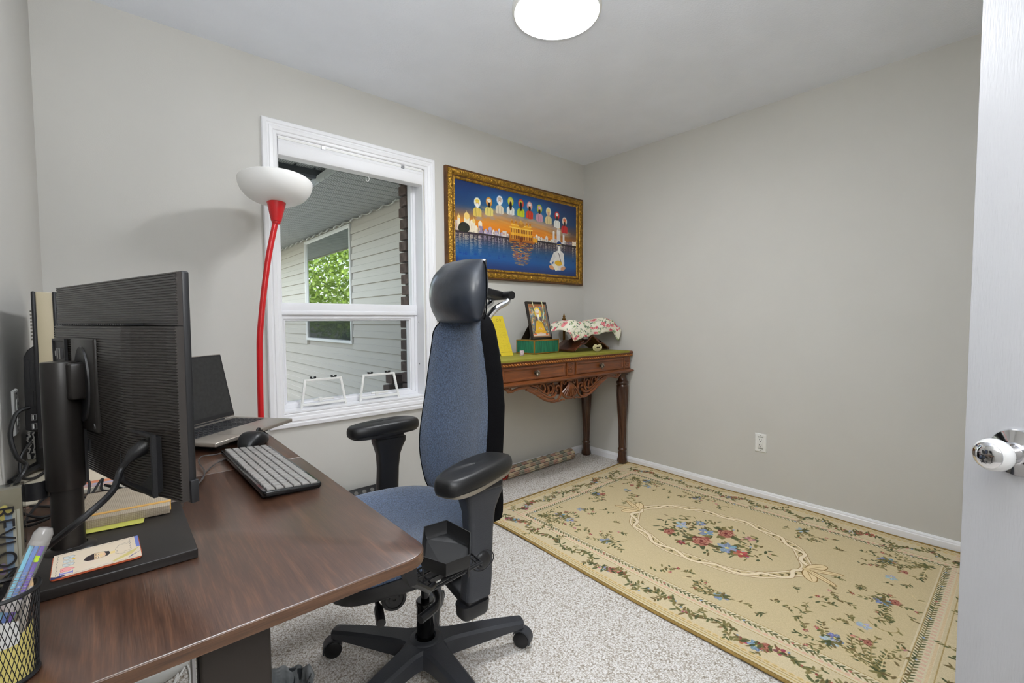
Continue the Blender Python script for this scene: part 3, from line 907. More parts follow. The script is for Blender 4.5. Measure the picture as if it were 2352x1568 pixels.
DKGOLD = mat('dark_frame_edge', (92, 58, 24), 0.45, var=0.3, vscale=20)
fw, fh = 1.352, 0.716
obj('picture_frame', MB().frame(fw, fh, [(0, 0.0), (0, 0.024), (0.004, 0.030), (0.012, 0.030), (0.014, 0.027)]), DKGOLD, PIC)
obj('gilt_moulding', MB().frame(fw, fh, [(0.010, 0.020), (0.014, 0.032), (0.022, 0.038), (0.034, 0.040), (0.044, 0.034), (0.050, 0.026), (0.050, 0.018)]), GOLD, PIC, smooth=True, ang=60)
obj('inner_strip', MB().frame(fw, fh, [(0.049, 0.018), (0.050, 0.027), (0.056, 0.027), (0.057, 0.018)]), DKGOLD, PIC)
obj('gilt_lip', MB().frame(fw, fh, [(0.056, 0.014), (0.058, 0.026), (0.064, 0.028), (0.072, 0.022), (0.074, 0.012)]), GOLD, PIC, smooth=True, ang=60)
# carved leaf beads set along the gilt moulding (raised ornament)
mb = MB()
def leafbead(cx, cz, a, L=0.013):
    T = TR(cx, -0.038, cz, ry=a)
    mb.rings([[T @ Vector((-L + 2 * L * i / 4, -0.0045 * math.sin(PI * i / 4) , s * 0.006 * math.sin(PI * (i + .2) / 4.4) )) for s in (-1, 1)] + [T @ Vector((-L + 2 * L * i / 4, 0.003, 0))] for i in range(5)])
n = 46
for i in range(n):
    x = -fw / 2 + 0.03 + (fw - 0.06) * i / (n - 1)
    for s in (-1, 1):
        leafbead(x, s * (fh / 2 - 0.030), 0.7 if i % 2 else -0.7)
n = 24
for i in range(n):
    z = -fh / 2 + 0.03 + (fh - 0.06) * i / (n - 1)
    for s in (-1, 1):
        leafbead(s * (fw / 2 - 0.030), z, 0.85 if i % 2 else 2.2)
o = obj('carved_leaves', mb, GOLD, PIC, smooth=True); o['kind'] = 'stuff'
aw, ah = fw - 0.144, fh - 0.144
pm = MB(); pm.grid(lambda u, v: (-aw / 2 + aw * u, -0.016, -ah / 2 + ah * v), 4, 2)
obj('print', pm, print_mat('temple_print', art, 0.22, coat=0.2), PIC)
obj('backing_board', MB().box((-aw / 2 - 0.01, -0.012, -ah / 2 - 0.01), (aw / 2 + 0.01, -0.002, ah / 2 + 0.01)), DKGOLD, PIC)
# ---------------------------------------------------------------- rug
def rug_art():
    W, H = 1050, 1490                  # 1.5 m x 2.13 m, 7 px per cm; v=0 far edge
    base = (206, 182, 130)
    p = Painter(W, H, base)
    q = random.Random(21)
    K = 700.0                          # px per metre
    def mm(x): return x * K
    # field and border tones
    p.rect(0, 0, W, H, (214, 198, 162))
    p.rect(mm(.165), mm(.165), W - mm(.165), H - mm(.20), (222, 208, 176))
    p.rect(mm(.225), mm(.225), W - mm(.225), H - mm(.265), (210, 192, 152))
    for d, c, wd in ((.006, (120, 96, 52), 5), (.022, (188, 160, 100), 3), (.034, (170, 142, 86), 2), (.165, (176, 148, 96), 2), (.180, (222, 198, 160), 6), (.225, (170, 142, 90), 2)):
        b = d * (1.15 if d > .1 else 1)
        p.line([(mm(d), mm(d)), (W - mm(d), mm(d)), (W - mm(d), H - mm(b)), (mm(d), H - mm(b)), (mm(d), mm(d))], wd, c)
    # scalloped rope near the edge, pink dashes in the guard stripe
    for k in range(0, int(H / 17)):
        for x in (mm(.045), W - mm(.045)):
            p.ell(x, k * 17 + 8, 5, 8, (222, 196, 146), 0, .8); p.ell(x, k * 17 + 8, 3, 6, (196, 168, 110), 0, .8)
        for x in (mm(.185), W - mm(.185)):
            p.rect(x - 5, k * 17, x + 5, k * 17 + 9, (222, 178, 156), .65)
    for k in range(0, int(W / 17)):
        for y in (mm(.045), H - mm(.045)):
            p.ell(k * 17 + 8, y, 8, 5, (222, 196, 146), 0, .8); p.ell(k * 17 + 8, y, 6, 3, (196, 168, 110), 0, .8)
        for y in (mm(.185), H - mm(.222)):
            p.rect(k * 17, y - 5, k * 17 + 9, y + 5, (222, 178, 156), .65)
    GR = [(118, 112, 70), (92, 96, 62), (132, 122, 78), (112, 96, 62), (76, 84, 56)]
    def leaf(x, y, a, L=9, w=3.4, c=None):
        p.ell(x + math.cos(a) * L * .8, y + math.sin(a) * L * .8, L, w, c or q.choice(GR), a, .92)
    # vine in the inner guard band
    def vine(x0, y0, x1, y1, n):
        dx, dy = (x1 - x0) / n, (y1 - y0) / n
        a = math.atan2(dy, dx)
        p.line([(x0, y0), (x1, y1)], 1.4, (120, 108, 70), .7)
        for i in range(n):
            x = x0 + dx * i; y = y0 + dy * i
            leaf(x, y, a + .75, 7, 2.3); leaf(x + dx / 2, y + dy / 2, a - .75, 7, 2.3)
            if i % 9 == 4: p.ell(x, y, 3.4, 3.4, q.choice([(150, 170, 200), (196, 120, 110)]))
    g = .205
    vine(mm(g), mm(g), W - mm(g), mm(g), 62); vine(mm(g), H - mm(g + .04), W - mm(g), H - mm(g + .04), 62)
    vine(mm(g), mm(g), mm(g), H - mm(g + .04), 92); vine(W - mm(g), mm(g), W - mm(g), H - mm(g + .04), 92)
    BL = [(150, 166, 188), (134, 152, 184), (182, 194, 208)]
    RD = [(168, 98, 88), (146, 76, 70), (190, 134, 118)]
    def flower(x, y, r, kind):
        if kind == 'blue':
            c = q.choice(BL)
            for k in range(6):
                a = k * PI / 3 + q.random()
                p.ell(x + math.cos(a) * r * .62, y + math.sin(a) * r * .62, r * .55, r * .33, tuple(max(0, v - q.randint(0, 26)) for v in c), a)
                p.line([(x, y), (x + math.cos(a) * r, y + math.sin(a) * r)], 1, (226, 232, 240), .7)
            p.ell(x, y, r * .22, r * .22, (222, 206, 130))
        elif kind == 'rose':
            for k in range(22):
                a = k * 2.4; d = r * (1 - k / 22)
                c = [(156, 88, 76), (186, 126, 106), (122, 62, 56), (204, 156, 132)][k % 4]
                p.ell(x + math.cos(a) * d * .7, y + math.sin(a) * d * .62, r * .36, r * .2, c, a + 1.2, .95)
            p.ell(x, y, r * .16, r * .14, (112, 46, 48))
        else:
            c = q.choice(RD)
            for k in range(5):
                a = k * 1.257 + .4
                p.ell(x + math.cos(a) * r * .5, y + math.sin(a) * r * .5, r * .5, r * .32, tuple(min(255, v + q.randint(-20, 26)) for v in c), a)
            p.ell(x, y, r * .2, r * .2, (232, 206, 150))
    def sprig(x, y, a, n, L, col=None, wd=1.3, leaves=True, curl=0.22):
        pts = [(x, y)]
        for i in range(n):
            a += q.uniform(-curl, curl) + curl * .4
            x += math.cos(a) * L; y += math.sin(a) * L
            pts.append((x, y))
            if leaves:
                for s in (-1, 1):
                    if q.random() < .75: leaf(x, y, a + s * q.uniform(.5, 1.1), q.uniform(5, 9), q.uniform(2, 3.4))
        p.line(pts, wd, col or (112, 98, 60), .85)
        return x, y, a
    # flower border garlands
    def garland(x0, y0, x1, y1):
        L = math.hypot(x1 - x0, y1 - y0); n = int(L / 15); ux_, uy_ = (x1 - x0) / L, (y1 - y0) / L
        for i in range(n):
            t = i * 15; off = 15 * math.sin(i * .62)
            x = x0 + ux_ * t - uy_ * off; y = y0 + uy_ * t + ux_ * off
            a = math.atan2(uy_, ux_)
            ph = i % 30
            if ph in (3, 5, 8): flower(x, y, q.uniform(12, 19), ['blue', 'red', 'blue'][(i // 2) % 3])
            elif ph == 6: flower(x, y, 21, 'rose')
            elif ph in (15, 19, 23): flower(x, y, q.uniform(6, 9), 'red')
            for k in range(4):
                leaf(x + q.uniform(-10, 10), y + q.uniform(-10, 10), a + q.uniform(-2.6, 2.6), q.uniform(6, 13), q.uniform(2.2, 4.4))
            if i % 6 == 0: sprig(x, y, a + q.choice((-1.3, 1.3)), 4, 10, (150, 130, 84), 1.4)
            if q.random() < .3: p.ell(x + q.uniform(-14, 14), y + q.uniform(-14, 14), 3.5, 3, q.choice(RD + BL))
    b = .108
    garland(mm(b), mm(.12), mm(b), H - mm(.12)); garland(W - mm(b), mm(.12), W - mm(b), H - mm(.12))
    garland(mm(.2), mm(b), W - mm(.2), mm(b)); garland(mm(.2), H - mm(b + .02), W - mm(.2), H - mm(b + .02))
    # scrolled sprays in the field corners and along the sides
    for cx, cy, sx, sy in ((.27, .27, 1, 1), (1.23, .27, -1, 1), (.27, 1.82, 1, -1), (1.23, 1.82, -1, -1)):
        x, y = mm(cx), mm(cy)
        for k in range(6):
            a = math.atan2(sy, sx) + (k - 2.5) * .34
            ex, ey, ea = sprig(x, y, a, 9 + k % 3, 13, q.choice([(226, 206, 160), (120, 104, 64), (150, 130, 84)]), 2.2)
            if k % 2: flower(ex, ey, q.uniform(5, 9), 'red')
        for k in range(10): leaf(x, y, q.uniform(0, 6.28), 12, 4)
        flower(x + sx * mm(.08), y + sy * mm(.14), 18, 'blue'); flower(x + sx * mm(.14), y + sy * mm(.06), 14, 'rose')
        flower(x + sx * mm(.24), y + sy * mm(.09), 15, 'blue')
    pts_b = [(-1.188, -1.138), (-1.144, -.769), (-.724, -.70), (-.262, -.797), (-.284, -1.172), (-.297, -1.765), (-.339, -2.132), (-1.209, -1.743), (-1.18, -2.111), (-.753, -2.183)]
    def wp(x, y): return mm(x + 1.5), mm(-.44 - y)
    for i, (x, y) in enumerate(pts_b):
        X, Y = wp(x, y)
        for k in range(4):
            ex, ey, ea = sprig(X, Y, q.uniform(0, 6.28), 6, 12, q.choice([(226, 206, 160), (140, 122, 78)]), 1.5)
            if q.random() < .5: flower(ex, ey, q.uniform(4, 7), 'red')
        flower(X, Y, 19, 'blue')
        for k in range(5): leaf(X, Y, q.uniform(0, 6.28), 15, 4.5)
        if i in (2, 9): flower(X + 20, Y + 24, 18, 'rose')
    for k in range(150):       # small scattered sprigs
        x = q.uniform(mm(.27), W - mm(.27)); y = q.uniform(mm(.27), H - mm(.30))
        if math.hypot((x - mm(.78)) / mm(.40), (y - mm(1.03)) / mm(.52)) < 1: continue
        a = q.uniform(0, 6.28)
        sprig(x, y, a, 3, 9, None, 1.4)
        if k % 4 == 0: flower(x, y, 7, 'red')
    for k in range(60):
        x = q.uniform(mm(.25), W - mm(.25)); y = q.uniform(mm(.25), H - mm(.29))
        if math.hypot((x - mm(.78)) / mm(.42), (y - mm(1.03)) / mm(.56)) < 1: continue
        a = q.uniform(0, 6.28); cu = q.choice((-.34, .34)); pts = [(x, y)]
        for j in range(11):
            a += cu * (.4 + j * .09); x += 9 * math.cos(a); y += 9 * math.sin(a); pts.append((x, y))
        p.line(pts, 3, q.choice([(224, 204, 160), (160, 140, 92), (216, 196, 150)]), .8)
        for j in (3, 6, 9): leaf(*pts[j], q.uniform(0, 6.28), 8, 3)
    # ribbon oval with bows
    cx, cy = wp(-.72, -1.465)
    rx, ry = mm(.295), mm(.43)
    oval = []
    for k in range(121):
        a = 2 * PI * k / 120
        oval.append((cx + math.cos(a) * rx * (1 + .03 * math.sin(8 * a)), cy + math.sin(a) * ry * (1 + .02 * math.cos(8 * a))))
    p.line(oval, 38, (150, 120, 76)); p.line(oval, 34, (236, 220, 190)); p.line(oval, 22, (170, 142, 96)); p.line(oval, 20, (214, 194, 150))
    for k in range(0, 120, 2):
        x, y = oval[k]; a = math.atan2(oval[k + 1][1] - y, oval[k + 1][0] - x)
        leaf(x, y, a + .5, 7, 2.6, (96, 86, 52)); leaf(x, y, a - .5, 7, 2.6, (96, 86, 52))
    rib = []
    for k in range(361):
        a = 2 * PI * k / 360; wv = 1 + .055 * math.sin(13 * a)
        rib.append((cx + math.cos(a) * rx * wv, cy + math.sin(a) * ry * (1 + .045 * math.sin(13 * a + .8))))
    p.line(rib, 15, (140, 108, 66), .9); p.line(rib, 12, (240, 224, 194))
    for k in ():      # ribbon wound round the oval
        x, y = oval[k]; a = math.atan2(oval[k + 1][1] - y, oval[k + 1][0] - x)
        seg = [(x + math.cos(a + .9) * t, y + math.sin(a + .9) * t) for t in (-24, -12, 0, 12, 24)]
        p.line(seg, 22, (150, 118, 72)); p.line(seg, 18, (238, 220, 186))
        x2, y2 = oval[(k + 5) % 120]
        p.line([(x + math.cos(a + .9) * 16, y + math.sin(a + .9) * 16), ((x + x2) / 2 + q.uniform(-12, 12), (y + y2) / 2 + q.uniform(-12, 12)), (x2, y2)], 9, (232, 212, 172), .9)
    for s in (-1, 1):                # bows at both ends of the oval
        bx, by = cx + s * 4, cy + s * (ry + 6)
        for a, L, w in ((.5, 62, 20), (2.64, 62, 20), (1.1, 80, 12), (2.0, 80, 12)):
            aa = a * s
            p.ell(bx + math.cos(aa) * L * .62, by + math.sin(aa) * L * .62, L * .62, w, (140, 108, 64), aa); p.ell(bx + math.cos(aa) * L * .62, by + math.sin(aa) * L * .62, L * .58, w - 3, (232, 210, 166), aa)
            p.line([(bx, by), (bx + math.cos(aa) * L * 1.1, by + math.sin(aa) * L * 1.1)], 1.6, (160, 128, 76))
        p.ell(bx, by, 10, 8, (222, 196, 146))
    # bouquet
    for k in range(170):
        a = q.uniform(0, 6.28); d = q.uniform(.2, 1) ** .7
        x = cx + math.cos(a) * d * mm(.19); y = cy + math.sin(a) * d * mm(.29)
        leaf(x, y, q.uniform(0, 6.28), q.uniform(7, 15), q.uniform(2.4, 5))
        if k % 7 == 0: p.ell(x, y, 4, 4, q.choice([(206, 150, 132), (214, 196, 150), (150, 170, 206)]))
    for (x, y), r, kd in (((-.809, -1.461), 46, 'rose'), ((-.637, -1.509), 40, 'rose'), ((-.841, -1.296), 28, 'rose'), ((-.786, -1.58), 32, 'blue'), ((-.70, -1.43), 26, 'blue'), ((-.72, -1.30), 24, 'blue'), ((-.794, -1.652), 26, 'red'), ((-.60, -1.62), 20, 'red'), ((-.62, -1.36), 18, 'blue'), ((-.90, -1.40), 16, 'red')):
        X, Y = wp(x, y)
        for k in range(7): leaf(X, Y, q.uniform(0, 6.28), r * .8, r * .22)
        flower(X, Y, r, kd)
    p.noise(.05, 4); p.noise(.04, 5, 2)
    return p
RUGM = print_mat('rug_weave', rug_art(), 0.92, bump=0.5, bscale=420, spec=0.1)
RUGP = mat('rug_edge', (150, 122, 66), 0.9, var=0.15, vscale=60, bump=0.3, bscale=200)
RUG = thing('area_rug', 'gold floral area rug with a ribbon medallion along the right wall', 'rug', (-0.76, -1.5, 0.0))
def rug_xy(u, v):
    yt = -0.435 - 0.012 * math.sin(u * 3.0); yb = -2.575
    x0 = -1.475 - 0.045 * v + 0.006 * math.sin(v * 9); x1 = -0.018 + 0.004 * math.sin(v * 12)
    return x0 + (x1 - x0) * u, yt + (yb - yt) * v
def rug_z(u, v):
    return 0.0075 + 0.003 * max(0, math.sin(v * 11 + u * 2)) * (1 - u) ** 3 + 0.004 * u ** 8 * (1 + math.sin(v * 14))
mb = MB(); mb.grid(lambda u, v: (*rug_xy(u, v), rug_z(u, v)), 24, 36)
mb.uv = {k: (a, 1 - b) for k, (a, b) in mb.uv.items()}
obj('woven_pile', mb, RUGM, RUG, smooth=True, world=True)
per = [(i / 24, 0) for i in range(24)] + [(1, j / 36) for j in range(36)] + [(1 - i / 24, 1) for i in range(24)] + [(0, 1 - j / 36) for j in range(36)]
mb = MB().tube([(*rug_xy(u, v), rug_z(u, v) - 0.0015) for u, v in per], 0.005, 6, closed=True)
obj('binding', mb, RUGP, RUG, smooth=True, world=True)
mb = MB(); mb.grid(lambda u, v: (*rug_xy(1 - u, v), rug_z(1 - u, v) - 0.006), 24, 36); mb.uv = {}
obj('backing', mb, RUGP, RUG, world=True)

# ---------------------------------------------------------------- console table
def wood_mat(name, c0, c1, c2, rough, axis='X', scale=1.0, coat=0.2, spec=0.5):
    M = bpy.data.materials.new(name); M.use_nodes = True
    nt = M.node_tree; b = nt.nodes['Principled BSDF']
    tc = nt.nodes.new('ShaderNodeTexCoord'); mp = nt.nodes.new('ShaderNodeMapping')
    st = {'X': (1.2, 26, 26), 'Y': (26, 1.2, 26), 'Z': (26, 26, 1.2)}[axis]
    mp.inputs['Scale'].default_value = tuple(v * scale for v in st)
    nt.links.new(tc.outputs['Object'], mp.inputs['Vector'])
    n = nt.nodes.new('ShaderNodeTexNoise'); n.inputs['Scale'].default_value = 3.0; n.inputs['Detail'].default_value = 6; n.inputs['Distortion'].default_value = 0.3
    n2 = nt.nodes.new('ShaderNodeTexNoise'); n2.inputs['Scale'].default_value = 14.0; n2.inputs['Detail'].default_value = 3
    nt.links.new(mp.outputs[0], n.inputs['Vector']); nt.links.new(mp.outputs[0], n2.inputs['Vector'])
    r = nt.nodes.new('ShaderNodeValToRGB')
    r.color_ramp.elements[0].position = 0.28; r.color_ramp.elements[0].color = lin(c0) + (1,)
    r.color_ramp.elements[1].position = 0.72; r.color_ramp.elements[1].color = lin(c2) + (1,)
    e = r.color_ramp.elements.new(0.5); e.color = lin(c1) + (1,)
    mx = nt.nodes.new('ShaderNodeMath'); mx.operation = 'MULTIPLY_ADD'; mx.inputs[1].default_value = 0.45
    sc = nt.nodes.new('ShaderNodeMath'); sc.operation = 'MULTIPLY'; sc.inputs[1].default_value = 0.55
    nt.links.new(n.outputs['Fac'], sc.inputs[0]); nt.links.new(n2.outputs['Fac'], mx.inputs[0]); nt.links.new(sc.outputs[0], mx.inputs[2])
    nt.links.new(mx.outputs[0], r.inputs['Fac']); nt.links.new(r.outputs['Color'], b.inputs['Base Color'])
    b.inputs['Roughness'].default_value = rough; b.inputs['Coat Weight'].default_value = coat; b.inputs['Coat Roughness'].default_value = 0.2
    b.inputs['Specular IOR Level'].default_value = spec
    bp = nt.nodes.new('ShaderNodeBump'); bp.inputs['Strength'].default_value = 0.15; bp.inputs['Distance'].default_value = 0.001
    nt.links.new(n2.outputs['Fac'], bp.inputs['Height']); nt.links.new(bp.outputs[0], b.inputs['Normal'])
    MATS[name] = M
    return M
TW = wood_mat('carved_walnut', (82, 42, 18), (112, 60, 26), (142, 84, 40), 0.32, 'X', 0.9)
TWD = wood_mat('dark_walnut_leg', (44, 24, 14), (64, 36, 20), (88, 52, 30), 0.28, 'Z', 0.9)
HW, HD, TZ = 0.708, 0.232, 0.898
CT = thing('console_table', 'carved walnut console table with two drawers and twisted legs in the corner', 'table', (-0.721, -0.272, 0.0))
def rect_loft(prof, hw, hd):
    return MB().rings([[(-hw - o, -hd - o, z), (hw + o, -hd - o, z), (hw + o, hd + min(o, 0), z), (-hw - o, hd + min(o, 0), z)] for o, z in prof])
obj('table_top', rect_loft([(-0.012, 0.853), (-0.008, 0.858), (-0.004, 0.860), (-0.001, 0.866), (-0.003, 0.874), (0.0, 0.877), (0.003, 0.882), (0.003, 0.888), (-0.004, TZ)], HW, HD), TW, CT)
# rope-carved bead along the top edge
mb = MB()
nb = 62
for i in range(nb):
    x = -HW + 0.006 + (2 * HW - 0.012) * (i + .5) / nb
    T = TR(x, -HD - 0.001, 0.867, ry=0.5)
    mb.lathe([(0.0, -0.012), (0.005, -0.008), (0.0062, 0), (0.005, 0.008), (0.0, 0.012)], 6, T @ Matrix.Rotation(PI / 2, 4, 'Y'), cap=False)
for i in range(18):
    y = -HD + 0.01 + (2 * HD - 0.02) * (i + .5) / 18
    for sx in (-1, 1):
        mb.lathe([(0.0, -0.012), (0.005, -0.008), (0.0062, 0), (0.005, 0.008), (0.0, 0.012)], 6, TR(sx * (HW + 0.001), y, 0.867, rx=0.5 + PI / 2), cap=False)
o = obj('rope_carving', mb, mat('gilded_walnut', (168, 104, 44), 0.35, var=0.3, vscale=40), CT, smooth=True); o['kind'] = 'stuff'
obj('case', rect_loft([(-0.018, 0.760), (-0.018, 0.856)], HW, HD), TW, CT)
obj('base_moulding', rect_loft([(-0.022, 0.728), (-0.010, 0.733), (-0.006, 0.738), (0.006, 0.741), (0.008, 0.746), (0.004, 0.750), (-0.008, 0.756), (-0.016, 0.764)], HW, HD), TW, CT)
FY = -HD + 0.018
def carved_rosette(cx, cz):
    bl = obj('carved_block', MB().frame(0.072, 0.086, [(0, 0), (0, 0.008), (0.006, 0.010), (0.011, 0.004), (0.036, 0.003)], TR(cx, FY, cz)), TW, CT)
    mb = MB()
    for k in range(6):
        a = k * PI / 3
        T = TR(cx + 0.0135 * math.cos(a), FY - 0.006, cz + 0.0135 * math.sin(a), rx=PI / 2)
        mb.lathe([(0.0, 0.006), (0.005, 0.005), (0.008, 0.001), (0.008, -0.003)], 8, T, cap=False)
    mb.lathe([(0.0, 0.009), (0.005, 0.007), (0.0075, 0.001), (0.0075, -0.003)], 10, TR(cx, FY - 0.006, cz, rx=PI / 2), cap=False)
    obj('carved_flower', mb, TW, bl, smooth=True)
for cx in (-HW + 0.060, 0.0, HW - 0.060):
    carved_rosette(cx, 0.806)
KNOB = mat('antique_pewter', (84, 72, 60), 0.4, metal=0.8, var=0.4, vscale=120)
for s in (-1, 1):
    cx = s * 0.330; w = 0.545; h = 0.084
    dw = obj('drawer', MB().frame(w, h, [(0, 0), (0, 0.007), (0.004, 0.009), (0.012, 0.009), (0.016, 0.005), (0.020, 0.004), (0.021, 0.0025), (0.041, 0.002)], TR(cx, FY, 0.806)).box((cx - w / 2 + 0.02, FY - 0.003, 0.806 - h / 2 + 0.02), (cx + w / 2 - 0.02, FY + 0.002, 0.806 + h / 2 - 0.02)), TW, CT)
    T = axis_T((cx + s * -0.005, FY - 0.002, 0.806), (0, -1, 0))
    obj('drawer_knob', MB().lathe([(0.0, 0.0), (0.013, 0.0), (0.013, 0.002), (0.005, 0.005), (0.005, 0.014), (0.013, 0.017), (0.019, 0.021), (0.018, 0.025), (0.011, 0.027), (0.006, 0.031), (0.0, 0.032)], 20, T), KNOB, dw, smooth=True, ang=50)
    mb = MB()
    for k in range(10):
        a = 2 * PI * k / 10
        mb.tube([T @ Vector((0.006 * math.cos(a), 0.006 * math.sin(a), 0.030)), T @ Vector((0.0175 * math.cos(a), 0.0175 * math.sin(a), 0.0245))], [0.0012, 0.0024], 6)
    obj('knob_petals', mb, mat('pewter_light', (170, 160, 146), 0.35, metal=0.9), dw, smooth=True)
# twisted legs
def leg_mesh():
    mb = MB(); nr = 36; rings = []
    def base_r(z):
        pts = [(0.0, .0325), (0.010, .038), (0.028, .036), (0.055, .030), (0.085, .031), (0.098, .027), (0.104, .034), (0.116, .034), (0.122, .027), (0.13, .0275), (0.30, .0335), (0.45, .0405), (0.58, .0475), (0.622, .046), (0.632, .040), (0.640, .047), (0.656, .047), (0.664, .036), (0.690, .030), (0.705, .032), (0.712, .040), (0.722, .040), (0.735, .040)]
        for (z0, r0), (z1, r1) in zip(pts[:-1], pts[1:]):
            if z <= z1: return r0 + (r1 - r0) * (z - z0) / max(z1 - z0, 1e-6)
        return pts[-1][1]
    zs = [0, .01, .028, .04, .055, .07, .085, .092, .098, .104, .110, .116, .122, .126] + [0.132 + i * (0.618 - 0.132) / 54 for i in range(55)] + [.622, .632, .636, .640, .648, .656, .664, .676, .690, .705, .712, .722, .735]
    for z in zs:
        r = base_r(z); tw = 0.0
        if 0.13 < z < 0.62:
            e = min(1, (z - .13) / .04, (0.62 - z) / .04)
            tw = 0.19 * e
        ring = []
        for j in range(nr):
            a = 2 * PI * j / nr
            k = 1.0 - tw * (0.5 + 0.5 * math.cos(6 * a + z * 19.0)) ** 1.5
            if z < 0.09: k *= 1 + 0.06 * math.cos(8 * a)
            ring.append((r * k * math.cos(a), r * k * math.sin(a), z))
        rings.append(ring)
    mb.rings(rings)
    me = mesh_of('leg', mb, TWD, True)
    me.set_sharp_from_angle(angle=math.radians(70))
    return me
lm = leg_mesh()
for x in (-HW + 0.052, HW - 0.052):
    for y in (-HD + 0.056, HD - 0.046):
        o = link('leg', lm, CT); o.location = (x, y, 0.0170 if y < 0 else 0)
        if y < 0: o.scale = (1, 1, (0.735 - 0.0170) / 0.735)
# pierced, carved apron: shell in the middle, scrolls to both sides
AY = FY + 0.004
mb = MB()
def scroll(pts, r0, r1, n=6):
    pp = smooth_path([(x, AY, z) for x, z in pts], n)
    m_ = len(pp)
    rr = [r0 + (r1 - r0) * i / (m_ - 1) for i in range(m_)]
    for s in (-1, 1):
        mb.tube([(s * v.x, v.y, v.z) for v in pp], rr, 8)
def spiral(cx, cz, r0, a0, turns, sgn=1, n=14):
    return [(cx + r0 * (1 - .75 * t / (n - 1)) * math.cos(a0 + sgn * turns * 2 * PI * t / (n - 1)), cz + r0 * (1 - .75 * t / (n - 1)) * math.sin(a0 + sgn * turns * 2 * PI * t / (n - 1))) for t in range(n)]
scroll([(.575, .728), (.53, .705), (.49, .713), (.43, .718), (.36, .704), (.29, .664), (.22, .622), (.16, .600), (.115, .610), (.088, .640), (.086, .675), (.105, .700), (.128, .698), (.130, .680), (.116, .676)], .009, .007)
scroll([(.47, .732), (.40, .724), (.32, .694), (.25, .655), (.19, .632), (.145, .640), (.132, .660)], .007, .009)
scroll([(.40, .708), (.33, .676), (.26, .636), (.20, .612), (.15, .615)], .010, .010)
scroll([(.36, .728), (.31, .712), (.26, .678), (.215, .658), (.175, .668), (.165, .695), (.185, .715), (.205, .705), (.20, .69)], .006, .0055)
scroll([(.255, .668), (.235, .690), (.240, .715), (.262, .728), (.280, .715), (.272, .703)], .007, .005)
scroll([(.31, .690), (.292, .705), (.305, .725), (.325, .722)], .006, .005)
scroll([(.215, .65), (.20, .675), (.212, .70), (.225, .725)], .007, .005)
scroll([(.175, .645), (.155, .67), (.15, .70), (.162, .726)], .007, .005)
scroll(spiral(.545, .716, .018, 2.6, 1.2), .006, .004, 3)
scroll([(.073, .735), (.082, .70), (.078, .66), (.058, .628), (.028, .610), (0, .606)], .0085, .0085)
scroll([(.055, .735), (.060, .715), (.048, .705), (.036, .714), (.042, .724)], .006, .005)
scroll([(.13, .600), (.10, .598), (.07, .604), (.05, .600)], .006, .005)
obj('carved_apron', mb, TW, CT, smooth=True)
mb = MB()
for k in range(9):
    a = -PI / 2 + (k - 4) * 0.205
    pts = [(0.010 * math.cos(a), AY - 0.004, 0.722 + 0.010 * math.sin(a)), (0.055 * math.cos(a), AY - 0.012, 0.722 + 0.055 * math.sin(a)), (0.102 * math.cos(a), AY - 0.006, 0.722 + 0.102 * math.sin(a))]
    mb.tube(smooth_path(pts, 5), [0.003 + 0.0042 * i / 10 for i in range(11)], 8)
for i in range(5):
    mb.lathe([(0.0, 0.007), (0.007, 0.004), (0.008, 0.0)], 8, axis_T((-0.026 + 0.013 * i, AY - 0.004, 0.727), (0, -1, 0)), cap=False)
obj('carved_shell', mb, TW, CT, smooth=True)
obj('apron_backing', MB().prism([(-.50, .735), (-.30, .700), (-.2, .655), (-.10, .640), (.10, .640), (.2, .655), (.30, .700), (.50, .735)], -0.002, 0.002, Matrix.Translation((0, AY + 0.012, 0)) @ Matrix.Rotation(PI / 2, 4, 'X')), TWD, CT)

# ---------------------------------------------------------------- things on the console table
RUNM = mat('chartreuse_cloth', (140, 135, 46), 0.8, var=0.08, vscale=30, bump=0.3, bscale=300)
mb = MB()
prof = [(-0.512, TZ - 0.012), (-0.513, TZ + 0.001), (-0.507, TZ + 0.0035), (-0.30, TZ + 0.003), (-0.055, TZ + 0.003), (-0.055, TZ + .0004), (-0.3, TZ + .0004), (-0.5, TZ + .0004), (-0.5095, TZ - 0.001), (-0.5098, TZ - 0.012)]
rs = [[(x, y + 0.0015 * math.sin(x * 40), z) for y, z in prof] for x in np.linspace(-1.40, -0.070, 30)]
tag(obj('table_runner', mb.rings(rs), RUNM), 'yellow-green cloth runner laid on top of the carved console table', 'cloth')
TT = TZ + 0.0036

# green box
BX = thing('storage_box', 'green wooden box with gold edging under the small framed portrait', 'box', (-0.875, -0.300, TT), math.radians(5))
GRN = mat('green_marbled', (34, 110, 82), 0.5, var=0.35, vscale=24, aniso=(4, 4, 0.6), detail=6)
BRASS = mat('gold_trim', (176, 128, 52), 0.35, metal=0.7, var=0.15, vscale=40)
bw, bd, bh = 0.275, 0.17, 0.098
obj('box_body', MB().box((0.002, 0.002, 0.006), (bw - 0.002, bd - 0.002, bh - 0.004)), GRN, BX)
mb = MB()
for x in (0, bw - 0.007):
    for y in (0, bd - 0.007):
        mb.box((x, y, 0), (x + 0.007, y + 0.007, bh))
for z in (0.003, bh - 0.007):
    for a, b_ in (((0, 0), (bw, 0.007)), ((0, bd - 0.007), (bw, bd)), ((0, 0), (0.007, bd)), ((bw - 0.007, 0), (bw, bd))):
        mb.box((a[0], a[1], z), (b_[0], b_[1], z + 0.006))
obj('gold_edging', mb, BRASS, BX)
obj('lid', MB().box((0.003, 0.003, bh - 0.004), (bw - 0.003, bd - 0.003, bh)), mat('lid_olive', (128, 110, 60), 0.5, var=0.1), BX)

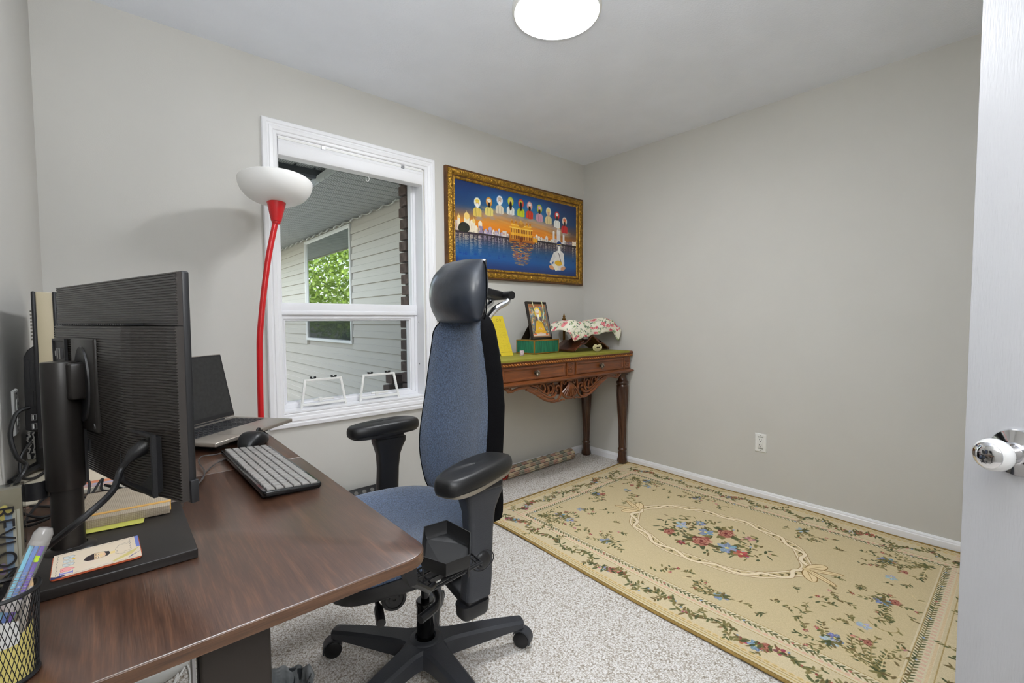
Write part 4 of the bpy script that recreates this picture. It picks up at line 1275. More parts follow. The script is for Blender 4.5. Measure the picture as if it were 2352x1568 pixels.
# framed portrait on the box
ip = Painter(300, 380, (96, 120, 96))
q = random.Random(5)
for i in range(260):
    x, y = q.uniform(0, 300), q.uniform(0, 330)
    ip.ell(x, y, q.uniform(8, 24), q.uniform(6, 16), q.choice([(214, 130, 60), (90, 130, 180), (232, 226, 206), (120, 110, 90), (180, 90, 60), (110, 150, 190), (240, 190, 120)]), q.uniform(0, 3), .55, 6)
ip.rect(0, 0, 300, 22, (200, 90, 40), .6); ip.rect(0, 350, 300, 380, (226, 206, 190)); ip.ell(40, 358, 26, 12, (226, 120, 60)); ip.ell(262, 358, 26, 12, (226, 120, 60))
for s in (-1, 1):
    ip.line([(150 + s * 50, 160), (150 + s * 112, 340)], 26, (110, 92, 84))
ip.ell(150, 96, 62, 72, (240, 190, 40)); ip.ell(150, 96, 54, 64, (246, 214, 90))
ip.poly([(112, 180), (188, 180), (220, 240), (246, 336), (54, 336), (80, 240)], (236, 186, 36))
ip.ell(94, 330, 56, 20, (226, 170, 30)); ip.ell(206, 330, 56, 20, (226, 170, 30)); ip.line([(110, 200), (140, 290)], 4, (206, 150, 30)); ip.line([(194, 200), (172, 300)], 4, (206, 150, 30))
ip.ell(136, 286, 18, 9, (232, 180, 140), -.6); ip.ell(176, 292, 18, 9, (232, 180, 140), .6); ip.ell(150, 344, 30, 8, (232, 180, 140))
ip.ell(116, 170, 22, 26, (96, 84, 96)); ip.ell(184, 170, 22, 26, (96, 84, 96))
ip.ell(150, 100, 25, 30, (226, 170, 128)); ip.ell(150, 72, 36, 24, (240, 226, 222)); ip.line([(118, 84), (150, 62), (182, 84)], 4, (206, 190, 190))
ip.poly([(126, 112), (174, 112), (168, 170), (150, 200), (132, 170)], (244, 242, 238)); ip.ell(150, 128, 24, 18, (244, 242, 238)); ip.line([(140, 118), (160, 118)], 3, (206, 150, 120))
ip.ell(141, 100, 3, 2, (40, 26, 22)); ip.ell(159, 100, 3, 2, (40, 26, 22))
ip.noise(.02, 3)
PF = thing('photo_frame', 'small black framed portrait of a bearded man in yellow standing on the green box', 'picture frame', (-0.755, -0.255, TT + bh + 0.0025), (math.radians(-13), 0, math.radians(6)))
FRB = mat('black_frame', (34, 28, 24), 0.3, var=0.1)
pw_, phh = 0.222, 0.272
obj('outer_frame', MB().frame(pw_, phh, [(0, -0.008), (0, 0.007), (0.003, 0.009), (0.012, 0.009), (0.016, 0.004), (0.016, -0.008)], TR(0, 0, phh / 2)), FRB, PF)
obj('mat_border', MB().frame(pw_ - 0.030, phh - 0.030, [(0, -0.004), (0, 0.003), (0.009, 0.003), (0.010, -0.004)], TR(0, 0, phh / 2)), mat('tan_border', (150, 112, 76), 0.5, var=0.1), PF)
iw, ih = pw_ - 0.048, phh - 0.048
mb = MB(); mb.grid(lambda u, v: (-iw / 2 + iw * u, -0.001, phh / 2 - ih / 2 + ih * v), 2, 2)
obj('portrait_print', mb, print_mat('portrait_print', ip, 0.25, coat=0.3), PF)
ea, eb = world_of(PF) @ Vector((-0.02, 0.010, 0.17)), world_of(PF) @ Vector((-0.06, 0.0, 0.0))
eb = Vector((eb.x, eb.y + 0.115, TT + bh + 0.001))
es = Vector((0.045, 0.004, 0))
obj('easel_back', MB().rings([[eb - es, eb + es * .9, ea + es * .9, ea - es * .4], [p_ + Vector((0, 0.003, 0)) for p_ in (eb - es, eb + es * .9, ea + es * .9, ea - es * .4)]]), FRB, PF, world=True)
obj('frame_back', MB().box((-pw_ / 2 + 0.006, 0.002, 0.006), (pw_ / 2 - 0.006, 0.008, phh - 0.006)), FRB, PF)
gp = smooth_path([(-0.050, -0.0105, phh + 0.001), (-0.042, -0.0115, phh - 0.055), (-0.022, -0.0115, phh - 0.115), (0.012, -0.0115, phh - 0.150), (0.045, -0.0115, phh - 0.122), (0.056, -0.0115, phh - 0.06), (0.058, -0.0105, phh + 0.001)], 8)
gp2 = [(-0.050, 0.008, phh - 0.03), (-0.050, 0.003, phh + 0.0025)]
gar = MB()
gar.tube([(-0.05, 0.011, phh - 0.05), (-0.05, 0.009, phh + 0.002)] + [tuple(v) for v in gp] + [(0.058, 0.009, phh + 0.002), (0.058, 0.011, phh - 0.05)], 0.0024, 8)
go = obj('bead_garland', gar, mat('pale_beads', (226, 226, 176), 0.5, var=0.15, vscale=300, bump=0.6, bscale=500), None, smooth=True)
go.location = PF.location; go.rotation_euler = PF.rotation_euler
tag(go, 'pale green bead garland hung over the small framed portrait', 'garland')

# yellow card leaning, tiny tag
yp = Painter(160, 420, (214, 190, 44))
q = random.Random(8)
for r_ in range(17):
    for k in range(9):
        if q.random() < .8: yp.line([(12 + k * 15 + q.uniform(-3, 3), 90 + r_ * 17), (12 + k * 15 + q.uniform(3, 10), 90 + r_ * 17 + q.uniform(-4, 6))], 2, (150, 124, 24), .8)
yp.ell(70, 44, 16, 14, (150, 124, 24)); yp.ell(70, 44, 12, 10, (214, 190, 44)); yp.line([(100, 30), (104, 62), (122, 34)], 4, (150, 124, 24)); yp.rect(8, 380, 152, 384, (120, 100, 30))
YC = thing('standing_card', 'tall yellow printed card leaning beside the green box', 'card', (-1.075, -0.25, TT), (math.radians(-21), 0, math.radians(4)))
obj('card_stock', MB().box((-0.055, 0.0, 0.0), (0.055, 0.0015, 0.283)), mat('yellow_card', (214, 190, 44), 0.6, var=0.03), YC)
mb = MB(); mb.grid(lambda u, v: (-0.055 + 0.11 * u, -0.0003, 0.283 * v), 1, 1)
obj('print', mb, print_mat('card_print', yp, 0.5), YC)
sa, sb = Vector((-1.07, -0.095, TT + 0.002)), Vector((-1.073, -0.172, TT + 0.186))
obj('strut', MB().box((-0.02, -0.001, 0.0), (0.02, 0.001, (sb - sa).length), axis_T(sa, sb - sa)), MATS['yellow_card'], YC, world=True)
tp = MB().box((-0.014, 0, 0), (0.014, 0.012, 0.034))
TG = tag(obj('small_packet', tp, mat('pink_packet', (206, 186, 196), 0.4, var=0.35, vscale=60), bevel=0.002), 'tiny pink and white packet standing between the yellow card and green box', 'packet')
TG.location = (-1.000, -0.315, TT)

# folding book stand with the covered book
BS = thing('book_stand', 'dark carved folding book stand under the floral cloth', 'book stand', (-0.335, -0.26, TT))
SW_ = wood_mat('stand_wood', (58, 28, 16), (92, 46, 26), (124, 66, 38), 0.35, 'X', 0.9)
def xboard(s):
    # board tilted in XZ, crossing its twin
    T = TR(0, 0, 0.122, ry=s * math.radians(27))
    mb = MB()
    a, b = sorted((-s * 0.008, s * 0.240)); c, d = sorted((0.008 * s, -s * 0.095))
    for y0, y1 in ((-0.10, -0.050), (0.050, 0.10)) if s > 0 else ((-0.048, 0.048),):
        mb.box((c, y0, -0.007), (d, y1, 0.007), T)
    for y0, y1 in ((-0.10, -0.050), (0.050, 0.10)) if s > 0 else ((-0.048, 0.048),):
        mb.box((a, y0, -0.007), (b, y1, 0.007), T)
    # the foot is as wide as the whole stand
    a, b = sorted((s * 0.10, s * 0.240))
    mb.box((a, -0.10, -0.007), (b, 0.10, 0.007), T)
    return mb
obj('stand_board', xboard(1), SW_, BS)
obj('stand_board', xboard(-1), SW_, BS)
obj('carved_edge', MB().tube(smooth_path([(-0.20, -0.105, 0.012), (-0.13, -0.106, 0.055), (-0.08, -0.106, 0.062), (-0.03, -0.106, 0.100), (0, -0.106, 0.118), (0.03, -0.106, 0.100), (0.08, -0.106, 0.062), (0.13, -0.106, 0.055), (0.20, -0.106, 0.012)], 6), 0.006, 8), SW_, BS, smooth=True)
fp = Painter(620, 420, (232, 226, 206))
q = random.Random(31)
for i in range(150):
    x, y, a = q.uniform(0, 620), q.uniform(0, 420), q.uniform(0, 6.28)
    fp.line([(x - 20 * math.cos(a), y - 20 * math.sin(a)), (x, y)], 2, (120, 140, 96))
    for k in range(3): fp.ell(x + q.uniform(-14, 14), y + q.uniform(-14, 14), 11, 4, q.choice([(96, 120, 92), (150, 170, 120), (70, 92, 76), (176, 190, 130)]), q.uniform(0, 6), .9)
for i in range(62):
    x, y, r = q.uniform(0, 620), q.uniform(0, 420), q.uniform(13, 25)
    fp.ell(x, y, r, r * .9, (222, 120, 126)); 
    for k in range(8):
        a = k * 2.2; fp.ell(x + math.cos(a) * r * .5, y + math.sin(a) * r * .45, r * .45, r * .22, q.choice([(236, 166, 160), (200, 84, 100), (228, 140, 140)]), a + 1.3)
    fp.ell(x, y, r * .25, r * .2, (178, 60, 84))
FC = print_mat('floral_print', fp, 0.75, bump=0.2, bscale=200)
mb = MB()
def cloth(u, v):
    x = -0.624 + 0.604 * u
    zt = 0.012 + np.interp(u, [0, .06, .14, .30, .48, .62, .78, .92, 1], [1.050, 1.092, 1.116, 1.112, 1.098, 1.118, 1.134, 1.122, 1.078])
    zb = np.interp(u, [0, .05, .10, .18, .34, .50, .66, .78, .86, .90, .94, .965, 1], [1.045, 1.02, 0.982, 1.00, 1.018, 1.026, 1.040, 1.048, 1.040, 1.000, 0.978, 0.975, 1.055])
    if v < 0.42:
        t = v / 0.42
        y = -0.392 + 0.028 * t ** 3 + 0.010 * math.sin(u * 17) * (1 - t)
        z = zb + (zt - 0.012 - zb) * t
    elif v < 0.5:
        t = (v - .42) / .08
        y = -0.364 + 0.022 * t; z = zt - 0.012 + 0.012 * math.sin(t * PI / 2)
    else:
        t = (v - .5) / .5
        y = -0.342 + 0.205 * t; z = zt + 0.006 * math.sin(t * 7 + u * 9) - 0.030 * max(0, t - .75) * 4
    return x, y, z + 0.004 * math.sin(u * 31 + v * 6)
mb.grid(cloth, 44, 24)
o = obj('floral_cloth', mb, FC, smooth=True)
so = o.modifiers.new('thick', 'SOLIDIFY'); so.thickness = 0.0025; so.offset = 0
tag(o, 'white cloth with pink roses draped over the book on the dark stand', 'cloth')
bk = MB()
for s in (-1, 1):
    T = TR(-0.335 + s * 0.006, -0.255, TT + 0.166, ry=-s * math.radians(6))
    a, b_ = sorted((0.004 * s, 0.20 * s))
    bk.box((a, -0.075, 0.0), (b_, 0.095, 0.010), T)
tag(obj('open_book', bk, mat('page_cream', (226, 214, 186), 0.7, var=0.03)), 'thick open book lying on the dark stand, hidden under the floral cloth', 'book')
BR = mat('aged_brass', (120, 88, 44), 0.35, metal=0.85, var=0.4, vscale=50)
bell = MB().lathe([(0.0, 0.0), (0.045, 0.0), (0.045, 0.006), (0.020, 0.012), (0.010, 0.03), (0.010, 0.16), (0.014, 0.165), (0.046, 0.172), (0.042, 0.19), (0.028, 0.212), (0.018, 0.228), (0.014, 0.236), (0.016, 0.242), (0.012, 0.248), (0.009, 0.256), (0.011, 0.262), (0.008, 0.270), (0.004, 0.278), (0.005, 0.283), (0.0, 0.290)], 24)
o = obj('brass_finial', bell, BR, smooth=True, ang=50); o.location = (-0.335, -0.080, TT)
tag(o, 'brass bell-shaped finial on a stem behind the floral cloth', 'ornament')
# coiled cord ornament below the stand
mb = MB()
for k in range(4):
    rx_, rz_ = 0.050 - 0.008 * k, 0.026 - 0.0055 * k
    mb.tube([(rx_ * math.cos(a) * (1 - .12 * math.sin(a) ** 2 * 0), -0.002 * k, 0.030 + rz_ * math.sin(a) * (1 - .45 * math.exp(-(math.cos(a) / .35) ** 2) * (1 if math.sin(a) > 0 else 0))) for a in np.linspace(0, 2 * PI, 33)[:-1]], 0.0034, 6, closed=True)
o = obj('coiled_beads', mb, mat('cream_beads', (206, 196, 150), 0.5, var=0.25, vscale=200), smooth=True); o.location = (-0.335, -0.415, TT + 0.0)
tag(o, 'cream coiled string of beads lying under the folding book stand', 'beads')

# ---------------------------------------------------------------- rolled mat on the floor
rp = Painter(560, 320, (170, 150, 120))
q = random.Random(77)
cols = [(196, 178, 146), (164, 136, 116), (140, 140, 126), (182, 142, 126), (206, 190, 158), (130, 134, 118)]
for r_ in range(10):
    for c_ in range(14):
        cc_ = cols[(c_ + r_ * 2 + (r_ % 3)) % 6]
        rp.rect(c_ * 40 + (r_ % 2) * 12, r_ * 32, c_ * 40 + 40 + (r_ % 2) * 12, r_ * 32 + 32, cc_)
        for k in range(10): rp.line([(c_ * 40 + k * 4, r_ * 32), (c_ * 40 + k * 4, r_ * 32 + 32)], 1, tuple(max(0, v - 40) for v in cc_), .5)
    rp.line([(0, r_ * 32), (560, r_ * 32)], 5, (58, 50, 44)); rp.line([(0, r_ * 32 + 5), (560, r_ * 32 + 5)], 3, (226, 214, 190))
rp.noise(.1, 2)
RM = thing('rolled_mat', 'rolled woven rag mat in muted checks on the carpet under the table', 'mat', (-0.62, -0.095, 0.047), (0, 0, math.radians(1)))
mb = MB()
def roll(u, v):
    a = -2 * PI * v - PI / 2 - .6
    r = 0.043 + 0.0012 * math.sin(u * 60)
    return (-0.36 + 0.72 * u, r * math.cos(a), r * math.sin(a))
mb.grid(roll, 40, 28)
obj('mat_roll', mb, print_mat('rag_weave', rp, 0.9, bump=0.8, bscale=160), RM, smooth=True)
for x in (-0.352, 0.352):
    sp_ = [(x, (0.006 + 0.0345 * t) * math.cos(t * 17), (0.006 + 0.0345 * t) * math.sin(t * 17)) for t in np.linspace(0, 1, 60)]
    obj('roll_end', MB().tube(sp_, 0.0045, 5), mat('mat_end', (128, 100, 72), 0.9, var=0.5, vscale=60), RM, smooth=True)
mb = MB(); q = random.Random(4)
for i in range(26):
    a = 2 * PI * i / 26
    mb.tube([(-0.36, 0.036 * math.cos(a), 0.036 * math.sin(a)), (-0.375 - q.random() * .012, 0.038 * math.cos(a + q.uniform(-.2, .2)), 0.038 * math.sin(a + q.uniform(-.2, .2)))], 0.0035, 5)
obj('fringe', mb, mat('fringe_mix', (170, 60, 50), 0.9, var=0.9, vscale=60), RM, smooth=True)

# ---------------------------------------------------------------- perforated footrest under the desk end by the wall
FRM = thing('footrest', 'black footrest with round studs on the carpet behind the chair and desk', 'footrest', (-2.09, -0.105, 0.0))
obj('top_plate', MB().box((-0.22, -0.14, -0.008), (0.22, 0.10, 0.008), TR(0, 0.005, 0.105, rx=math.radians(48))), BLACKP, FRM, bevel=0.006)
obj('base_frame', MB().box((-0.20, -0.10, 0.0), (0.20, 0.085, 0.010)).box((-0.20, 0.065, 0.0), (-0.17, 0.085, 0.12)).box((0.17, 0.065, 0.0), (0.20, 0.085, 0.12)), BLACKP, FRM, bevel=0.004)
for i in range(9):
    for j in range(5):
        T = TR(0, 0.005, 0.105, rx=math.radians(48)) @ TR(-0.19 + i * 0.0475, -0.11 + j * 0.045, 0.008)
        obj('stud', MB().lathe([(0.012, 0.0), (0.012, 0.002), (0.009, 0.0032), (0.005, 0.0024), (0.0, 0.0022)], 12, T, cap=False), mat('grey_stud', (92, 90, 86), 0.5), FRM, smooth=True)
# ---------------------------------------------------------------- desk
DT = 0.750
DESKW = wood_mat('dark_wenge', (48, 30, 21), (72, 47, 33), (106, 71, 49), 0.28, 'Y', 1.6, coat=0.0, spec=0.5)
DESKW.node_tree.nodes['Principled BSDF'].inputs['IOR'].default_value = 2.05
EDGEW = wood_mat('wenge_edge', (58, 38, 26), (84, 58, 40), (106, 76, 54), 0.4, 'X', 1.6, coat=0.0)
DK = thing('desk', 'dark wood-grain office desk along the left wall with rounded corner', 'desk', (-2.95, -1.2, 0.0))
def top_poly(y0, y1, near):
    x0, x1 = -3.243, -2.655
    if not near:
        return [(x0, y0), (x1, y0), (x1, y1 - .02), (x1 - .006, y1 - .006), (x1 - .02, y1), (x0, y1)]
    r = 0.045
    arc = [(x1 - r + r * math.sin(a), y0 + r - r * math.cos(a)) for a in np.linspace(0, PI / 2, 9)]
    return [(x0, y0)] + arc + [(x1, y1), (x0, y1)]
for (y0, y1, nr) in ((-1.905, -1.1875, True), (-1.1865, -0.585, False)):
    pl = top_poly(y0, y1, nr)
    tp_ = obj('top_panel', MB().prism(pl, DT - 0.019, DT), DESKW, DK, world=True, bevel=0.0015)
    pr = MB()
    n_ = len(pl); c_ = Vector((sum(p[0] for p in pl) / n_, sum(p[1] for p in pl) / n_, 0))
    outl = pl[0:-2] if nr else pl[1:-1]
    outl = (pl[0:1] + pl[1:10] + pl[10:11]) if nr else pl[1:5] + pl[5:6]
    rs = []
    for i, (x, y) in enumerate(outl):
        a = Vector(outl[max(i - 1, 0)]); b_ = Vector(outl[min(i + 1, len(outl) - 1)])
        t_ = (b_ - a).normalized(); nn_ = Vector((t_.y, -t_.x))
        rs.append([(x + nn_.x * d, y + nn_.y * d, DT + z) for d, z in ((0.0002, -0.0015), (0.0010, -0.0022), (0.0010, -0.0178), (0.0002, -0.0186))])
    pr.rings(rs)
    obj('edge_band', pr, EDGEW, DK, world=True, smooth=True)
LEGM = mat('dark_metal_leg', (52, 46, 42), 0.45, metal=0.3, var=0.06)
# C-legs: column, foot, under-top beam
for y in (-1.775, -0.62):
    cx = -2.925 if y < -1 else -2.80
    mb = MB().box((cx - 0.046, y - 0.020, 0.03), (cx + 0.046, y + 0.030, DT - 0.020))
    lg = obj('leg', mb, LEGM, DK, world=True, bevel=0.004)
    obj('foot', MB().box((-3.19 if y < -1 else -2.86, y - 0.03, 0.0), (-2.70, y + 0.04, 0.03)), LEGM, lg, world=True, bevel=0.006)
    if y < -1.5:
        obj('cable_hole', MB().lathe([(0.0, 0.0012), (0.016, 0.0012), (0.019, 0.002), (0.021, 0.0)], 24, axis_T((cx + 0.004, y - 0.020, 0.702), (0, -1, 0))), BLACKP, lg, world=True)
        obj('cable_clip', MB().box((cx + 0.046, y - 0.01, 0.655), (cx + 0.052, y + 0.01, 0.70)).box((cx + 0.046, y - 0.012, 0.69), (cx + 0.060, y + 0.012, 0.706)), STEEL, lg, world=True, bevel=0.003)
        obj('side_rail', MB().box((cx - 0.054, y - 0.008, 0.03), (cx - 0.050, y + 0.02, DT - 0.04)), STEEL, lg, world=True)
obj('cross_beam', MB().box((-2.95, -1.76, DT - 0.075), (-2.89, -0.60, DT - 0.020)).box((-2.95, -0.63, DT - 0.075), (-2.78, -0.60, DT - 0.020)), LEGM, DK, world=True)

# ---------------------------------------------------------------- near monitor
RIB = mat('ribbed_black', (50, 46, 43), 0.30, var=0.06)
MONP = mat('monitor_black', (26, 26, 28), 0.42, var=0.08)
STANDM = mat('stand_black', (34, 31, 29), 0.33, var=0.05, metal=0.2)
PR = Vector((-2.976, -1.787)); PL_ = Vector((-3.126, -1.275))
mc = (PR + PL_) / 2
mdir = (PL_ - PR).normalized()
mang = math.atan2(mdir.y, mdir.x)
# local frame: +X runs from the near (camera) end to the far end, +Y points to the wall (back), Z up
MW = (PL_ - PR).length
MO = thing('monitor', 'black computer monitor with ribbed back nearest the camera on the desk', 'monitor', (mc.x, mc.y, DT), mang)
zb, zt = 0.135, 0.458
hw = MW / 2
obj('bezel', MB().box((-hw, -0.0115, zb), (hw, -0.001, zt)), MONP, MO, bevel=0.003)
SCR = mat('dark_screen', (10, 12, 16), 0.12, var=0.05)
obj('screen', MB().box((-hw + 0.008, -0.0125, zb + 0.018), (hw - 0.008, -0.0110, zt - 0.008)), SCR, MO)
# back: upper plain ribbed slab, lower bulged ribbed housing; the ribs are real ridges
def ribbed(x0, x1, z0, z1, depth, n):
    mb = MB(); rings = []
    for i in range(n):
        za = z0 + (z1 - z0) * i / n; h = (z1 - z0) / n
        for f, r in ((0.06, 0.0), (0.16, 0.0016), (0.66, 0.0016), (0.78, 0.0)):
            z = za + h * f
            ring = []
            for k in range(25):
                u = k / 24
                ring.append((x0 + (x1 - x0) * u, depth(u, (z - z0) / (z1 - z0)) + r, z))
            rings.append(ring)
    m_ = len(rings)
    mb.rings(rings, close=False, cap=False)
    # sides and top / bottom closing down to the bezel plane
    base = -0.004
    for k0 in (0, 24):
        mb.rings([[r_[k0] for r_ in rings], [(r_[k0][0], base, r_[k0][2]) for r_ in rings]], close=False, cap=False)
    for rr in (rings[0], rings[-1]):
        mb.rings([rr, [(p[0], base, p[2]) for p in rr]], close=False, cap=False)
    return mb
zl = 0.382
obj('upper_back', ribbed(-hw + 0.001, hw - 0.001, zl, zt - 0.001, lambda u, t: 0.004, 20), RIB, MO)
def bulge(u, t):
    s = min(1.0, min(u, 1 - u) / 0.22)
    return 0.007 + 0.026 * (s * s * (3 - 2 * s)) * (0.55 + 0.45 * math.sin(min(1, t * 1.25 + .15) * PI / 2)) * (1.0 if t < .97 else .96)
obj('lower_back', ribbed(-hw + 0.001, hw - 0.001, zb + 0.001, zl, bulge, 62), RIB, MO)
mb = MB()
for i in range(34):
    mb.box((-0.155 + i * 0.0095, 0.006, zl + 0.0005), (-0.149 + i * 0.0095, 0.030, zl + 0.0035))
o = obj('vent_slots', mb, BLACKP, MO); o['kind'] = 'stuff'
# mount plate with oval socket
obj('mount_plate', MB().box((-0.055, 0.028, 0.212), (0.055, 0.0385, 0.362)), STANDM, MO, bevel=0.003)
ov = MB()
ov.rings([[(0.034 * k * math.cos(a), y, 0.287 + 0.062 * k * math.sin(a)) for a in np.linspace(0, 2 * PI, 33)[:-1]] for k, y in ((1.0, 0.038), (0.98, 0.041), (0.9, 0.0405), (0.8, 0.0395))])
obj('oval_socket', ov, BLACKP, MO, smooth=True)
obj('plate_screw', MB().lathe([(0, .001), (.004, .001), (.005, 0)], 12, axis_T((-0.045, 0.0385, 0.222), (0, 1, 0))), STEEL, MO)
# port recess at the far upper corner, power socket recess at the near bottom
obj('port_panel', MB().frame(0.070, 0.046, [(0, 0), (0, 0.004), (0.003, 0.004), (0.005, 0.0015), (0.035, 0.001)], TR(0.115, 0.036, 0.336, rz=PI)), BLACKP, MO)
for k, xx in enumerate((0.105, 0.118)):
    obj('usb_port', MB().frame(0.008, 0.018, [(0, 0), (0, 0.004), (0.0015, 0.004), (0.0015, 0)], TR(xx, 0.037, 0.333, rz=PI)), STEEL, MO)
    obj('usb_tongue', MB().box((xx - 0.0016, 0.037, 0.326), (xx + 0.0008, 0.0405, 0.340)), WHITEP, MO)
obj('audio_port', MB().box((0.130, 0.037, 0.328), (0.138, 0.0395, 0.337)), STEEL, MO)
obj('power_recess', MB().frame(0.118, 0.088, [(0, -0.002), (0, 0.003), (0.003, 0.004), (0.005, -0.010), (0.044, -0.011)], TR(-0.178, 0.027, 0.188, rz=PI)), BLACKP, MO)
obj('button_panel', MB().box((-0.005, 0.033, 0.176), (0.001, 0.036, 0.196)), BLACKP, MO)
obj('joystick_foot', MB().box((-hw - 0.004, -0.012, zb - 0.002), (-hw + 0.012, -0.002, zb + 0.030)), BLACKP, MO, bevel=0.001)
# plug and its cable are a thing of their own below
# stand: arm, upper sleeve, lower tube, cable clip, base plate
col_w = Vector((-3.114, -1.524, 0))
inv = world_of(MO).inverted()
cl = inv @ Vector((col_w.x, col_w.y, DT))
cx_, cy_ = cl.x, cl.y
slv = MB().lathe([(0.0, 0.118), (0.0235, 0.118), (0.0245, 0.121), (0.0245, 0.322), (0.0235, 0.324), (0.0, 0.324)], 40, TR(cx_, cy_, 0))
obj('stand_sleeve', slv, STANDM, MO, smooth=True)
obj('stand_tube', MB().lathe([(0.0235, 0.018), (0.0205, 0.022), (0.0200, 0.118)], 36, TR(cx_, cy_, 0), cap=False), STANDM, MO, smooth=True)
obj('stand_arm', MB().box((min(cx_, 0) - 0.015, 0.036, 0.264), (max(cx_, 0) + 0.015, cy_ , 0.3225)), STANDM, MO, bevel=0.004)
obj('height_slot', MB().box((cx_ - 0.012, cy_ - 0.0252, 0.122), (cx_ + 0.012, cy_ - 0.018, 0.262)), BLACKP, MO)
a = [cy_ + 0.034]
clip = MB()
rs = []
for t in np.linspace(0.25 * PI, 1.5 * PI, 16):
    c_, s_ = math.cos(t), math.sin(t)
    px_, py_ = cx_ + 0.022, cy_ + 0.032
    rs.append([(px_ + 0.014 * c_, py_ + 0.014 * s_, 0.106), (px_ + 0.016 * c_, py_ + 0.016 * s_, 0.106), (px_ + 0.016 * c_, py_ + 0.016 * s_, 0.134), (px_ + 0.014 * c_, py_ + 0.014 * s_, 0.134)])
clip.rings(rs)
obj('cable_clip', clip, BLACKP, MO, smooth=True)
bp_ = MB().box((-3.150, -1.668, DT + 0.0005), (-2.955, -1.400, DT + 0.0165))
obj('base_plate', bp_, mat('satin_black_base', (30, 26, 24), 0.36, var=0.08), MO, world=True, bevel=0.002)
obj('base_collar', MB().lathe([(0.034, 0.0165), (0.032, 0.019), (0.0225, 0.022)], 36, TR(cx_, cy_, 0), cap=False), STANDM, MO, smooth=True)

CORD = mat('black_cord', (22, 22, 23), 0.45, var=0.1)
# power cable from the recess down to behind the pens
M_w = world_of(MO)
p0 = M_w @ Vector((-0.190, 0.022, 0.208))
def ray_at(px, py, d):
    # a measured photograph point turned into a place in the room at distance d along the view
    return CAMPOS + d * (F_ + R_ * ((px - 1176) / FPX) - U_ * ((py - 784) / FPX))
cab = smooth_path([p0, M_w @ Vector((-0.188, 0.040, 0.194)), M_w @ Vector((-0.184, 0.050, 0.178)), ray_at(258, 1128, 0.615), ray_at(205, 1178, 0.58), ray_at(142, 1228, 0.57), (-3.152, -1.690, DT + 0.062), (-3.178, -1.685, DT + 0.02), (-3.20, -1.71, DT + 0.007), (-3.222, -1.74, DT + 0.006)], 8)
pc = thing('power_cable', 'thick black power cable hanging from the back of the near monitor', 'cable', (-3.0, -1.66, DT))
obj('cord', MB().tube(cab, 0.0042, 10), CORD, pc, smooth=True, world=True)
obj('plug', MB().tube([p0 + Vector((0.012, 0.004, 0.006)), p0, M_w @ Vector((-0.189, 0.036, 0.200)), M_w @ Vector((-0.187, 0.042, 0.192))], [0.011, 0.0115, 0.0085, 0.0055], 12), BLACKP, pc, smooth=True, world=True)

# ---------------------------------------------------------------- far monitor (seen from its edge)
M2 = thing('monitor', 'black all-in-one monitor with beige side standing by the wall, seen edge-on behind the ribbed one', 'monitor', (-3.165, -1.0, DT), math.radians(-1.5))
BEI = mat('beige_side_band', (178, 166, 138), 0.5, var=0.03, bump=0.05, bscale=300)
# local: +X towards the user, Y along the desk away from the camera
L2 = 0.50
obj('back_rim', MB().box((-0.027, 0.0, 0.085), (-0.019, L2, 0.462)), MONP, M2, bevel=0.003)
obj('side_band', MB().box((-0.020, 0.003, 0.088), (0.010, L2 - 0.003, 0.460)), BEI, M2, bevel=0.002)
obj('front_bezel', MB().box((0.009, 0.0, 0.085), (0.0165, L2, 0.462)), MONP, M2, bevel=0.0025)
obj('screen', MB().box((0.016, 0.004, 0.089), (0.0175, L2 - 0.004, 0.458)), mat('bluish_screen', (70, 78, 96), 0.15, var=0.04), M2)
hs_ = obj('rear_housing', MB().prism([(-0.022, 0.120), (-0.050, 0.130), (-0.047, 0.305), (-0.040, 0.322), (-0.022, 0.338)], 0.0, 0.40, TR(0, 0.42, 0, rx=PI / 2)), MONP, M2, bevel=0.003)
for x, z, h in ((-0.040, 0.232, 0.066), (-0.032, 0.232, 0.062), (-0.036, 0.185, 0.038), (-0.030, 0.185, 0.036)):
    obj('side_slot', MB().box((x - 0.0022, 0.0185, z), (x + 0.0022, 0.0225, z + h)), BLACKP, hs_)
for z in (0.160, 0.138):
    obj('usb_port', MB().frame(0.009, 0.015, [(0, 0), (0, 0.003), (0.0014, 0.003), (0.0014, 0)], TR(-0.034, 0.020, z)), STEEL, hs_)
    obj('usb_tongue', MB().box((-0.0365, 0.017, z - 0.005), (-0.0345, 0.021, z + 0.005)), WHITEP, hs_)
for i in range(9):
    z = 0.345 + i * 0.0085
    obj('vent_fin', MB().box((-0.036, 0.05, z), (-0.026, 0.40, z + 0.0045)), mat('grey_fin', (150, 146, 134), 0.6), M2, bevel=0.001)
nk = obj('stand_neck', MB().box((-0.045, 0.10, 0.012), (-0.024, 0.17, 0.125)), MONP, M2, bevel=0.003)
for dx, dy in ((0.11, -0.06), (-0.045, -0.115), (0.10, 0.14)):
    obj('stand_foot', MB().tube([(-0.034, 0.135, 0.022), (-0.034 + dx * .5, 0.135 + dy * .5, 0.020), (-0.034 + dx, 0.135 + dy, 0.012)], [0.013, 0.009, 0.006], 8), MONP, nk, smooth=True)
bo = tag(obj('riser_board', MB().box((-3.243, -1.175, DT + 0.0005), (-3.182, -0.62, DT + 0.006)), mat('greige_board', (168, 160, 142), 0.5, var=0.03), bevel=0.002), 'thin greige board on the desk under the far monitor', 'board')
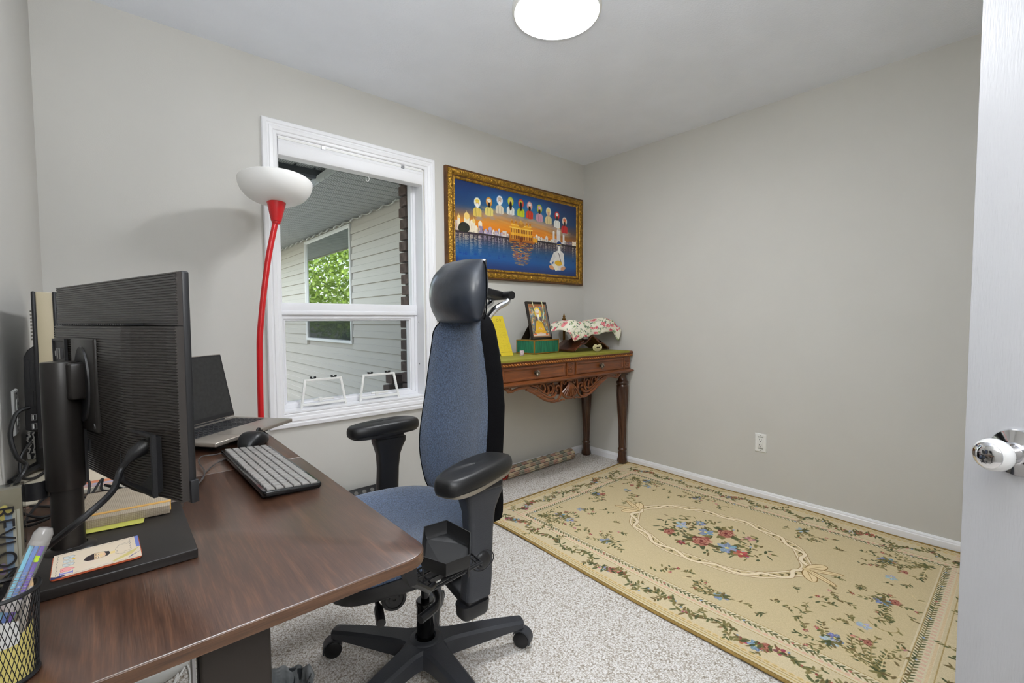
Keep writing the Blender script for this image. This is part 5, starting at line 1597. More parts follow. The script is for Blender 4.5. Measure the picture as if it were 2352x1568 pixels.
cp = smooth_path([(-3.205, -0.985, DT + 0.185), (-3.225, -1.0, DT + 0.175), (-3.234, -1.02, DT + 0.13), (-3.225, -1.03, DT + 0.08), (-3.212, -1.02, DT + 0.055), (-3.222, -1.05, DT + 0.03), (-3.225, -1.15, DT + 0.022), (-3.228, -1.35, DT + 0.020), (-3.225, -1.6, DT + 0.012), (-3.22, -1.8, DT + 0.012)], 8)
tag(obj('monitor_cable', MB().tube(cp, 0.0045, 8), CORD, smooth=True), 'black cable looping from the far monitor along the wall', 'cable')
cp = smooth_path([(-3.207, -0.96, DT + 0.10), (-3.225, -0.97, DT + 0.065), (-3.222, -1.0, DT + 0.025), (-3.205, -0.97, DT + 0.010), (-3.19, -0.93, DT + 0.012)], 8)
tag(obj('monitor_cable', MB().tube(cp, 0.0035, 8), CORD, smooth=True), 'short black cable drooping below the ports of the far monitor', 'cable')
PBX = tag(obj('tissue_box', MB().box((-0.055, -0.07, 0.0), (0.055, 0.07, 0.072)), None, bevel=0.002), 'small black and white patterned box by the wall behind the far monitor', 'box')
def zig():
    M = mat('zigzag_card', (206, 204, 198), 0.6, var=0.03)
    nt = M.node_tree; b = nt.nodes['Principled BSDF']
    w = nt.nodes.new('ShaderNodeTexWave'); w.inputs['Scale'].default_value = 28; w.inputs['Distortion'].default_value = 6; w.inputs['Detail Scale'].default_value = 3
    tc = nt.nodes.new('ShaderNodeTexCoord'); nt.links.new(tc.outputs['Object'], w.inputs['Vector'])
    r = nt.nodes.new('ShaderNodeValToRGB'); r.color_ramp.interpolation = 'CONSTANT'
    r.color_ramp.elements[0].color = lin((44, 44, 46)) + (1,); r.color_ramp.elements[1].color = lin((204, 202, 196)) + (1,); r.color_ramp.elements[1].position = 0.5
    nt.links.new(w.outputs['Fac'], r.inputs['Fac']); nt.links.new(r.outputs['Color'], b.inputs['Base Color'])
    return M
PBX.data.materials.clear(); PBX.data.materials.append(zig())
PBX.location = (-3.185, -0.52 - 0.14, DT + 0.0065)

# ---------------------------------------------------------------- laptop on a low riser
ALU = mat('grey_aluminium', (158, 150, 140), 0.34, metal=0.6, var=0.03)
LA, LB, LC = Vector((-2.773, -0.545)), Vector((-2.620, -0.736)), Vector((-2.835, -1.005))
fdir = (LB - LA).normalized(); fa = math.atan2(fdir.y, fdir.x)
LD = (LB - LA).length; LW = (LC - LB).length
# local: x hinge -> front edge, y from near side (0) to far side (LW)
lo = LA + (LC - LB)
LP = thing('laptop', 'open grey aluminium laptop at the far end of the desk', 'laptop', (lo.x, lo.y, DT + 0.022), fa)
obj('base_shell', MB().prism([(0, 0), (LD, 0), (LD, LW), (0, LW)], 0.0, 0.013), ALU, LP, bevel=0.003)
kw = obj('keyboard_well', MB().box((0.030, 0.020, 0.0128), (0.145, LW - 0.020, 0.0133)), mat('key_well', (40, 40, 42), 0.5), LP)
km = mesh_of('key', MB().rings([[(0, 0, 0), (0.0155, 0, 0), (0.0155, 0.017, 0), (0, 0.017, 0)], [(0.001, 0.001, 0.0014), (0.0145, 0.001, 0.0014), (0.0145, 0.016, 0.0014), (0.001, 0.016, 0.0014)]]), mat('black_key', (30, 30, 32), 0.45))
nk_ = int((LW - 0.046) / 0.0195)
for r_ in range(6):
    for c_ in range(nk_):
        if r_ == 5 and 4 <= c_ <= 9 and c_ != 4: continue
        o = link('key', km, LP); o.location = (0.034 + r_ * 0.0183, 0.023 + c_ * 0.0195, 0.0133)
        if r_ == 5 and c_ == 4: o.scale = (1, 6.5, 1)
obj('trackpad', MB().box((0.160, LW / 2 - 0.075, 0.0128), (LD - 0.012, LW / 2 + 0.045, 0.0134)), mat('trackpad', (150, 142, 132), 0.3, metal=0.5, var=0.02), LP)
sT = TR(0.006, 0, 0.012, ry=math.radians(-13))
lid = obj('screen_lid', MB().box((-0.006, 0.0, 0.004), (0.0, LW, LD - 0.005), sT), ALU, LP, bevel=0.003)
obj('screen_bezel', MB().box((-0.0005, 0.002, 0.008), (0.0008, LW - 0.002, LD - 0.008), sT), MONP, lid)
obj('screen', MB().box((0.0005, 0.008, 0.022), (0.0012, LW - 0.008, LD - 0.014), sT), mat('dusty_screen', (40, 40, 40), 0.3, var=0.25, vscale=90), lid)
obj('hinge', MB().tube([(0.004, 0.05, 0.013), (0.004, LW - 0.05, 0.013)], 0.0045, 10), MONP, LP, smooth=True)
rz_ = thing('laptop_riser', 'low dark riser under the open laptop', 'riser', (lo.x, lo.y, DT), fa)
obj('riser_plate', MB().box((0.03, 0.03, 0.016), (LD - 0.045, LW - 0.03, 0.0215)), BLACKP, rz_, bevel=0.002)
for yy in (0.05, LW - 0.07):
    obj('leg', MB().box((0.04, yy, 0.0), (LD - 0.06, yy + 0.02, 0.0165)), BLACKP, rz_, bevel=0.002)

# ---------------------------------------------------------------- mouse, keyboard
MS = thing('mouse', 'black contoured mouse between laptop and keyboard', 'mouse', (-2.731, -0.974, DT), math.radians(52))
MS.scale = (1.08, 1.08, 1.12)
mb = MB(); rings = []
for i in range(15):
    t = i / 14
    x = -0.058 + 0.116 * t
    h = 0.046 * math.sin(PI * min(1, (t * .93 + .05))) ** .75 * (1.0 + .10 * math.cos(t * 4))
    w = 0.034 * math.sin(PI * (t * .94 + .03)) ** .5
    ring = []
    for j in range(20):
        a = 2 * PI * j / 20
        c_, s_ = math.cos(a), math.sin(a)
        yy = w * math.copysign(abs(c_) ** .75, c_); zz = h * (0.5 + 0.5 * math.copysign(abs(s_) ** .8, s_)) 
        ring.append((x, yy, max(0.0008, zz)))
    rings.append(ring)
mb.rings(rings)
obj('shell', mb, mat('mouse_black', (20, 20, 21), 0.38, var=0.1), MS, smooth=True, ang=80)
obj('scroll_wheel', MB().lathe([(0.0, -0.003), (0.009, -0.003), (0.010, 0), (0.009, 0.003), (0.0, 0.003)], 18, TR(0.030, 0.0, 0.0365, rx=PI / 2)), BLACKP, MS, smooth=True)
obj('button_split', MB().box((0.018, -0.001, 0.040), (0.046, 0.001, 0.0435), TR(0, 0, 0, ry=math.radians(10))), BLACKP, MS)
mb = MB().tube(smooth_path([(-2.786, -1.008, DT + 0.010), (-2.835, -1.035, DT + 0.010), (-2.875, -1.055, DT + 0.016), (-2.887, -1.10, DT + 0.012), (-2.885, -1.18, DT + 0.009), (-2.905, -1.27, DT + 0.009), (-2.965, -1.345, DT + 0.009), (-3.03, -1.365, DT + 0.009)], 8), 0.0018, 6)
obj('cord', mb, mat('grey_cord', (70, 66, 64), 0.4), MS, smooth=True, world=True)
KX0, KX1, KY0, KY1 = -2.818, -2.704, -1.474, -1.042
KB = thing('keyboard', 'black keyboard with grey keys near the front edge of the desk', 'keyboard', ((KX0 + KX1) / 2, (KY0 + KY1) / 2, DT), (0, math.radians(4.0), math.radians(1.5)))
kw_, kd_ = KY1 - KY0, KX1 - KX0
outl = rrect(kd_ + 0.012, kw_ + 0.012, 0.010, 4)
mb = MB().rings([[(x * .97, y * .99, 0.005) for x, y in outl], [(x, y, 0.009) for x, y in outl], [(x, y, 0.014) for x, y in outl], [(x * .98, y * .992, 0.0165) for x, y in outl]])
obj('case', mb, mat('gloss_black', (16, 16, 17), 0.16, var=0.05), KB, smooth=True, ang=50)
KEYM = mat('grey_key', (138, 135, 131), 0.32, var=0.03)
def keymesh(w, d):
    return mesh_of('key', MB().rings([[(-d / 2, -w / 2, 0), (d / 2, -w / 2, 0), (d / 2, w / 2, 0), (-d / 2, w / 2, 0)], [(-d / 2 + .0006, -w / 2 + .0006, .003), (d / 2 - .0006, -w / 2 + .0006, .003), (d / 2 - .0006, w / 2 - .0006, .003), (-d / 2 + .0006, w / 2 - .0006, .003)], [(-d / 2 + .0022, -w / 2 + .0022, .0038), (d / 2 - .0022, -w / 2 + .0022, .0038), (d / 2 - .0022, w / 2 - .0022, .0038), (-d / 2 + .0022, w / 2 - .0022, .0038)]]), KEYM)
U = kw_ / 19.0
rows = [[1] * 16 + [1, 1, 1], [1] * 13 + [2, 1] + [1, 1, 1], [1.5] + [1] * 12 + [1.5, 1] + [1, 1, 1], [1.75] + [1] * 11 + [2.25, 1] + [1, 1, 1], [2.25] + [1] * 10 + [1.75, 1, 1] + [1, 1, 1], [1.25, 1.25, 1.25, 6.25, 1, 1, 1, 1, 1, 1] + [1, 1, 1]]
kc = {}
RH = (kd_ - 0.004) / 6
for r_, row in enumerate(rows):
    tot = sum(row); y = -kw_ / 2
    for w in row:
        w_ = w * kw_ / tot
        key_ = round(w_, 5)
        if key_ not in kc: kc[key_] = keymesh(w_ - 0.0022, RH - 0.0026)
        o = link('key', kc[key_], KB)
        # esc row towards the monitor, far end of the row holds the left-hand keys
        o.location = (-kd_ / 2 + 0.002 + RH * (r_ + .5), y + w_ / 2, 0.0163)
        y += w_
for y in (-kw_ / 2 + 0.03, kw_ / 2 - 0.03):
    obj('rear_foot', MB().box((-kd_ / 2, y - 0.012, -0.003), (-kd_ / 2 + 0.010, y + 0.012, 0.008)), BLACKP, KB)
mb = MB().tube(smooth_path([(-2.818, -1.10, DT + 0.012), (-2.85, -1.115, DT + 0.006), (-2.88, -1.17, DT + 0.003), (-2.915, -1.28, DT + 0.003), (-2.985, -1.37, DT + 0.003), (-3.05, -1.39, DT + 0.003)], 8), 0.0018, 6)
obj('cord', mb, MATS['grey_cord'], KB, smooth=True, world=True)

# ---------------------------------------------------------------- notebook, note, card, papers, pens, cables
NBM = mat('snakeskin_cover', (196, 182, 160), 0.55, var=0.02)
nt = NBM.node_tree
v = nt.nodes.new('ShaderNodeTexVoronoi'); v.inputs['Scale'].default_value = 330; v.inputs['Randomness'].default_value = 0.15
tc = nt.nodes.new('ShaderNodeTexCoord'); nt.links.new(tc.outputs['Object'], v.inputs['Vector'])
bpn = nt.nodes.new('ShaderNodeBump'); bpn.inputs['Strength'].default_value = 0.8; bpn.inputs['Distance'].default_value = 0.001; bpn.invert = True
nt.links.new(v.outputs['Distance'], bpn.inputs['Height']); nt.links.new(bpn.outputs[0], nt.nodes['Principled BSDF'].inputs['Normal'])
mxn = nt.nodes.new('ShaderNodeMixRGB'); mxn.blend_type = 'MULTIPLY'; mxn.inputs[0].default_value = 0.7
rr_ = nt.nodes.new('ShaderNodeValToRGB'); rr_.color_ramp.elements[0].color = (1, 1, 1, 1); rr_.color_ramp.elements[1].color = (.35, .31, .27, 1); rr_.color_ramp.elements[1].position = .75
nt.links.new(v.outputs['Distance'], rr_.inputs['Fac'])
src = nt.nodes['Principled BSDF'].inputs['Base Color'].links[0].from_socket
nt.links.new(src, mxn.inputs[1]); nt.links.new(rr_.outputs[0], mxn.inputs[2]); nt.links.new(mxn.outputs[0], nt.nodes['Principled BSDF'].inputs['Base Color'])
DB = DT + 0.017          # top of the monitor's base plate
NB = thing('notebook', 'beige snakeskin-pattern notebook with tan elastic band on the monitor base', 'notebook', (-3.035, -1.375, DB + 0.0005), math.radians(-5))
obj('cover', MB().box((-0.072, -0.085, 0.014), (0.066, 0.085, 0.016)).box((-0.072, -0.0868, 0.0), (0.066, -0.085, 0.016)).box((-0.072, -0.085, 0.0), (0.066, 0.085, 0.0015)), NBM, NB, bevel=0.0008)
obj('page_block', MB().box((-0.070, -0.084, 0.0015), (0.064, 0.083, 0.014)), mat('page_white', (226, 220, 204), 0.7), NB)
obj('elastic_band', MB().box((-0.0735, -0.066, -0.0002), (0.0675, -0.056, 0.0168)), mat('tan_elastic', (214, 166, 88), 0.6, var=0.03), NB)
sn = MB().rings([[(x, -0.030, 0.0), (x, 0.030, 0.0), (x, 0.030, 0.0006), (x, -0.030, 0.0006)] for x in (-0.052, 0.052)])
o = obj('sticky_note', sn, mat('lime_paper', (196, 194, 92), 0.7, var=0.02)); o.location = (-3.066, -1.452, DB + 0.0006); o.rotation_euler = (0, 0, math.radians(-7))
tag(o, 'yellow-green sticky note poking out from under the beige notebook', 'note')
# child's drawing card
cp_ = Painter(560, 280, (222, 206, 182))
q = random.Random(2)
for i in range(40): cp_.ell(q.uniform(180, 540), q.uniform(150, 270), 60, 10, q.choice([(226, 196, 186), (222, 204, 150), (206, 206, 206)]), -.2, .12, 8)
INK = (60, 56, 60)
cp_.line([(16 + i * 14, 12 + 4 * math.sin(i * 1.3)) for i in range(38)], 1.6, (120, 116, 120)); cp_.line([(16 + i * 14, 266 + 3 * math.sin(i * 1.1)) for i in range(38)], 1.6, (120, 116, 120))
cp_.line([(26 + 3 * math.sin(i * 1.7), 20 + i * 9) for i in range(27)], 1.8, INK); cp_.line([(498 + 5 * math.sin(i * 1.7), 16 + i * 7) for i in range(20)], 1.8, INK)
cp_.rect(534, 0, 560, 150, (110, 126, 196)); cp_.poly([(560, 150), (500, 220), (380, 262), (360, 252), (520, 170)], (206, 190, 120)); cp_.poly([(560, 210), (470, 262), (490, 240)], (60, 66, 130))
cp_.poly([(0, 280), (0, 248), (30, 262), (62, 256), (90, 264), (60, 280)], (48, 52, 96))
# head lying on its side: hair to the left, beard right, neck, shoulders
cp_.poly([(188, 148), (206, 118), (256, 96), (256, 176), (210, 170)], (50, 40, 42)); cp_.poly([(256, 98), (330, 106), (346, 140), (330, 168), (256, 174)], (226, 196, 156))
cp_.poly([(320, 104), (352, 112), (358, 140), (346, 164), (322, 168), (332, 140)], (46, 40, 42)); cp_.ell(322, 138, 5, 9, (226, 150, 130)); cp_.ell(300, 138, 8, 4, (236, 206, 120))
for y in (120, 156):
    cp_.ell(282, y, 9, 5, (250, 246, 240)); cp_.ell(282, y, 4, 4, (50, 36, 32)); cp_.line([(266, y - 10), (266, y + 9)], 3, (60, 46, 42))
cp_.line([(188, 148), (206, 118), (256, 96), (330, 104), (358, 140), (330, 168), (256, 176), (210, 170), (188, 148)], 1.6, INK)
cp_.rect(358, 126, 392, 156, (230, 206, 140)); cp_.line([(392, 118), (420, 70), (470, 56), (500, 58)], 1.6, INK); cp_.line([(392, 160), (420, 186), (480, 186), (505, 176)], 1.6, INK); cp_.line([(396, 124), (408, 140), (396, 156)], 1.6, INK); cp_.line([(440, 74), (500, 72)], 1.4, INK); cp_.line([(450, 168), (504, 160)], 1.4, INK)
# hand lettered column on the left: bubble letters, a heart and a serif I
cp_.rect(48, 238, 128, 252, (150, 150, 214)); cp_.line([(50, 245), (124, 245)], 4, (96, 96, 176))
for x in (50, 124): cp_.line([(x, 232), (x, 258)], 6, (110, 110, 190))
hp = [(136, 206), (96, 226), (56, 222), (50, 210), (66, 202), (50, 194), (56, 182), (96, 180), (136, 206)]
cp_.poly(hp, (232, 160, 156)); cp_.line(hp, 2.4, (190, 60, 70))
for k in range(3):
    y0 = 46 + k * 44
    pts = [(60, y0), (64, y0 + 30), (90, y0 + 36), (126, y0 + 30), (134, y0 + 12), (120, y0), (84, y0 + 4), (60, y0)]
    cp_.poly(pts, (206, 210, 206)); cp_.line(pts, 2, (90, 96, 110)); cp_.ell(96, y0 + 18, 14, 3, (150, 160, 150))
cp_.ell(126, 96, 10, 10, (226, 190, 60))
CD = thing('drawing_card', 'small hand-drawn card with a bearded face lying on the monitor base', 'card', (-3.078, -1.600, DB + 0.0004), math.radians(1.5))
cw_, ch_ = 0.104, 0.094
pl = rrect(cw_, ch_, 0.008, 4)
obj('card_stack', MB().prism(pl, 0.0, 0.0022), mat('red_card_edge', (176, 84, 50), 0.6, var=0.1), CD)
mb = MB(); mb.grid(lambda u, v: (-cw_ / 2 + 0.001 + (cw_ - .002) * u, -ch_ / 2 + 0.001 + (ch_ - .002) * v, 0.0026), 1, 1)
obj('drawing', mb, print_mat('drawing_print', cp_, 0.6), CD)
# magazine behind the stand
mgp = Painter(300, 120, (214, 200, 176))
mgp.rect(0, 78, 300, 92, (214, 110, 60)); mgp.rect(0, 92, 300, 112, (130, 140, 190)); q = random.Random(6)
for k in range(40): mgp.rect(q.uniform(0, 290), q.uniform(78, 112), q.uniform(0, 290) * 0 + q.uniform(0, 300), q.uniform(80, 114), q.choice([(226, 140, 70), (110, 120, 170), (232, 220, 200)]), .3)
MG = thing('magazine', 'cream and orange magazine lying behind the near monitor stand', 'magazine', (-3.060, -1.115, DT), math.radians(-6))
obj('pages', MB().box((-0.10, -0.05, 0.0005), (0.065, 0.14, 0.010)), MATS['page_white'], MG, bevel=0.001)
mb = MB(); mb.grid(lambda u, v: (-0.10 + 0.165 * u, -0.05 + 0.19 * v, 0.0106), 1, 1)
obj('cover_print', mb, print_mat('magazine_print', mgp, 0.4), MG)
for k, (x0, y0, x1, y1, lab) in enumerate(((-3.10, -1.235, -2.985, -1.205, 'black ballpoint pen lying nearest the magazine behind the notebook'), (-3.075, -1.262, -2.965, -1.222, 'black grip pen lying nearest the notebook edge'))):
    a = Vector((x0, y0, DT + 0.0055)); b_ = Vector((x1, y1, DT + 0.0055))
    pn = thing('pen', lab, 'pen', tuple((a + b_) / 2), 0, 'pens lying on the desk')
    obj('barrel', MB().tube([a, a + (b_ - a) * .15, a + (b_ - a) * .8, b_ - (b_ - a) * .05], [0.0025, 0.005, 0.0052, 0.0035], 10), BLACKP, pn, smooth=True, world=True)
    obj('tip', MB().tube([a - (b_ - a) * .05, a], [0.0006, 0.0024], 8), STEEL, pn, smooth=True, world=True)
    obj('pocket_clip', MB().tube([b_ + Vector((0, 0, .004)), b_ - (b_ - a) * .3 + Vector((0, 0, .0062))], 0.0012, 6), STEEL, pn, smooth=True, world=True)
q = random.Random(44)
for k, (c0, c1) in enumerate((((-3.20, -1.30), (-3.02, -1.20)), ((-3.21, -1.36), (-3.10, -1.28)), ((-3.18, -1.22), (-3.00, -1.16)))):
    pts = []
    for i in range(9):
        t = i / 8
        pts.append((c0[0] + (c1[0] - c0[0]) * t + q.uniform(-.035, .035), c0[1] + (c1[1] - c0[1]) * t + q.uniform(-.05, .05), DT + 0.004 + (q.random() * .035 if 0 < i < 8 else 0)))
    tag(obj('tangled_cable', MB().tube(smooth_path(pts, 7), 0.0026, 6), CORD, smooth=True), ['black cable tangled behind the stand, nearest the magazine', 'black cable tangled behind the stand, nearest the clear case', 'black cable tangled behind the stand, nearest the far monitor foot'][k], 'cable', 'tangled cables')
UH = thing('usb_hub', 'small dark metal block with a round socket behind the notebook', 'hub', (-2.975, -1.375, DT), math.radians(-4))
obj('hub_body', MB().box((-0.03, -0.022, 0.0), (0.028, 0.03, 0.017)), mat('dark_metal_box', (92, 82, 74), 0.4, metal=0.5, var=0.06), UH, bevel=0.002)
obj('round_socket', MB().lathe([(0.005, 0), (0.0065, 0.0012), (0.005, 0.0016), (0.003, -0.001), (0.0, -0.001)], 16, axis_T((0.010, -0.022, 0.009), (0, -1, 0))), BLACKP, UH)

# ---------------------------------------------------------------- clear case with lettering
CLR = glass_mat('clear_acrylic', (232, 234, 232), 0.05)
RC = thing('makeup_case', 'clear plastic case with flowers and black lettering standing at the desk edge', 'case', (-3.190, -1.575, DT), math.radians(4))
rw, rd, rh = 0.068, 0.026, 0.148
obj('clear_shell', MB().box((-rw / 2, -rd / 2, 0.0006), (rw / 2, rd / 2, rh)), CLR, RC, bevel=0.001)
lp = Painter(180, 400, (150, 140, 122))
q = random.Random(10)
for (x, y, r, c) in ((40, 60, 26, (150, 190, 186)), (92, 40, 22, (170, 206, 206)), (120, 96, 30, (226, 206, 120)), (30, 130, 24, (206, 196, 170)), (60, 290, 20, (150, 206, 110)), (110, 330, 22, (170, 150, 190)), (30, 370, 22, (226, 206, 120))):
    for k in range(5):
        a = k * 1.257; lp.ell(x + math.cos(a) * r * .6, y + math.sin(a) * r * .6, r * .55, r * .42, c, a)
    lp.ell(x, y, r * .25, r * .25, (226, 190, 110))
lp.rect(128, 100, 150, 400, (150, 170, 200)); lp.rect(150, 90, 172, 400, (206, 200, 186)); lp.rect(160, 90, 163, 400, (150, 140, 120))
mb = MB(); mb.grid(lambda u, v: (-rw / 2 + 0.003 + (rw - .006) * u, -rd / 2 + 0.006, 0.004 + (rh - .008) * v), 1, 1)
obj('printed_insert', mb, print_mat('insert_print', lp, 0.5), RC)
obj('insert_card', MB().box((-rw / 2 + 0.003, -rd / 2 + 0.0065, 0.003), (rw / 2 - 0.003, rd / 2 - 0.004, rh - 0.004)), mat('insert_grey', (150, 142, 128), 0.6), RC)
text_mesh('lettering', 'REVLON', 0.030, mat('ink_black', (30, 28, 28), 0.5), RC, TR(0.012, -rd / 2 - 0.0006, rh * 0.44) @ Matrix.Rotation(PI / 2, 4, 'Y') @ Matrix.Rotation(PI / 2, 4, 'X'), 0.0002)

# ---------------------------------------------------------------- mesh pen cup with pens
PCX, PCY = -3.150, -1.838
PC = thing('pen_cup', 'black wire mesh pen cup in the near corner of the desk', 'pen cup', (PCX, PCY, DT))
CR0, CR1, CH = 0.0265, 0.0305, 0.098
mb = MB()
nv, nh = 44, 34
def cr(z): return CR0 + (CR1 - CR0) * z / CH
for s in (-1, 1):
    for k in range(nv):
        a0 = 2 * PI * k / nv
        pts = [(cr(z) * math.cos(a0 + s * z * 9), cr(z) * math.sin(a0 + s * z * 9), z) for z in np.linspace(0.004, CH, 12)]
        mb.tube(pts, 0.00042, 3, cap=False)
o = obj('wire_mesh', mb, BLACKP, PC); o['kind'] = 'stuff'
ringp = lambda r, z: [(r * math.cos(a), r * math.sin(a), z) for a in np.linspace(0, 2 * PI, 41)[:-1]]
obj('top_rim', MB().tube(ringp(CR1, CH), 0.0024, 8, closed=True), BLACKP, PC, smooth=True)
obj('bottom_rim', MB().tube(ringp(CR0, 0.004), 0.0022, 8, closed=True), BLACKP, PC, smooth=True)
obj('bottom_plate', MB().lathe([(0.0, 0.001), (CR0, 0.001), (CR0, 0.003), (0.0, 0.003)], 32), BLACKP, PC)
# folded yellow note and white paper stuffed inside
def curl(r, a0, a1, z0, z1, skew=0.0):
    mb = MB(); mb.grid(lambda u, v: (r * math.cos(a0 + (a1 - a0) * u), r * math.sin(a0 + (a1 - a0) * u), z0 + (z1 + skew * (u - .5) - z0) * v), 14, 2); mb.uv = {}
    return mb
yo = obj('folded_note', curl(0.0240, -2.6, 0.15, 0.005, 0.050, 0.026), mat('yellow_note', (222, 206, 122), 0.7, var=0.05)); yo.location = (PCX, PCY, DT)
tag(yo, 'pale yellow note curled inside the bottom of the mesh pen cup', 'note')
wo = obj('folded_paper', curl(0.0250, -3.0, -0.9, 0.046, 0.080, -0.02), mat('white_paper', (226, 224, 220), 0.7)); wo.location = (PCX, PCY, DT)
tag(wo, 'white paper curled inside the mesh pen cup above the yellow note', 'paper')
mk = MB().tube([(-0.014, -0.012, 0.055), (-0.013, -0.014, 0.085)], 0.0075, 12)
ro = obj('marker_cap', mk, mat('red_plastic', (206, 20, 24), 0.35), smooth=True); ro.location = (PCX, PCY, DT)
tag(ro, 'red marker cap standing inside the mesh pen cup', 'marker')
# fat clear six-colour pen leaning out
CLP = mat('clear_barrel', (222, 218, 216), 0.12, alpha=0.2, var=0.02)
fpn = thing('multicolour_pen', 'fat clear multicolour pen leaning out of the mesh pen cup', 'pen', (PCX, PCY, DT), 0)
ba, bb_ = Vector((-0.018, -0.012, 0.012)), Vector((0.036, 0.012, 0.152))
ax = (bb_ - ba); Lp = ax.length; T = axis_T(ba, ax)
obj('clear_barrel', MB().lathe([(0.0, 0.02), (0.0075, 0.022), (0.0086, 0.05), (0.0086, Lp - 0.022), (0.0090, Lp - 0.020), (0.0090, Lp - 0.014), (0.0078, Lp - 0.004), (0.004, Lp), (0.0, Lp)], 24, T), CLP, fpn, smooth=True)
obj('white_collar', MB().lathe([(0.0088, Lp - 0.082), (0.0093, Lp - 0.080), (0.0093, Lp - 0.072), (0.0088, Lp - 0.070)], 24, T, cap=False), mat('frosted_white', (186, 180, 176), 0.3), fpn, smooth=True)
obj('end_cap', MB().lathe([(0.0, Lp - 0.016), (0.0086, Lp - 0.016), (0.0088, Lp - 0.004), (0.006, Lp + 0.002), (0.0, Lp + 0.003)], 24, T, cap=False), mat('frosted_cap', (170, 166, 162), 0.15, trans=0.4), fpn, smooth=True)
cols6 = [('lime', (176, 206, 50)), ('sky_blue', (110, 196, 222)), ('deep_blue', (52, 110, 190)), ('purple', (96, 50, 180)), ('green', (60, 150, 80)), ('rose', (206, 120, 130))]
for k, (nm, c) in enumerate(cols6):
    a = 2 * PI * k / 6 + .5
    x, y = 0.0053 * math.cos(a), 0.0053 * math.sin(a)
    obj('ink_tube', MB().tube([T @ Vector((x, y, 0.025)), T @ Vector((x, y, Lp - 0.016))], 0.0021, 8), mat('ink_' + nm, c, 0.4), fpn, smooth=True)
    obj('spring', MB().tube([T @ Vector((x + 0.0023 * math.cos(t), y + 0.0023 * math.sin(t), Lp - 0.070 + t * 0.00045)) for t in np.linspace(0, 60, 150)], 0.00035, 4), STEEL, fpn, smooth=True)
obj('colour_slider', MB().box((-0.0105, -0.0015, Lp - 0.032), (-0.007, 0.0015, Lp - 0.026), T), mat('ink_lime', (176, 206, 50)), fpn)
for k, (x0, y0, x1, y1, zt_, r, c, lab) in enumerate(((0.0, 0.01, 0.020, 0.014, 0.116, 0.0036, (196, 170, 130), 'natural wood pencil standing beside the fat pen in the cup'), (-0.01, 0.0, 0.016, 0.004, 0.112, 0.0036, (60, 40, 34), 'dark brown pencil standing in the mesh cup'), (0.006, 0.010, 0.024, 0.004, 0.108, 0.0042, (206, 196, 186), 'pale pen with a clip at the right rim of the mesh cup'), (-0.012, 0.010, -0.006, 0.016, 0.120, 0.0036, (200, 120, 90), 'terracotta pencil at the back of the mesh cup'))):
    pn = thing('pencil', lab, 'pencil', (PCX, PCY, DT), 0, 'pencils in the mesh cup')
    a, b_ = Vector((x0, y0, 0.006)), Vector((x1, y1, zt_))
    d_ = b_ - a
    obj('shaft', MB().tube([a, b_ - d_ * .12], r, 6), mat('pencil_' + str(c[0]), c, 0.45), pn)
    obj('point', MB().tube([b_ - d_ * .12, b_], [r, 0.0005], 6), mat('pencil_wood', (214, 180, 134), 0.6), pn)

# ---------------------------------------------------------------- cup holder clamped under the corner
CHD = thing('cup_holder', 'black hexagonal cup holder clamped to the near corner of the desk', 'cup holder', (-2.535, -1.745, 0.56))
hexo = [(-2.606, -1.775), (-2.548, -1.690), (-2.492, -1.695), (-2.472, -1.760), (-2.520, -1.825), (-2.585, -1.835)]
cxh = sum(p[0] for p in hexo) / 6; cyh = sum(p[1] for p in hexo) / 6
def hring(k, z):
    return [(cxh + (x - cxh) * k, cyh + (y - cyh) * k, z + (0.014 if i in (1, 2) else (-0.006 if i in (4,) else 0.002))) for i, (x, y) in enumerate(hexo)]
mb = MB(); mb.rings([hring(0.90, 0.642), hring(0.97, 0.652), hring(1.0, 0.672), hring(0.965, 0.672), hring(0.93, 0.653), hring(0.86, 0.645)], cap=False)
obj('open_cup', mb, mat('matte_black_cup', (13, 13, 14), 0.5, var=0.1), CHD, world=True, smooth=True, ang=30)
obj('cup_bottom', MB().rings([hring(0.885, 0.643), hring(0.885, 0.646)]), MATS['matte_black_cup'], CHD, world=True)
zg = 0.618
for i in range(5):
    y = -1.80 + i * 0.024
    obj('grid_bar', MB().tube([(-2.60, y, zg), (-2.468, y + 0.012, zg)], 0.0022, 6), BLACKP, CHD, world=True, smooth=True)
for i in range(4):
    x = -2.59 + i * 0.038
    obj('grid_bar', MB().tube([(x, -1.806, zg - .002), (x + 0.006, -1.70, zg - .002)], 0.0022, 6), BLACKP, CHD, world=True, smooth=True)
obj('grid_rim', MB().tube([(-2.604, -1.81, zg), (-2.468, -1.795, zg), (-2.458, -1.70, zg), (-2.60, -1.69, zg)], 0.003, 6, closed=True), BLACKP, CHD, world=True)
obj('clamp_arm', MB().rings([[(-2.660 - w, -1.86, z), (-2.660, -1.86, z), (-2.660, -1.835, z), (-2.660 - w, -1.835, z)] for z, w in ((0.675, 0.014), (0.69, 0.020), (0.728, 0.036), (0.7305, 0.036))]), BLACKP, CHD, world=True)
obj('clamp_bar', MB().tube([(-2.666, -1.846, 0.675), (-2.62, -1.83, 0.635), (-2.59, -1.80, 0.62)], 0.006, 8), BLACKP, CHD, world=True, smooth=True)
for p_ in hexo[:2] + hexo[3:5]:
    obj('hanger_rod', MB().tube([(p_[0] * .9 + cxh * .1, p_[1] * .9 + cyh * .1, 0.648), (p_[0] * .9 + cxh * .1, p_[1] * .9 + cyh * .1, 0.618)], 0.0022, 6), BLACKP, CHD, world=True)

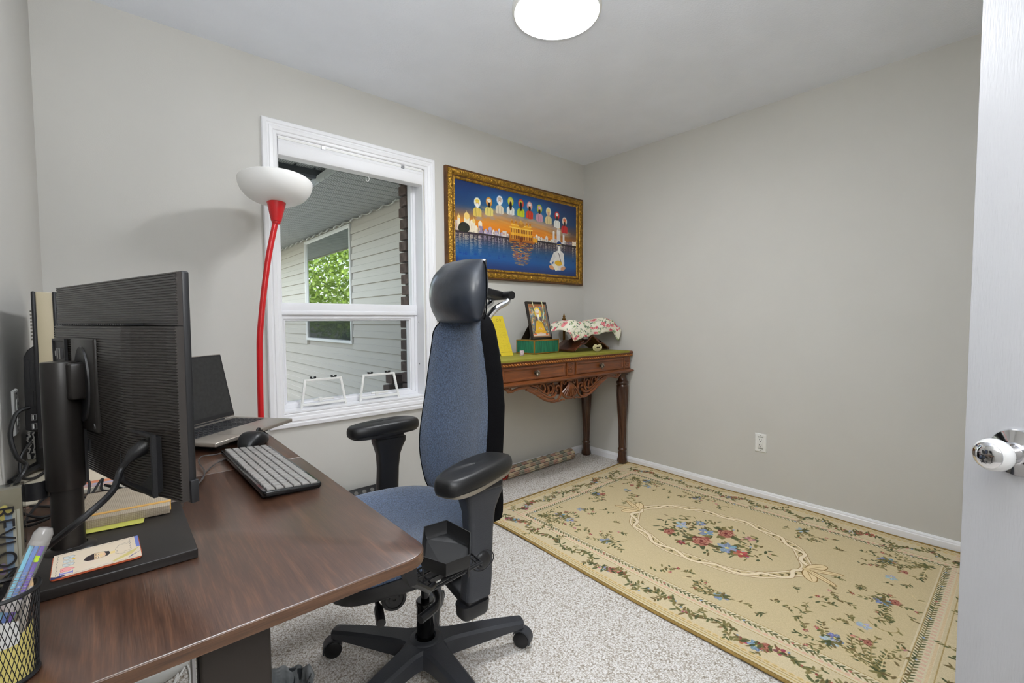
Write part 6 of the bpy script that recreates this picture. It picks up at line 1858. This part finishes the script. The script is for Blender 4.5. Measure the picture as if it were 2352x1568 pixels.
# ---------------------------------------------------------------- bin, white base, white cables on the floor
BN = thing('waste_bin', 'small round waste bin with a grey liner beside the desk leg', 'bin', (-2.745, -1.300, 0.0))
BN.scale = (0.70, 0.70, 0.72)
obj('bin_body', MB().lathe([(0.0, 0.0), (0.075, 0.0), (0.092, 0.26), (0.089, 0.26), (0.073, 0.004), (0.0, 0.004)], 36), mat('bin_grey', (62, 66, 70), 0.5), BN, smooth=True, ang=50)
LIN = mat('liner_grey', (134, 138, 140), 0.38, var=0.12, vscale=14, bump=0.6, bscale=26, bdist=0.012)
mb = MB(); rings = []; q = random.Random(15)
ph_ = [q.uniform(0, 6.28) for _ in range(6)]
for zi, (rad, z) in enumerate(((0.097, 0.17), (0.099, 0.22), (0.100, 0.262), (0.095, 0.272), (0.086, 0.262), (0.080, 0.20), (0.070, 0.10), (0.05, 0.03))):
    ring = []
    for j in range(72):
        a = 2 * PI * j / 72
        w = 0.0045 * math.sin(9 * a + ph_[zi % 6] * .4) + 0.003 * math.sin(17 * a + ph_[2]) + 0.004 * math.sin(5 * a + zi)
        zz = z + (0.010 * math.sin(4 * a + 1) + 0.006 * math.sin(11 * a) if z > .2 else 0)
        ring.append(((rad + w) * math.cos(a), (rad + w) * math.sin(a), zz))
    rings.append(ring)
mb.rings(rings, cap=False)
obj('liner_bag', mb, LIN, BN, smooth=True, ang=80)
WB = thing('pedestal', 'round white pedestal foot standing on the carpet under the desk', 'pedestal', (-3.0, -0.66, 0.0))
obj('disc', MB().lathe([(0.0, 0.0), (0.130, 0.0), (0.135, 0.006), (0.135, 0.028), (0.129, 0.036), (0.0, 0.040)], 48), WHITEP, WB, smooth=True, ang=40)
obj('stem', MB().lathe([(0.02, 0.038), (0.014, 0.05), (0.014, 0.42), (0.0, 0.42)], 20), WHITEP, WB, smooth=True, ang=40)
obj('push_switch', MB().lathe([(0.012, 0.036), (0.012, 0.046), (0.009, 0.049), (0.0, 0.049)], 16, TR(0.03, -0.095, 0)), BLACKP, WB, smooth=True)
for k, pts in enumerate((((-2.93, -0.80, 0.02), (-2.97, -0.90, 0.006), (-3.02, -1.02, 0.006), (-3.08, -1.15, 0.006), (-3.16, -1.25, 0.006)), ((-2.91, -0.77, 0.012), (-2.965, -0.86, 0.006), (-3.01, -0.90, 0.006), (-3.09, -0.98, 0.006), (-3.16, -1.15, 0.006)), ((-2.905, -0.70, 0.0045), (-2.90, -0.82, 0.0045), (-2.93, -0.95, 0.0045), (-2.96, -1.2, 0.0045), (-2.965, -1.5, 0.0045)))):
    tag(obj('white_cable', MB().tube(smooth_path(pts, 8), 0.0032, 6), WHITEP, smooth=True), ['white cable on the carpet under the desk, nearest the desk edge', 'white cable on the carpet under the desk, running behind the first', 'white cable on the carpet running along the desk leg'][k], 'cable', 'white cables under the desk')
# ---------------------------------------------------------------- office chair
HUB = (-2.318, -1.290)
CH_ = thing('office_chair', 'high-backed blue fabric office chair with black leather headrest at the desk', 'chair', (HUB[0], HUB[1], 0.0), PI - 0.035)
def blue_fabric():
    M = mat('blue_fabric', (78, 95, 122), 0.85, var=0.6, vscale=230, bump=0.9, bscale=420, sheen=0.35, spec=0.2, bdist=0.003)
    return M
BLUE = blue_fabric()
BLKF = mat('black_fabric', (13, 13, 15), 0.95, var=0.3, vscale=260, bump=0.6, bscale=420, sheen=0.0, spec=0.08)
LEATH = mat('black_leather', (36, 42, 52), 0.36, var=0.15, bump=0.35, bscale=40, vscale=20, coat=0.3, spec=0.7)
NYL = mat('grey_black_nylon', (50, 52, 57), 0.46, var=0.1, bump=0.25, bscale=350)

# five-star base
base = MB()
angs = [math.radians(a) for a in (125, 53, -19, -91, -163)]
rot0 = -(PI - 0.035)
hub = obj('base_hub', MB().lathe([(0.0, 0.060), (0.050, 0.062), (0.058, 0.085), (0.056, 0.108), (0.046, 0.118), (0.034, 0.120), (0.034, 0.110), (0.0, 0.110)], 40), NYL, CH_, smooth=True, ang=40)
def base_leg(T):
    mb = MB(); rings = []
    for i in range(13):
        t = i / 12
        x = 0.030 + 0.305 * t
        w = 0.036 - 0.013 * t + (0.020 * (1 - t * 5) ** 2 if t < .2 else 0)
        zt_ = 0.114 - 0.006 * t - 0.016 * t * t
        zb_ = 0.056 + 0.012 * t + (0.0 if t < .9 else 0.0)
        c = 0.008
        rings.append([T @ Vector(p) for p in ((x, -w, zb_), (x, -w * 1.02, zt_ - c), (x, -w + c, zt_), (x, w - c, zt_), (x, w * 1.02, zt_ - c), (x, w, zb_))])
    x = 0.341; w = 0.016
    rings.append([T @ Vector(p) for p in ((x, -w, 0.072), (x, -w, 0.082), (x, -w + .006, 0.088), (x, w - .006, 0.088), (x, w, 0.082), (x, w, 0.072))])
    mb.rings(rings)
    return mb
CAST = mat('caster_black', (20, 20, 22), 0.35, var=0.1)
sw = [0.6, -0.3, -0.75, 2.0, 1.2]
for k, a in enumerate(angs):
    T = Matrix.Rotation(rot0 + a, 4, 'Z')
    lg = obj('base_leg', base_leg(T), NYL, CH_, smooth=True, ang=40)
    e = T @ Vector((0.322, 0, 0))
    cT = Matrix.Translation(e) @ Matrix.Rotation(rot0 + a + sw[k], 4, 'Z')
    mb = MB()
    for s in (-1, 1):
        mb.lathe([(0.0, 0.0), (0.020, 0.0), (0.0275, 0.003), (0.0285, 0.008), (0.0275, 0.015), (0.022, 0.018), (0.0, 0.019)], 24, cT @ Matrix.Translation((0.018, s * 0.003, 0.0285)) @ Matrix.Rotation(-s * PI / 2, 4, 'X'))
    obj('caster_wheels', mb, CAST, lg, smooth=True, ang=40)
    hd = MB(); rs = []
    for i in range(11):
        t = -0.35 + i / 10 * (PI * .95)
        r = 0.0335
        rs.append([cT @ Vector((0.018 + r * math.cos(t) * q_, y, 0.0295 + r * math.sin(t) * q_)) for q_, y in ((1, -0.019), (1, 0.019), (.88, 0.019), (.88, -0.019))])
    hd.rings(rs)
    hd.lathe([(0.0, 0.050), (0.019, 0.052), (0.020, 0.074), (0.0, 0.076)], 20, Matrix.Translation(e))
    obj('caster_hood', hd, NYL, lg, smooth=True, ang=40)
obj('column_sleeve', MB().lathe([(0.028, 0.035), (0.028, 0.224), (0.0295, 0.226), (0.0295, 0.236), (0.026, 0.240), (0.014, 0.240)], 32, cap=False), mat('gloss_black_tube', (16, 16, 17), 0.2, var=0.05), CH_, smooth=True, ang=40)
obj('gas_piston', MB().lathe([(0.0136, 0.235), (0.0136, 0.40), (0.0, 0.40)], 24, cap=False), mat('dark_chrome', (60, 60, 62), 0.12, metal=1.0, var=0.03), CH_, smooth=True, ang=40)

# mechanism, levers, tension knob
mech = obj('mechanism', MB().box((-0.10, -0.085, 0.375), (0.17, 0.085, 0.435)).box((-0.16, -0.035, 0.36), (-0.09, 0.035, 0.43)), BLACKP, CH_, bevel=0.012, seg=3)
kx, ky, kz = 0.125, 0.060, 0.322
kT = axis_T((kx, ky - 0.03, kz), (0.25, 1, 0.0))
prof = [(0.0, 0.0), (0.030, 0.0), (0.036, 0.004), (0.0365, 0.030), (0.033, 0.036), (0.026, 0.037), (0.025, 0.034), (0.016, 0.034), (0.015, 0.036), (0.004, 0.036), (0.003, 0.034), (0.0, 0.034)]
obj('tension_knob', MB().lathe(prof, 48, kT), BLACKP, mech, smooth=True, ang=40)
obj('knob_stalk', MB().tube([(kx, ky - 0.04, kz + 0.01), (kx - 0.01, ky - 0.045, kz + 0.05), (kx - 0.01, ky - 0.04, 0.39)], 0.020, 12), BLACKP, mech, smooth=True)
obj('seat_lever', MB().tube(smooth_path([(0.06, 0.07, 0.395), (0.06, 0.16, 0.375), (0.085, 0.23, 0.372), (0.15, 0.255, 0.368)], 5), [0.008] * 11 + [0.012] * 5, 10), BLACKP, mech, smooth=True)
obj('tilt_lever', MB().tube(smooth_path([(0.20, 0.05, 0.40), (0.22, 0.15, 0.385), (0.24, 0.22, 0.378)], 5), [0.006] * 6 + [0.012] * 5, 10), BLACKP, mech, smooth=True)

# seat
def superell(a, b, n, N=48, front=0.0):
    out = []
    for j in range(N):
        t = 2 * PI * j / N
        c, s = math.cos(t), math.sin(t)
        out.append((a * math.copysign(abs(c) ** (2 / n), c), b * math.copysign(abs(s) ** (2 / n), s)))
    return out
SXC, SYW, SXW = 0.085, 0.252, 0.255
mb = MB(); rings = []
for k, z in ((0.80, 0.452), (0.93, 0.457), (0.985, 0.472), (1.0, 0.494), (0.985, 0.512), (0.94, 0.524), (0.86, 0.531), (0.72, 0.532), (0.5, 0.526), (0.25, 0.522), (0.02, 0.521)):
    ring = []
    for x, y in superell(SXW * k, SYW * k, 3.2):
        u = x / SXW
        dz = 0.020 * (abs(y) / SYW) ** 2 * (1 if z > .5 else 0) - 0.045 * max(0, u - .45) ** 1.6 * 2.0
        wid = 1.0 - 0.10 * max(0, -u)
        ring.append((SXC + x, y * wid, z + dz))
    rings.append(ring)
mb.rings(rings)
obj('seat', mb, BLUE, CH_, smooth=True, ang=80)
mb = MB(); rings = []
for k, z in ((0.60, 0.425), (0.90, 0.432), (0.99, 0.450), (1.016, 0.478), (1.016, 0.490), (1.0, 0.490)):
    rings.append([(SXC + x, y * (1.0 - 0.10 * max(0, -x / SXW)), z - 0.09 * max(0, x / SXW - .45) ** 1.6) for x, y in superell(SXW * k, SYW * k, 3.2)])
mb.rings(rings)
obj('seat_pan', mb, BLACKP, CH_, smooth=True, ang=50)

# backrest: cushion (front) and shell (sides and back), lofted by height
zs = [0.484, 0.490, 0.505, 0.53, 0.57, 0.62, 0.68, 0.74, 0.80, 0.87, 0.94, 1.00, 1.06, 1.10, 1.13, 1.150, 1.160]
hwid = [0.10, 0.135, 0.165, 0.184, 0.198, 0.204, 0.208, 0.208, 0.204, 0.197, 0.186, 0.173, 0.158, 0.147, 0.128, 0.100, 0.060]
def back_x(z):      # lumbar curve of the front surface along the middle
    return -0.148 + 0.022 * math.exp(-((z - 0.68) / 0.14) ** 2) - 0.028 * max(0, z - 0.80) - 0.02 * math.exp(-((z - 0.44) / .08) ** 2)
def thick(z):
    return 0.122 - 0.03 * abs((z - .72) / .5) ** 2
fr, sh = MB(), MB()
fr_r, sh_r = [], []
for z, w in zip(zs, hwid):
    e = min(1.0, (z - 0.474) / 0.05, (1.168 - z) / 0.05)
    e = max(0.25, e) ** .6
    th = thick(z) * e
    xf = back_x(z) - thick(z) * (1 - e) * .5
    ringf = []; rings_ = []
    for j in range(21):
        u = -1 + 2 * j / 20
        wrap = 0.046 * u * u - 0.034 * max(0, abs(u) - .72) ** 1.5 * 3.2
        ringf.append((xf + wrap * e, u * w, z))
    for j in range(21):
        t = PI * j / 20
        u = math.cos(t)
        xx = xf + (0.046 - 0.034 * .28 ** 1.5 * 3.2) * e - th * (math.sin(t) ** .55) * (1.0 if j not in (0, 20) else 0)
        rings_.append((xx, u * w * (1.0 + .0 * u), z))
    fr_r.append(ringf); sh_r.append(rings_)
fr.rings(fr_r, close=False, cap=False)
fr.f.append(tuple(range(21))); 
sh.rings(sh_r, close=False, cap=False)
n_ = len(sh.v)
# closing strips at top and bottom between cushion and shell
for idx in (0, -1):
    sh.rings([[*fr_r[idx]], [*sh_r[idx]][::-1]], close=False, cap=False)
obj('back_cushion', fr, BLUE, CH_, smooth=True, ang=80)
obj('back_shell', sh, BLKF, CH_, smooth=True, ang=80)
pip = [fr_r[i][20] for i in range(len(zs))]
pip2 = [fr_r[i][0] for i in range(len(zs))]
seam = MB().tube(smooth_path(pip, 2), 0.0022, 6).tube(smooth_path(pip2, 2), 0.0022, 6)
obj('piping', seam, BLKF, CH_, smooth=True)
# rear shell spine
obj('back_plate', MB().rings([[(back_x(z) - thick(z) * .97 + 0.030 - 0.012 * k_, y * s_ * .82, z) for y, k_ in ((-0.10, 0), (-0.05, 1), (0.05, 1), (0.10, 0), (0.05, .2), (-0.05, .2))] for z, s_ in ((0.46, .8), (0.55, 1.2), (0.75, 1.5), (0.95, 1.4), (1.08, 1.0))]), BLACKP, CH_, smooth=True, ang=40)
obj('back_bar', MB().tube(smooth_path([(-0.12, 0, 0.40), (-0.19, 0, 0.405), (-0.235, 0, 0.44), (-0.245, 0, 0.52), (-0.240, 0, 0.62)], 6), 0.024, 14), BLACKP, CH_, smooth=True)

# headrest
mb = MB(); rings = []
HXc, HZc = -0.145, 1.232
for i in range(15):
    t = i / 14
    z = HZc - 0.096 + 0.192 * t
    s = math.sin(PI * min(.97, max(.03, t)))
    e = s ** .38
    wy = 0.142 * (0.90 + 0.10 * s)
    ring = []
    for j in range(40):
        a = 2 * PI * j / 40
        c, s_ = math.cos(a), math.sin(a)
        y = wy * math.copysign(abs(s_) ** .62, s_) * (0.94 + .06 * e)
        xfr = 0.062 * e * (1 - .12 * (abs(y) / wy) ** 2) + 0.012 * math.sin(PI * (t * .9)) + 0.018 * (abs(y) / wy) ** 2 * 0
        x = (xfr * abs(c) ** .8 if c > 0 else -0.030 * e * abs(c) ** .6)
        droop = -0.010 * (1 - (y / wy) ** 2) * (1 if t > .5 else -1.2) * 0.6
        ring.append((HXc + x + 0.018 * (t - .5) * -1.0 - 0.020 * (t > .8) * (t - .8) * 2, y, z - droop))
    rings.append(ring)
mb.rings(rings)
obj('headrest', mb, LEATH, CH_, smooth=True, ang=80)
pr = [(HXc - 0.006 + 0.0, wy_ * 0.995, z_) for wy_, z_ in ((0.128, 1.142), (0.140, 1.165), (0.1435, 1.232), (0.140, 1.298), (0.128, 1.322))]
obj('headrest_seam', MB().tube(smooth_path(pr, 5), 0.0022, 6).tube(smooth_path([(x, -y, z) for x, y, z in pr], 5), 0.0022, 6), BLKF, CH_, smooth=True)
ALP = mat('polished_aluminium', (210, 212, 216), 0.14, metal=1.0, var=0.02)
# Y-shaped aluminium bracket rising from the shell, with black pivots and link
px_ = -0.315
obj('pivot_bar', MB().tube([(px_, -0.065, 1.224), (px_, 0.065, 1.224)], 0.0145, 20), BLACKP, CH_, smooth=True, ang=40)
for s in (-1, 1):
    obj('bracket_arm', MB().tube(smooth_path([(-0.235, s * 0.006, 1.115), (-0.250, s * 0.018, 1.150), (-0.270, s * 0.038, 1.180), (px_ + 0.008, s * 0.048, 1.200), (px_, s * 0.048, 1.218)], 6), [0.013 - 0.004 * i / 24 for i in range(25)], 10), ALP, CH_, smooth=True)
obj('bracket_stem', MB().tube(smooth_path([(-0.225, 0, 1.04), (-0.240, 0, 1.10), (-0.246, 0, 1.140)], 6), 0.014, 12), ALP, CH_, smooth=True)
obj('headrest_link', MB().rings([[(x, y, z) for y, z in ((-0.028, z0 - .012), (0.028, z0 - .012), (0.028, z0 + .012), (-0.028, z0 + .012))] for x, z0 in ((px_, 1.224), (-0.25, 1.236), (-0.185, 1.250))]), BLACKP, CH_, bevel=0.004)
obj('link_block', MB().box((-0.215, -0.05, 1.230), (-0.165, 0.05, 1.285)), BLACKP, CH_, bevel=0.010)

# arm rests: outer post, inner slide, pad
def armrest(s, px, py, prot, name):
    # s=+1 near side; pad centre (px,py), pad yaw prot
    root = obj('arm_post', MB(), BLACKP, CH_) if False else None
    pad = MB(); rings = []
    L, Wd = 0.140, 0.057
    pT = Matrix.Translation((px, py, 0)) @ Matrix.Rotation(prot, 4, 'Z')
    for k, z, dx in ((0.88, 0.727, 0), (0.96, 0.730, 0), (1.0, 0.739, 0), (1.0, 0.748, 0), (0.955, 0.759, 0), (0.86, 0.765, 0), (0.70, 0.7675, 0), (0.02, 0.769, 0)):
        ring = []
        for x, y in superell(L, Wd, 3.4, 56):
            u = x / L
            yy = y * (1.0 - 0.16 * max(0, u)) - 0.010 * s * 0
            ring.append(pT @ Vector((x * (1 - (1 - k) * .38) if k > .5 else x * k, yy * k, z - 0.003 * max(0, u) ** 2 - 0.004 * max(0, -u) ** 2)))
        rings.append(ring)
    pad.rings(rings)
    po = obj('arm_pad', pad, SOFTBLK, CH_, smooth=True, ang=70)
    mb = MB()
    mb.rings([[pT @ Vector((x * .93, y * .93, z)) for x, y in superell(L, Wd, 3.4, 40)] for z in (0.720, 0.729)])
    obj('pad_plate', mb, mat('grey_plastic', (120, 112, 100), 0.45) if s > 0 else BLACKP, po, smooth=True, ang=40)
    obj('pad_slide', MB().box((px - 0.065, py - 0.036, 0.700), (px + 0.045, py + 0.036, 0.722)), BLACKP, po, bevel=0.008)
    # post
    qx, qy = px - 0.010, py + s * -0.004
    mb = MB(); rs = []
    for z, hx, hy, ox in ((0.415, 0.038, 0.024, 0.010), (0.46, 0.039, 0.024, 0.006), (0.59, 0.038, 0.024, 0.0), (0.64, 0.042, 0.026, -0.002), (0.670, 0.052, 0.030, -0.004), (0.690, 0.060, 0.034, -0.006), (0.704, 0.060, 0.034, -0.006)):
        rs.append([(qx + ox + x, qy + y, z) for x, y in rrect(2 * hx, 2 * hy, min(hx, hy) * .55, 4)])
    mb.rings(rs)
    post = obj('arm_post', mb, BLACKP if s < 0 else NYL, CH_, smooth=True, ang=50)
    # lower sleeve with release button
    mb = MB(); rs = []
    for z, hx, hy, ox in ((0.392, 0.030, 0.018, 0.018), (0.398, 0.033, 0.020, 0.017), (0.405, 0.034, 0.021, 0.014), (0.42, 0.034, 0.021, 0.013)):
        rs.append([(qx + ox + x, qy + y, z) for x, y in rrect(2 * hx, 2 * hy, min(hx, hy) * .5, 4)])
    mb.rings(rs)
    low = obj('inner_slide', mb, BLACKP, post, smooth=True, ang=50)
    mb = MB(); rs = []
    for z, k in ((0.370, .9), (0.376, 1.0), (0.402, 1.06), (0.406, 1.04)):
        rs.append([(qx + 0.020 + x * k, qy + y * k, z) for x, y in rrect(0.084, 0.050, 0.018, 5)])
    mb.rings(rs)
    obj('end_cap', mb, BLACKP, low, smooth=True, ang=50)
    bT = axis_T((qx + 0.002, qy + s * 0.024, 0.515), (0, s, 0))
    obj('release_button', MB().lathe([(0.0, 0.006), (0.018, 0.006), (0.022, 0.003), (0.0235, 0.0), (0.0, 0.0)], 28, bT), BLACKP, post, smooth=True, ang=40)
    ringp2 = [(bT @ Vector((0.034 * math.cos(a), 0.026 * math.sin(a), 0.0005))) for a in np.linspace(0, 2 * PI, 33)[:-1]]
    obj('button_bezel', MB().tube(ringp2, 0.0014, 5, closed=True), BLACKP, post, smooth=True)
    # bracket to the seat
    mb = MB(); mb.rings([[(qx + 0.01 + dx, y, z + 0.02 + dz) for dx, dz in ((-0.035, -0.014), (0.035, -0.014), (0.035, 0.014), (-0.035, 0.014))] for y, z in ((s * 0.06, 0.412), (s * 0.20, 0.405), (qy - s * 0.01, 0.385))])
    obj('arm_bracket', mb, BLACKP, post, bevel=0.006)
armrest(1, 0.022, 0.325, math.radians(22), 'near')
armrest(-1, -0.008, -0.316, math.radians(8), 'far')
